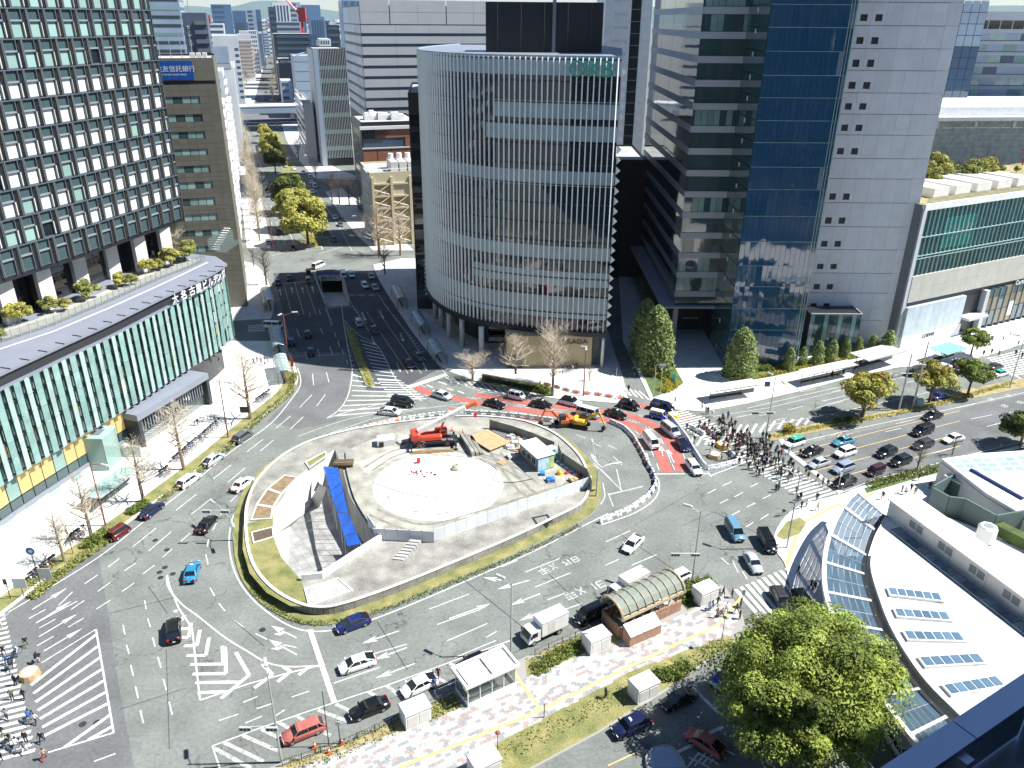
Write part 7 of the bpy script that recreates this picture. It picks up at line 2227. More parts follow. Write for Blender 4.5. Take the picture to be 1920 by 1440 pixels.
# trucks
def truck(px,nose,lab,boxm):
 p=G(px[0],px[1],.8);d=G(nose[0],nose[1],.8)-p
 t=thing('truck',lab,'truck',(p.x,p.y,.012),math.atan2(d.y,d.x),'trucks at the near kerb')
 bx('chassis','dark_metal',t,-3.0,2.7,-.55,.55,.5,.75)
 b=MB();rbox(b,-3.1,1.05,-1.0,1.0,.85,3.05,0,.06);o=obj('cargo_box',b,[boxm],t)
 for s in (-1,1):
  bx('side_door','offwhite',o,-1.0,.1,s*1.005 - .012,s*1.005+.012,1.0,2.8)
  b=MB();b.box(-3.05,1.0,s*1.01 - .015,s*1.01+.015,.86,.98);b.box(-3.05,1.0,s*1.01 - .015,s*1.01+.015,2.93,3.0);obj('rail',b,['steel'],o)
 b=MB();prof=[(1.15,.55),(2.95,.55),(2.95,1.15),(2.55,2.05),(2.3,2.15),(1.15,2.15)]
 n=6;vs=[(x,-.92,z) for x,z in prof]+[(x,.92,z) for x,z in prof]
 b.add(vs,[(i,(i+1)%n,n+(i+1)%n,n+i) for i in range(n)]+[tuple(range(n-1,-1,-1)),tuple(range(n,2*n))]);c=obj('cab',b,['white'],t)
 b=MB();b.quad((2.935,-.8,1.22),(2.935,.8,1.22),(2.60,.74,1.98),(2.60,-.74,1.98));obj('windscreen',b,['car_glass'],c);c.children[0].location.x=.03
 for s in (-1,1):
  bx('side_window','car_glass',c,1.6,2.4,s*.935 - .01,s*.935+.01,1.3,1.95)
  bx('headlight','lens',c,2.94,3.0,s*.65 - .17,s*.65+.17,.75,.95)
  bx('mirror','dark_metal',c,2.6,2.75,s*1.1 - .1,s*1.1+.1,1.4,1.85)
 wm,rm=wheel_mesh(.38,.24)
 for x in (2.1,-1.7):
  for s in (-1,1):w_=place('wheel',wm,t,(x,s*.82,.38));place('rim',rm,w_)
truck((1020,1182),(990,1196),'white box truck, the nearer of two at the fence','white');truck((1177,1106),(1150,1120),'box truck with a greyer body behind the black minivan','offwhite')
# ====== people
CLO={'black':(.012,.012,.014),'dark grey':(.04,.042,.048),'navy':(.012,.018,.05),'white':(.7,.7,.68),'beige':(.45,.36,.25),'red':(.4,.03,.03),'blue':(.05,.14,.36),'brown':(.10,.06,.035),'green':(.12,.18,.06),'purple':(.16,.04,.10),'grey':(.22,.23,.24),'yellow':(.6,.45,.08)}
for k_,c_ in CLO.items():mat('cloth_'+k_.replace(' ','_'),c_,.85)
mat('skin',(.52,.33,.23),.6);mat('hair',(.012,.010,.009),.6);mat('shoe',(.02,.02,.02),.6)
def body(name,stride,arm,bend=0.0,seat=False):
 J=[(0,0,.93),(0.02,0,1.15),(0.03+bend*.3,0,1.38),(0.04+bend*.45,0,1.48),(.07+bend*.5,0,1.58),(.06+bend*.5,0,1.70)]
 Rr=[.145,.13,.15,.065,.10,.085];E=[(i,i+1) for i in range(5)]
 for s in (-1,1):
  o=len(J);a=arm*s;st=-stride*s
  J+=[(0.03+bend*.3,s*.19,1.38),(.0+a*.5+bend*.3,s*.25,1.12),(.08+a+bend*.5,s*.24,.90),(.11+a*1.1+bend*.5,s*.235,.80)]
  Rr+=[.075,.055,.042,.045];E+=[(2,o),(o,o+1),(o+1,o+2),(o+2,o+3)]
  o=len(J)
  if seat:J+=[(.02,s*.1,.86),(.42,s*.11,.80),(.36,s*.11,.38),(.34,s*.11,.10),(.47,s*.11,.06)]
  else:J+=[(0,s*.095,.88),(st*.5+.04,s*.1,.50),(st - .04,s*.1,.12),(st - .05,s*.1,.05),(st+.12,s*.1,.04)]
  Rr+=[.10,.075,.05,.045,.04];E+=[(0,o),(o,o+1),(o+1,o+2),(o+2,o+3),(o+3,o+4)]
 me=bpy.data.meshes.new('tmp_body');me.from_pydata(J,E,[]);ob=bpy.data.objects.new('tmp_body',me);COL.objects.link(ob)
 sk=ob.modifiers.new('s','SKIN');sb=ob.modifiers.new('b','SUBSURF');sb.levels=1
 for i,v in enumerate(me.skin_vertices[0].data):v.radius=(Rr[i],Rr[i]*(1.25 if i in (1,2) else 1));v.use_root=(i==0)
 bpy.context.view_layer.update()
 m2=bpy.data.meshes.new_from_object(ob.evaluated_get(bpy.context.evaluated_depsgraph_get()));bpy.data.objects.remove(ob)
 m2.name=name;m2.materials.clear()
 for k_ in ('cloth_black','cloth_navy','skin','hair','shoe'):m2.materials.append(MT[k_])
 hx=.06+bend*.5
 for p in m2.polygons:
  c=p.center
  if c.z>1.46:p.material_index=3 if (c.z>1.66 or c.x<hx - .01) else 2
  elif c.z<.12:p.material_index=4
  elif abs(c.y)>.19 and c.z<.86 and not seat:p.material_index=2
  elif c.z<.92 and not (abs(c.y)>.2):p.material_index=1
  else:p.material_index=0
  p.use_smooth=True
 return m2
BOD=[body('person',.28,.18),body('person',-.22,-.15),body('person',.05,.05),body('person',.34,-.24),body('person',.0,.12,.3),body('person',0,.1,.55,True)]
def person(px,top,bot,lab,face_=None,k=None,group=None,z=0.0,cat='person',h=None):
 p=G(px[0],px[1],z)
 o=place('person',BOD[rnd.randrange(4) if k is None else k],None,(p.x,p.y,z+.012),face_ if face_ is not None else rnd.uniform(0,6.28),None,lab,cat,group)
 s=h or rnd.uniform(.94,1.06);o.scale=(s,s,s)
 for i,c in ((0,top),(1,bot)):
  o.material_slots[i].link='OBJECT';o.material_slots[i].material=MT['cloth_'+c.replace(' ','_')]
 return o
TOPS=['black']*8+['dark grey']*4+['navy']*3+['white']*3+['beige','grey','grey','brown','brown','blue','red']
wk=math.atan2(-.99,.1)
for i in range(190):
 t_=min(1.12,max(0,rnd.uniform(-.02,1.1) if i%2 else rnd.gauss(.5,.22)))
 x,y=lrp(1325,1492,t_)+rnd.gauss(0,23),lrp(798,903,t_)+rnd.gauss(0,13)
 tp,bt=rnd.choice(TOPS),rnd.choice(['black','navy','dark grey','beige','grey'])
 zone='amid the crowd' if .3<t_<.6 else ("at the crowd's far end" if t_<=.3 else "at the crowd's near end")
 person((x,y),tp,bt,'person in %s top, %s trousers %s on the crossing'%(tp,bt,zone),wk+(0 if rnd.random()<.55 else math.pi)+rnd.gauss(0,.2),None,'crowd on the wide crossing')
for x,y,tp,bt,lab in [(1316,768,'white','black','person in white shirt at the plaza end of the crossing'),(1323,776,'white','grey','person in white at the upper bars of the crossing'),(1336,782,'white','white','person all in white on the upper bars'),(1370,796,'black','black','person in black walking apart above the crowd'),(1265,757,'black','black','person in black standing by the navy minivan'),(1494,942,'black','navy','person in black on the lowest bars, left of a pair'),(1500,938,'black','black','person in black on the lowest bars, right of a pair'),(1502,955,'dark grey','black','person in grey stepping off the lower crossing'),(1511,951,'white','black','person in white top stepping off the lower crossing'),(1531,940,'black','dark grey','person in black nearing the station kerb'),(1532,957,'beige','brown','person in beige on the station pavement corner'),
                          (1654,937,'black','black','person in black beside the spine end'),(1690,926,'grey','navy','person in grey in the group on the station walk, left one'),(1697,928,'white','navy','person in white in the group on the station walk'),(1707,922,'black','black','person in black in the group on the station walk'),(1715,928,'green','black','person in green in the group on the station walk'),(1722,902,'black','black','person in black walking by the flowering strip'),(1742,918,'navy','black','person in navy near the court wall'),(1768,893,'black','grey','person in black farther along the station walk'),
                          (50,1212,'black','green','lone person in black crossing the near left road'),(1496,1076,'black','black','person in black standing under the glass canopy'),(1519,1106,'black','black','person in black under the canopy, left of a pair'),(1526,1108,'dark grey','black','person in dark grey under the canopy, right of a pair'),
                          (1355,1118,'black','black','person in black nearest the kiosk at the pavement end'),(1372,1122,'black','navy','person in black near the crossing kerb'),(1345,1136,'black','black','tall person in black in the waiting group'),(1335,1143,'blue','blue','person in blue in the waiting group'),(1330,1146,'white','blue','person in white and blue in the waiting group'),(1353,1157,'beige','brown','person in beige in the waiting group'),(1361,1148,'white','grey','person in white in the waiting group'),(1381,1150,'brown','black','person in brown near the yellow tactile strip'),(1388,1140,'black','black','person in black by the crossing post'),(1386,1162,'brown','brown','person in long brown coat by the tactile strip'),(1344,1160,'beige','black','person with pale coat at the left of the waiting group'),
                          (822,1270,'purple','black','person in purple behind the white hatchback'),(817,1290,'blue','blue','person in blue at the open boot of the white hatchback'),(1135,1310,'dark grey','black','person in dark clothes by the young tree'),
                          (365,797,'white','black','person in white on the wide left pavement'),(371,798,'black','red','person with red skirt on the wide left pavement'),(476,684,'black','black','person in black left of the group by the shelter'),(483,681,'dark grey','black','person in grey in the group by the shelter'),(490,684,'red','brown','person in red in the group by the shelter'),(497,686,'white','navy','person in white in the group by the shelter'),(503,683,'white','black','person with pale top at the right of the group by the shelter'),(1178,735,'black','black','person in black pushing something at the side street'),(500,583,'black','black','person in black on the shaded bank pavement'),
                          (1858,665,'black','black','person in black at the far crossing, left one'),(1872,668,'grey','black','person in grey at the far crossing'),(1843,668,'black','navy','person in black on the store pavement by the dark tree'),(1880,640,'black','black','person in black on the store pavement, middle'),(1893,632,'white','grey','person in white on the store pavement'),(1908,650,'black','black','person in black on the store pavement far right'),(1915,672,'navy','black','person in navy on the far crossing'),(1860,640,'beige','black','person in beige on the store pavement'),(1830,660,'dark grey','black','person in dark grey near the blue canopy'),(1903,668,'black','black','person in black on the far crossing bars')]:
 person((x,y),tp,bt,lab,None,None,'people about the square',.12 if 'pavement' in lab else 0)
for i in range(3):person((1560+20*i,748-40-5*i+(i==1)*2),'black','black','person waiting under the long bus shelter, %s'%('left','middle','right')[i],None,2,'people at the bus shelter',.12)
# south-west crossing: walkers and cyclists
def wheel_ring(b,x,r=.33):
 b.tube([(x+r*math.cos(i*.524),0,r+r*math.sin(i*.524)) for i in range(13)],.025,4,0,False)
 for i in range(6):b.tube([(x,0,r),(x+r*math.cos(i*1.047),0,r+r*math.sin(i*1.047))],.008,3,0,False)
def bike_parts():
 w0=MB();wheel_ring(w0,.52);w1=MB();wheel_ring(w1,-.52)
 f=MB();A_,B_,C_,D_,E_=(-.52,0,.33),(-.05,0,.30),(.35,0,.72),(-.18,0,.78),(.52,0,.33)
 for a,b in ((A_,B_),(B_,C_),(B_,D_),(D_,C_),(A_,D_),(C_,E_),(C_,(.33,0,1.0))):f.tube([a,b],.025,4,0,False)
 f.tube([(.22,-.28,1.02),(.33,0,1.0),(.22,.28,1.02)],.02,4,0,False);f.box(-.32,-.05,-.08,.08,.82,.88)
 k=MB();k.add([(.42,-.17,.78),(.75,-.2,.78),(.75,.2,.78),(.42,.17,.78),(.40,-.2,1.02),(.8,-.23,1.02),(.8,.23,1.02),(.40,.2,1.02)],[(0,1,2,3),(0,4,5,1),(1,5,6,2),(2,6,7,3),(3,7,4,0)])
 return w0.mesh('wheel',['rubber']),w1.mesh('wheel',['rubber']),f.mesh('frame',['steel']),k.mesh('basket',['dark_metal'])
BK=bike_parts()
def bike(p,rz,lab,grp,frame_m=None):
 t=thing('bicycle',lab,'bicycle',p,rz,grp)
 place('wheel',BK[0],t);place('wheel',BK[1],t);o=place('frame',BK[2],t);place('basket',BK[3],t)
 if frame_m:o.material_slots[0].link='OBJECT';o.material_slots[0].material=MT[frame_m]
 return t
SWP=[(8,1228,'black','navy'),(14,1245,'blue','black'),(35,1228,'white','blue'),(22,1258,'dark grey','black'),(30,1286,'black','black'),(24,1312,'green','black'),(46,1312,'black','navy'),(14,1350,'grey','black'),(5,1380,'black','green'),(56,1355,'blue','blue'),(68,1358,'white','black'),(20,1392,'black','black'),(50,1392,'dark grey','black'),(32,1408,'white','grey'),(48,1412,'grey','white'),(80,1392,'black','navy'),(84,1424,'beige','red'),(3,1430,'black','black'),(70,1246,'black','white'),(2,1180,'white','beige')]
for i,(x,y,tp,bt) in enumerate(SWP):
 rz=math.radians(rnd.choice([100,280]))+rnd.gauss(0,.2)
 if i in (2,3,9,13,18,11):
  p=G(x,y);bike((p.x,p.y,.012),rz,'bicycle ridden by the person in %s on the south-west crossing'%tp,'bicycles on the south-west crossing')
  person((x,y),tp,bt,'person in %s riding a bicycle over the south-west crossing'%tp,rz,5,'riders on the south-west crossing')
 else:person((x,y),tp,bt,'person in %s top and %s trousers on the south-west crossing'%(tp,bt),rz,None,'walkers on the south-west crossing')
fr_=['steel','navy','dark_metal','rust_pole','white']
for (x0,y0),(x1,y1),n_,w_ in [((330,868),(418,792),26,'in the long rack before the entrance portal'),((305,895),(322,882),7,'between the two middle bare trees'),((132,1020),(165,995),9,'beside the trees at the left verge'),((60,1090),(112,1050),10,'in the rack nearest the south-west crossing'),((485,757),(512,737),9,'in the rack by the tall bare tree'),((1055,700),(1088,690),7,'under the curved tower by the mural')]:
 for i in range(n_):
  p=G(lrp(x0,x1,i/n_),lrp(y0,y1,i/n_),.12)
  bike((p.x,p.y,.13),dirang((x0,y0),(x1,y1))+1.25+rnd.gauss(0,.15),'bicycle parked %s'%w_,'bicycles '+w_,fr_[rnd.randrange(5)])
p=G(1462,968);bike((p.x,p.y,.012),.3,'bicycle with white load crossing by the junction islet','single bicycle')
# ====== street furniture
def lamp(base,top,head,m,lab,r=.11,z=.12,curve=False,sig=False):
 p=G(*base,z);h=ZT(p,top[1])-z
 t=thing('street_lamp',lab,'street lamp',(p.x,p.y,z))
 b=MB();b.tube([(0,0,0),(0,0,h*.4),(0,0,h)],[r*1.3,r,r*.7],8);obj('pole',b,[m],t)
 hd=head if isinstance(head,list) else [head]
 for hx,hy in hd:
  q=G(hx,hy,z+h+.2)-p
  if q.length>40:continue
  q.z=h+.2
  if curve:pts=smooth_path([(0,0,h*.9),(q.x*.25,q.y*.25,h+.25),(q.x*.7,q.y*.7,h+.4),tuple(q)],4)
  else:pts=[(0,0,h - .4),tuple(q)]
  b=MB();b.tube(pts,.05,5);obj('arm',b,[m],t)
  d=Vector((q.x,q.y,0));an=math.atan2(d.y,d.x)
  b=MB();rbox(b,-.75,.55,-.2,.2,-.09,.12,0,.06);o=obj('lamp_head',b,['galv'],t);o.location=q;o.rotation_euler.z=an
  bx('lamp_lens','lens',o,-.6,.4,-.14,.14,-.13,-.095)
 if sig:
  b=MB();b.tube([(0,0,5.2),(-3.2,-.6,5.6)],.05,5);obj('signal_arm',b,[m],t)
  for x in (-2.9,-.2):
   b=MB();b.box(x - .6,x+.6,-.75,-.5,5.2,5.65);o=obj('signal_box',b,['galv'],t)
   for k in range(3):b=MB();b.tube([(x - .38+k*.38,-.78,5.42),(x - .38+k*.38,-.751,5.42)],.14,8);obj('signal_light',b,['black'],o)
 return t
lamp((528,1428),(503,1262),(497,1240),'galv','grey street lamp at the near kerb before the bright red estate',sig=True)
lamp((958,1228),(953,1092),(937,1080),'galv','grey street lamp rising behind the glass shelter')
lamp((1297,1095),(1311,957),(1288,947),'galv','grey street lamp at the pavement end by the planting',sig=True)
lamp((1475,1027),(1497,890),(1474,880),'galv','grey street lamp on the junction islet')
lamp((1436,820),(1452,707),[(1443,700),(1470,718)],'galv','grey street lamp with signals on the median tip',sig=True)
lamp((1893,727),(1921,632),[(1905,628)],'galv','grey street lamp at the far right of the median')
lamp((1118,930),(1122,880),[(1110,826),(1160,868)],'galv','twin armed lamp at the right end of the island',.14,.12,True)
lamp((437,1012),(428,968),[(398,940),(437,985)],'galv','curved lamp and signals at the left end of the island',.11,.12,True,True)
for b_,t_,h_,lab in [((198,985),(167,866),(196,872),'rust red street lamp beside the dark red van'),((428,820),(410,712),[(402,715),(432,718)],'rust red street lamp by the farthest parked grey car'),((541,672),(528,588),[(553,585),(524,590)],'rust red street lamp rising past the curved bus shelter'),((1094,742),(1094,652),[(1094,650),(1099,655)],'dark red street lamp in front of the shop sign'),((710,484),(696,405),(663,405),'rust red street lamp by the cream block'),((513,470),(505,398),(520,398),'rust red street lamp at the bank corner'),((588,318),(583,290),(572,291),'far street lamp by the finned office')]:
 lamp(b_,t_,h_,'rust_pole',lab,.12)
def pole(base,top,m,lab,r=.07,cat='pole',z=.12,extra=None):
 p=G(*base,z);h=ZT(p,top)-z
 t=thing('pole',lab,cat,(p.x,p.y,z));b=MB();b.tube([(0,0,0),(0,0,h)],[r,r*.8],7);obj('shaft',b,[m],t)
 if extra:extra(t,h)
 return t
def plate(m,w,hh,dz=0,round_=False):
 def f(t,h):
  b=MB()
  if round_:b.tube([(0,-.09,h - .4),(0,-.13,h - .4)],w,14)
  else:b.box(-w,w,-.13,-.09,h-hh+dz,h+dz)
  obj('sign_plate',b,[m],t)
 return f
mat('sign_blue2',(.01,.13,.48),.4)
def disc(t,h):
 plate('sign_blue2',.62,0,0,True)(t,h);text_obj('arrow_mark','⬆',.8,'white',t,(0,-.14,h - .42),(math.pi/2,math.pi/2,0),.005)
pole((77,1098),1028,'dark_metal','dark post with a round blue direction sign by the south-west crossing',.08,'sign',extra=disc)
for b_,y_,m_,lab,ex in [((617,1398),1296,'brown_pole','thin dark post among the cones at the near kerb',None),((638,1392),1350,'brown_pole','short post with a round mirror by the cones',plate('offwhite',.3,0,0,True)),((20,1122),1085,'dark_metal','dark pedestrian signal at the south-west crossing',plate('black',.25,.9)),((45,1118),1084,'dark_metal','white notice board at the near left corner',plate('white',.9,1.6)),((90,1094),1065,'steel','white notice board under the first bare tree',plate('white',.9,1.7)),((462,790),762,'steel','dark board sign beside the tall bare tree',plate('dark_metal',.9,1.3)),((137,1038),985,'rust_pole','short rust red post between the first two bare trees',None),((525,735),690,'rust_pole','thin rust red post by the shelter mouth',None),((493,712),660,'steel','slim grey post on the left pavement',None),((552,715),662,'rust_pole','post with a red banner at the curved shelter',plate('red',.3,1.8,-1.2)),((1237,745),682,'galv','white sign post with an arm beside the yellow bed',plate('white',.7,.5)),((1225,742),655+30,'galv','slim post left of the plaza bed',None),((1262,720),700,'galv','turquoise totem sign in the plaza bed',plate('turquoise',.4,2.2)),((1155,715),690,'galv','thin post at the side street',None),((1437,730),715,'galv','blue panel sign at the plaza kerb',plate('navy',.6,1.2)),((1388,1150),1105,'galv','grey pedestrian signal at the station crossing',plate('galv',.2,.8)),((1571,918),885,'galv','white pedestrian signal at the big crossing',plate('white',.2,.8)),((1590,910),875,'galv','second grey post at the big crossing',None),((1020,1345),1320,'brown_pole','small dark bollard by the young tree',None),((843,692+20),690,'galv','white sign in shade near the curved tower',plate('white',.5,.6)),((1607,705),675,'dark_metal','dark signal post at the long bus shelter',plate('black',.3,1.0)),((1820,705),670,'galv','post by the dark tree on the store pavement',None),((1690,690),660,'galv','thin post left of the blue canopy',None),((1096,1215),1185,'galv','white post with a small box beside the planting',plate('offwhite',.35,.5)),((1010,1152+90),1228,'galv','pale utility post in the verge',plate('offwhite',.3,.5))]:
 pole(b_,y_,m_,lab,.06,'sign' if ex else 'post',extra=ex)
for b_,y_,c_,lab in [((933,1418),1374,'rust_pole','globe lamp with a rust red ball on the lower verge'),((1351,1214),1158,'brown_pole','globe lamp on a dark post near the waiting group'),((1314,1255),1243,'brown_pole','short globe lamp on the lower verge by the round shrub')]:
 def ball(t,h,c_=c_):
  b=MB();b.dome((0,0,h),.28,.28,.22,10,4);obj('globe',b,[c_],t)
 pole(b_,y_,'brown_pole',lab,.05,'lamp',extra=ball)
# paired poles with cross arms
t=thing('gantry','pair of tall grey poles joined by cross arms on the median','gantry',G(1697,767))
o=t.location;pA,pB=G(1685,769),G(1711,765);hA_,hB_=ZT(pA,664),ZT(pB,641)
for p,h in ((pA,hA_),(pB,hB_)):
 b=MB();b.tube([tuple(p-o),(p.x-o.x,p.y-o.y,h)],[.2,.13],8);obj('pole',b,['galv'],t)
for q0,q1,z in [((1655,660),(1740,655),hA_ - .6),((1560,690),(1740,700),hA_*.62)]:
 b=MB();a=pA-o;c=pB-o;d=(c-a).normalized();b.tube([(a.x-d.x*6,a.y-d.y*6+1,z+.8),(c.x+d.x*1,c.y+d.y,z)],.07,5);obj('cross_arm',b,['galv'],t)
for p in (pA,pB):
 bx('camera_box','galv',t,p.x-o.x - .4,p.x-o.x+.4,p.y-o.y - .5,p.y-o.y - .2,hA_*.75,hA_*.75+.6)
b=MB();rbox(b,-.7,.7,-.5,.5,0,1.7);o_=obj('utility_cabinet',b,['metal_blue'],None,False,'pale blue utility cabinet at the foot of the paired poles','cabinet');o_.location=G(1722,762,.16)
# barrel roofed bus shelters
def barrel(px0,px1,w_,lab,h=2.6):
 a,b_=G(*px0,.12),G(*px1,.12);L_=(b_-a).length
 t=thing('bus_shelter',lab,'bus shelter',a,math.atan2(b_.y-a.y,b_.x-a.x))
 n=5
 for k in range(n):
  q=MB();x0,x1=k*L_/n+.05,(k+1)*L_/n - .05
  for i in range(6):
   a0,a1=math.pi*i/6,math.pi*(i+1)/6
   q.quad((x0,w_/2*math.cos(a0),h+.9*math.sin(a0)),(x1,w_/2*math.cos(a0),h+.9*math.sin(a0)),(x1,w_/2*math.cos(a1),h+.9*math.sin(a1)),(x0,w_/2*math.cos(a1),h+.9*math.sin(a1)))
  obj('roof_pane',q,['shelter_glass'],t)
 for k in range(n+1):
  x=k*L_/n;q=MB();q.tube([(x,w_/2*math.cos(i*math.pi/6),h+.92*math.sin(i*math.pi/6)) for i in range(7)],.06,4);obj('rib',q,['steel'],t)
 for s in (-1,1):
  for k in (0,n):q=MB();x=k*L_/n;q.tube([(x,s*w_/2,0),(x,s*w_/2,h)],.07,5);obj('post',q,['dark_metal'],t)
 bx('back_panel','clear_glass',t,.3,L_ - .3,-w_/2+.05,-w_/2+.12,.3,2.2)
 bx('bench','wood_dark',t,.8,L_ - .8,-.3,.1,.4,.5)
mat('shelter_glass',(.30,.40,.42),.12,spec=.7,alpha=.85)
barrel((537,722),(527,690),3.0,'barrel roofed bus shelter standing in sun on the left pavement');barrel((526,672),(518,638),3.0,'barrel roofed bus shelter in shade just behind the sunny one');barrel((508,585),(501,560),3.0,'barrel roofed bus shelter on the bank pavement')
barrel((755,580),(743,555),2.6,'barrel roofed bus shelter farthest up the right shaded kerb');barrel((797,632),(781,605),2.6,'barrel roofed bus shelter middle of the right shaded kerb');barrel((828,685),(812,660),2.6,'barrel roofed bus shelter nearest the hatched corner, shaded')
def flat_shelter(px0,px1,w_,h,lab,m='shelter_glass',side=1):
 a,b_=G(*px0,.12),G(*px1,.12);L_=(b_-a).length
 t=thing('flat_shelter',lab,'bus shelter',a,math.atan2(b_.y-a.y,b_.x-a.x))
 n=max(3,int(L_/3))
 for k in range(n):
  bx('roof_panel',m,t,k*L_/n+.04,(k+1)*L_/n - .04,-.2,w_,h,h+.1)
  q=MB();q.tube([(k*L_/n+.2,w_*.6,0),(k*L_/n+.2,w_*.6,h)],.07,5);obj('post',q,['dark_metal'],t)
 bx('screen','glass_dark',t,0,L_,w_*.6 - .05,w_*.6,.3,1.3)
 bx('edge_rail','galv',t,-.1,L_+.1,-.3,-.2,h - .05,h+.18)
mat('shelter_white',(.62,.64,.63),.35)
flat_shelter((905,722),(1008,742),2.4,2.7,'long flat shelter behind the hedge under the pale bare trees','shelter_white');flat_shelter((1338,757),(1422,744),3.0,2.8,'flat white bus shelter at the bright plaza kerb','shelter_white');flat_shelter((1512,726),(1603,706),3.0,2.8,'long flat white bus shelter before the clipped trees','shelter_white');flat_shelter((1622,702),(1692,683),5.0,3.2,'grey roofed shelter at the store corner','stripe_grey')
mat('canopy_blue',(.20,.50,.58),.4)
flat_shelter((1768,688),(1808,676),4.5,3.0,'turquoise roofed canopy on the store pavement','canopy_blue')
flat_shelter((190,960),(262,905),3.2,2.4,'glass roofed subway stair cover with dark walls on the left pavement','fin_glass_pale')
# subway entrance
a,b_=G(1163,1196,.12),G(1277,1142,.12);L_=(b_-a).length
t=thing('subway_entrance','subway entrance with a bronze barrel roof over brown brick walls','subway entrance',a,math.atan2(b_.y-a.y,b_.x-a.x))
mat('bronze',(.50,.41,.28),.45,.2);mat('roof_glass',(.25,.28,.24),.1,spec=.8);mat('brown_tile',(.36,.215,.15),.7,var=.15,scale=2.5,rv=.1)
W_=3.8
for k in range(8):
 for i in range(5):
  a0,a1=math.pi*(.08+.84*i/5),math.pi*(.08+.84*(i+1)/5);x0,x1=k*L_/8+.07,(k+1)*L_/8 - .07
  f=lambda aa:(W_/2+(W_/2+.2)*math.cos(aa),3.2+1.5*math.sin(aa))
  q=MB();q.quad((x0,*f(a0)),(x1,*f(a0)),(x1,*f(a1)),(x0,*f(a1)));obj('roof_pane',q,['roof_glass'],t)
for k in range(9):
 q=MB();q.tube([(k*L_/8,W_/2+(W_/2+.25)*math.cos(math.pi*i/8),3.2+1.55*math.sin(math.pi*i/8)) for i in range(9)],.09 if 0<k<8 else .2,5);obj('rib',q,['bronze'],t)
for y in (-.2,W_+.2):
 bx('eave_beam','bronze',t,-.2,L_+.2,y - .14,y+.14,2.9,3.3)
for i in range(11):
 for j in range(4):
  x0=i*L_*.98/11;bx('wall_tile','brown_tile',t,x0+.02,x0+L_*.98/11 - .02,-.15 if True else 0,.1,j*.42+.01,j*.42+.41)
  bx('wall_tile','brown_tile',t,x0+.02,x0+L_*.98/11 - .02,W_ - .1,W_+.15,j*.42+.01,j*.42+.41)
for j in range(4):bx('wall_tile','brown_tile',t,-.15,.1,.1,W_ - .1,j*.42+.01,j*.42+.41)
for k in range(7):
 q=MB();x=.4+k*L_/7;q.tube([(x,0,1.7),(x+.5,0,2.95)],.1,5);obj('strut',q,['bronze'],t)
for k in range(6):bx('stair_step','offwhite',t,L_*.62+k*.5,L_*.62+k*.5+.25,.6,3,.1,1.5-k*.18)
t=thing('brick_hut','low brown tiled hut with a glazed lean-to roof beside the subway entrance','hut',G(1180,1214,.12),dirang((1176,1214),(1235,1188)))
q=MB();q.add([(0,0,0),(5,0,0),(5,1.5,0),(0,1.5,0),(0,0,1.6),(5,0,1.6),(5,1.5,2.3),(0,1.5,2.3)],[(0,1,5,4),(1,2,6,5),(2,3,7,6),(3,0,4,7)]);obj('wall',q,['brown_tile'],t)
for k in range(5):q=MB();q.quad((k+.05,-.1,1.6),(k+.95,-.1,1.6),(k+.95,1.6,2.38),(k+.05,1.6,2.38));obj('roof_pane',q,['roof_white' if k%2 else 'offwhite'],t)
# white kiosks
for px,lab in [((779,1349),'white machine kiosk in the verge nearest the thin dark trees'),((1117,1213),'white machine kiosk between white truck and subway entrance'),((1320,1124),'white machine kiosk by the waiting group'),((1205,1302),'white machine kiosk on the lower verge'),((908,1447),'white machine kiosk cut by the bottom edge')]:
 t=thing('kiosk',lab,'kiosk',G(*px,.12),dirang((760,1368),(860,1325)),'white kiosks')
 bx('body','white',t,-1.5,1.5,-1.0,1.0,0,2.1);q=MB();q.add([(-1.6,-1.1,2.1),(1.6,-1.1,2.1),(1.6,1.1,2.1),(-1.6,1.1,2.1),(-1.5,-1,2.26),(1.5,-1,2.26),(1.5,1,2.26),(-1.5,1,2.26)],[(0,1,5,4),(1,2,6,5),(2,3,7,6),(3,0,4,7),(4,5,6,7)]);obj('lid',q,['white'],t)
 for x in (-1.3,.1):bx('door','offwhite',t,x,x+1.2,-1.03,-1.003,.3,1.7)
# glass shelter
a,b_=G(878,1326,.12),G(966,1285,.12);L_=(b_-a).length
t=thing('glass_shelter','glass walled lift shelter with a white panelled roof at the near kerb','shelter',a,math.atan2(b_.y-a.y,b_.x-a.x))
for k in range(4):
 for y in (0,2.9):bx('glass_pane','clear_glass',t,k*L_/4+.05,(k+1)*L_/4 - .05,y,y+.05,.5,3.0)
for x in (0,L_):
 for k in range(2):bx('glass_pane','clear_glass',t,x - .03,x+.03,k*1.45+.05,k*1.45+1.4,.5,3.0)
for k in range(5):
 for y in (0,2.9):bx('post','frame_white',t,k*L_/4 - .05,k*L_/4+.05,y - .03,y+.08,0,3.1)
q=MB();q.ring([(0,0),(L_,0),(L_,2.95),(0,2.95)],.12,0,.5);obj('plinth',q,['frame_white'],t)
q=MB();q.ring([(-.25,-.25),(L_+.25,-.25),(L_+.25,3.2),(-.25,3.2)],.3,3.05,3.4);obj('roof_frame',q,['frame_white'],t)
for k in range(2):bx('roof_panel','stripe_grey',t,k*L_/2+.1,(k+1)*L_/2 - .1,.05,2.9,3.2,3.3)
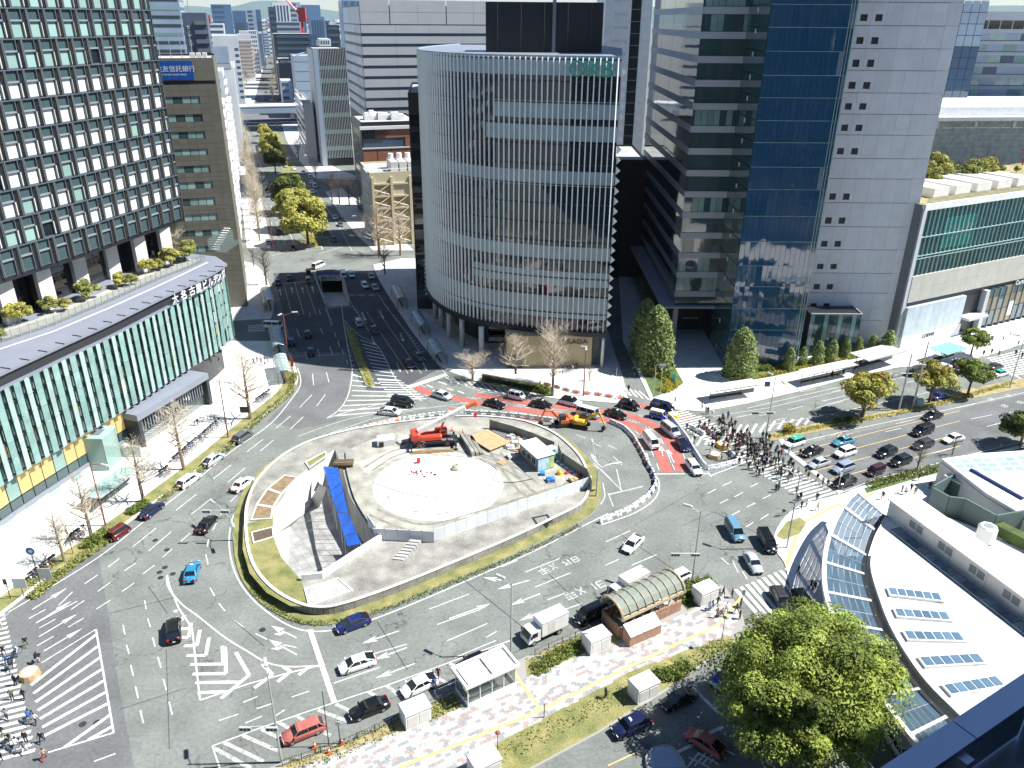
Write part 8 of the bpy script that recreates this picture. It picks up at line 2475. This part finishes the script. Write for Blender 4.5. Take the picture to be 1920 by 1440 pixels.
# railings
def railing(px,lab,z=.12,h=.95,step=2.0):
 path=GL(px,z);o=path[0].copy();t=thing('railing',lab,'railing',(o.x,o.y,z))
 for p,a in along(path,step):q=MB();q.box(-.04,.04,-.04,.04,0,h);x=obj('post',q,['dark_metal'],t);x.location=(p.x-o.x,p.y-o.y,0);x.rotation_euler.z=a
 for hh in (.15,h - .06):q=MB();q.tube([(p.x-o.x,p.y-o.y,hh) for p in path],.03,4);obj('rail',q,['dark_metal'],t)
 q=MB()
 for p,a in along(path,.22):q.tube([(p.x-o.x,p.y-o.y,.15),(p.x-o.x,p.y-o.y,h - .06)],.012,3,0,False)
 obj('bars',q,['dark_metal'],t,kind='stuff')
railing([(530,1437),(640,1399),(760,1345),(852,1303)],'dark railing at the near kerb from the lamp to the glass shelter');railing([(1003,1228),(1100,1186),(1155,1160)],'dark railing at the near kerb behind the white truck');railing([(1740,700-2),(1700,703),(1640,716)],'low railing at the store kerb')
# paving blocks of the near pavement
pvp=GL([(510,1462),(610,1420),(682,1394),(762,1369),(862,1328),(962,1284),(1000,1262),(1060,1240),(1165,1202),(1290,1146),(1352,1112),(1390,1150),(1370,1190),(1290,1218),(1185,1258),(1085,1312),(930,1395),(830,1480)],.12)
pvx=[p for p in pvp]
tcol=[(.50,.49,.47),(.56,.55,.53),(.27,.28,.28),(.38,.37,.36),(.36,.28,.26),(.60,.59,.57)]
for i,c_ in enumerate(tcol):mat('block_%d'%i,c_,.85,var=.06,scale=3)
tm_=[]
for i in range(6):b=MB();b.box(-.285,.285,-.185,.185,0,.03,i);tm_.append(b)
tb=MB();th_=dirang((760,1368),(960,1284));ca_,sa_=math.cos(th_),math.sin(th_);o=pvp[6]
near_t=[]
for i in range(-85,75):
 for j in range(-22,26):
  u,v=i*.6+(j%2)*.3,j*.4
  x,y=o.x+u*ca_-v*sa_,o.y+u*sa_+v*ca_
  if not inside((x,y),pvx):continue
  m_=rnd.choice([0,0,1,1,5,5,5,2,3,4]) if (i//2+j//2)%3 else rnd.choice([2,2,3,0,1,4])
  near_t.append((y,x,m_))
near_t.sort()
pv=thing('paved_walk','walk of grey, white and rose paving blocks by the near kerb','paving',(o.x,o.y,.12))
bl_me=[bxm('paving_block',['block_%d'%i],(-.285,.285,-.185,.185,0,.03)) for i in range(6)]
for k,(y,x,m_) in enumerate(near_t):
 if k<300:q=place('paving_block',bl_me[m_],pv,(x-o.x,y-o.y,.0),th_)
 else:tb.box(-.285,.285,-.185,.185,0,.03,m_,Matrix.Translation((x-o.x,y-o.y,0)) @ Matrix.Rotation(th_,4,'Z'))
q=obj('paving_blocks',tb,['block_%d'%i for i in range(6)],pv,kind='stuff')
q=MB();q.strip(GL([(745,1440),(850,1399),(1015,1331),(1200,1240),(1345,1172),(1392,1118)],.15),.42,.158);q.strip(GL([(1012,1329),(962,1258)],.15),.42,.159);q.strip(GL([(1640,925),(1560,950),(1500,985),(1475,1060)],.12),.6,.13);obj('tactile_strip',q,['yellow_tile'],kind='structure')
# planter island at the bottom edge
t=thing('planter_island','rounded concrete planter of pale gravel cut by the bottom edge','planter',G(1245,1430))
q=MB();o=t.location;pts=[G(1215,1450)-o,G(1210,1425)-o,G(1222,1408)-o,G(1245,1402)-o,G(1268,1412)-o,G(1290,1450)-o]
q.prism([(p.x,p.y) for p in smooth_path(pts,4)],0,.5,0,1);obj('kerb_ring',q,['concrete_light','concrete'],t)
q=MB();c=sum(pts,Vector())/6;q.sheet([(c.x+(p.x-c.x)*.8,c.y+(p.y-c.y)*.8) for p in smooth_path(pts,4)],.505);obj('gravel_bed',q,['pale_blue_panel'],t)
# haze over the far city
hz=MB();hz.box(-12500,6500,-200,19500,-1,900)
hm=bpy.data.materials.new('haze');hm.use_nodes=True;n=hm.node_tree.nodes;n.remove(n['Principled BSDF']);v=n.new('ShaderNodeVolumePrincipled');v.inputs['Color'].default_value=(.80,.90,1,1);v.inputs['Density'].default_value=2.2e-5;v.inputs['Anisotropy'].default_value=.1
hm.node_tree.links.new(v.outputs[0],n['Material Output'].inputs['Volume']);MT['haze']=hm
obj('haze',hz,['haze'],kind='stuff')
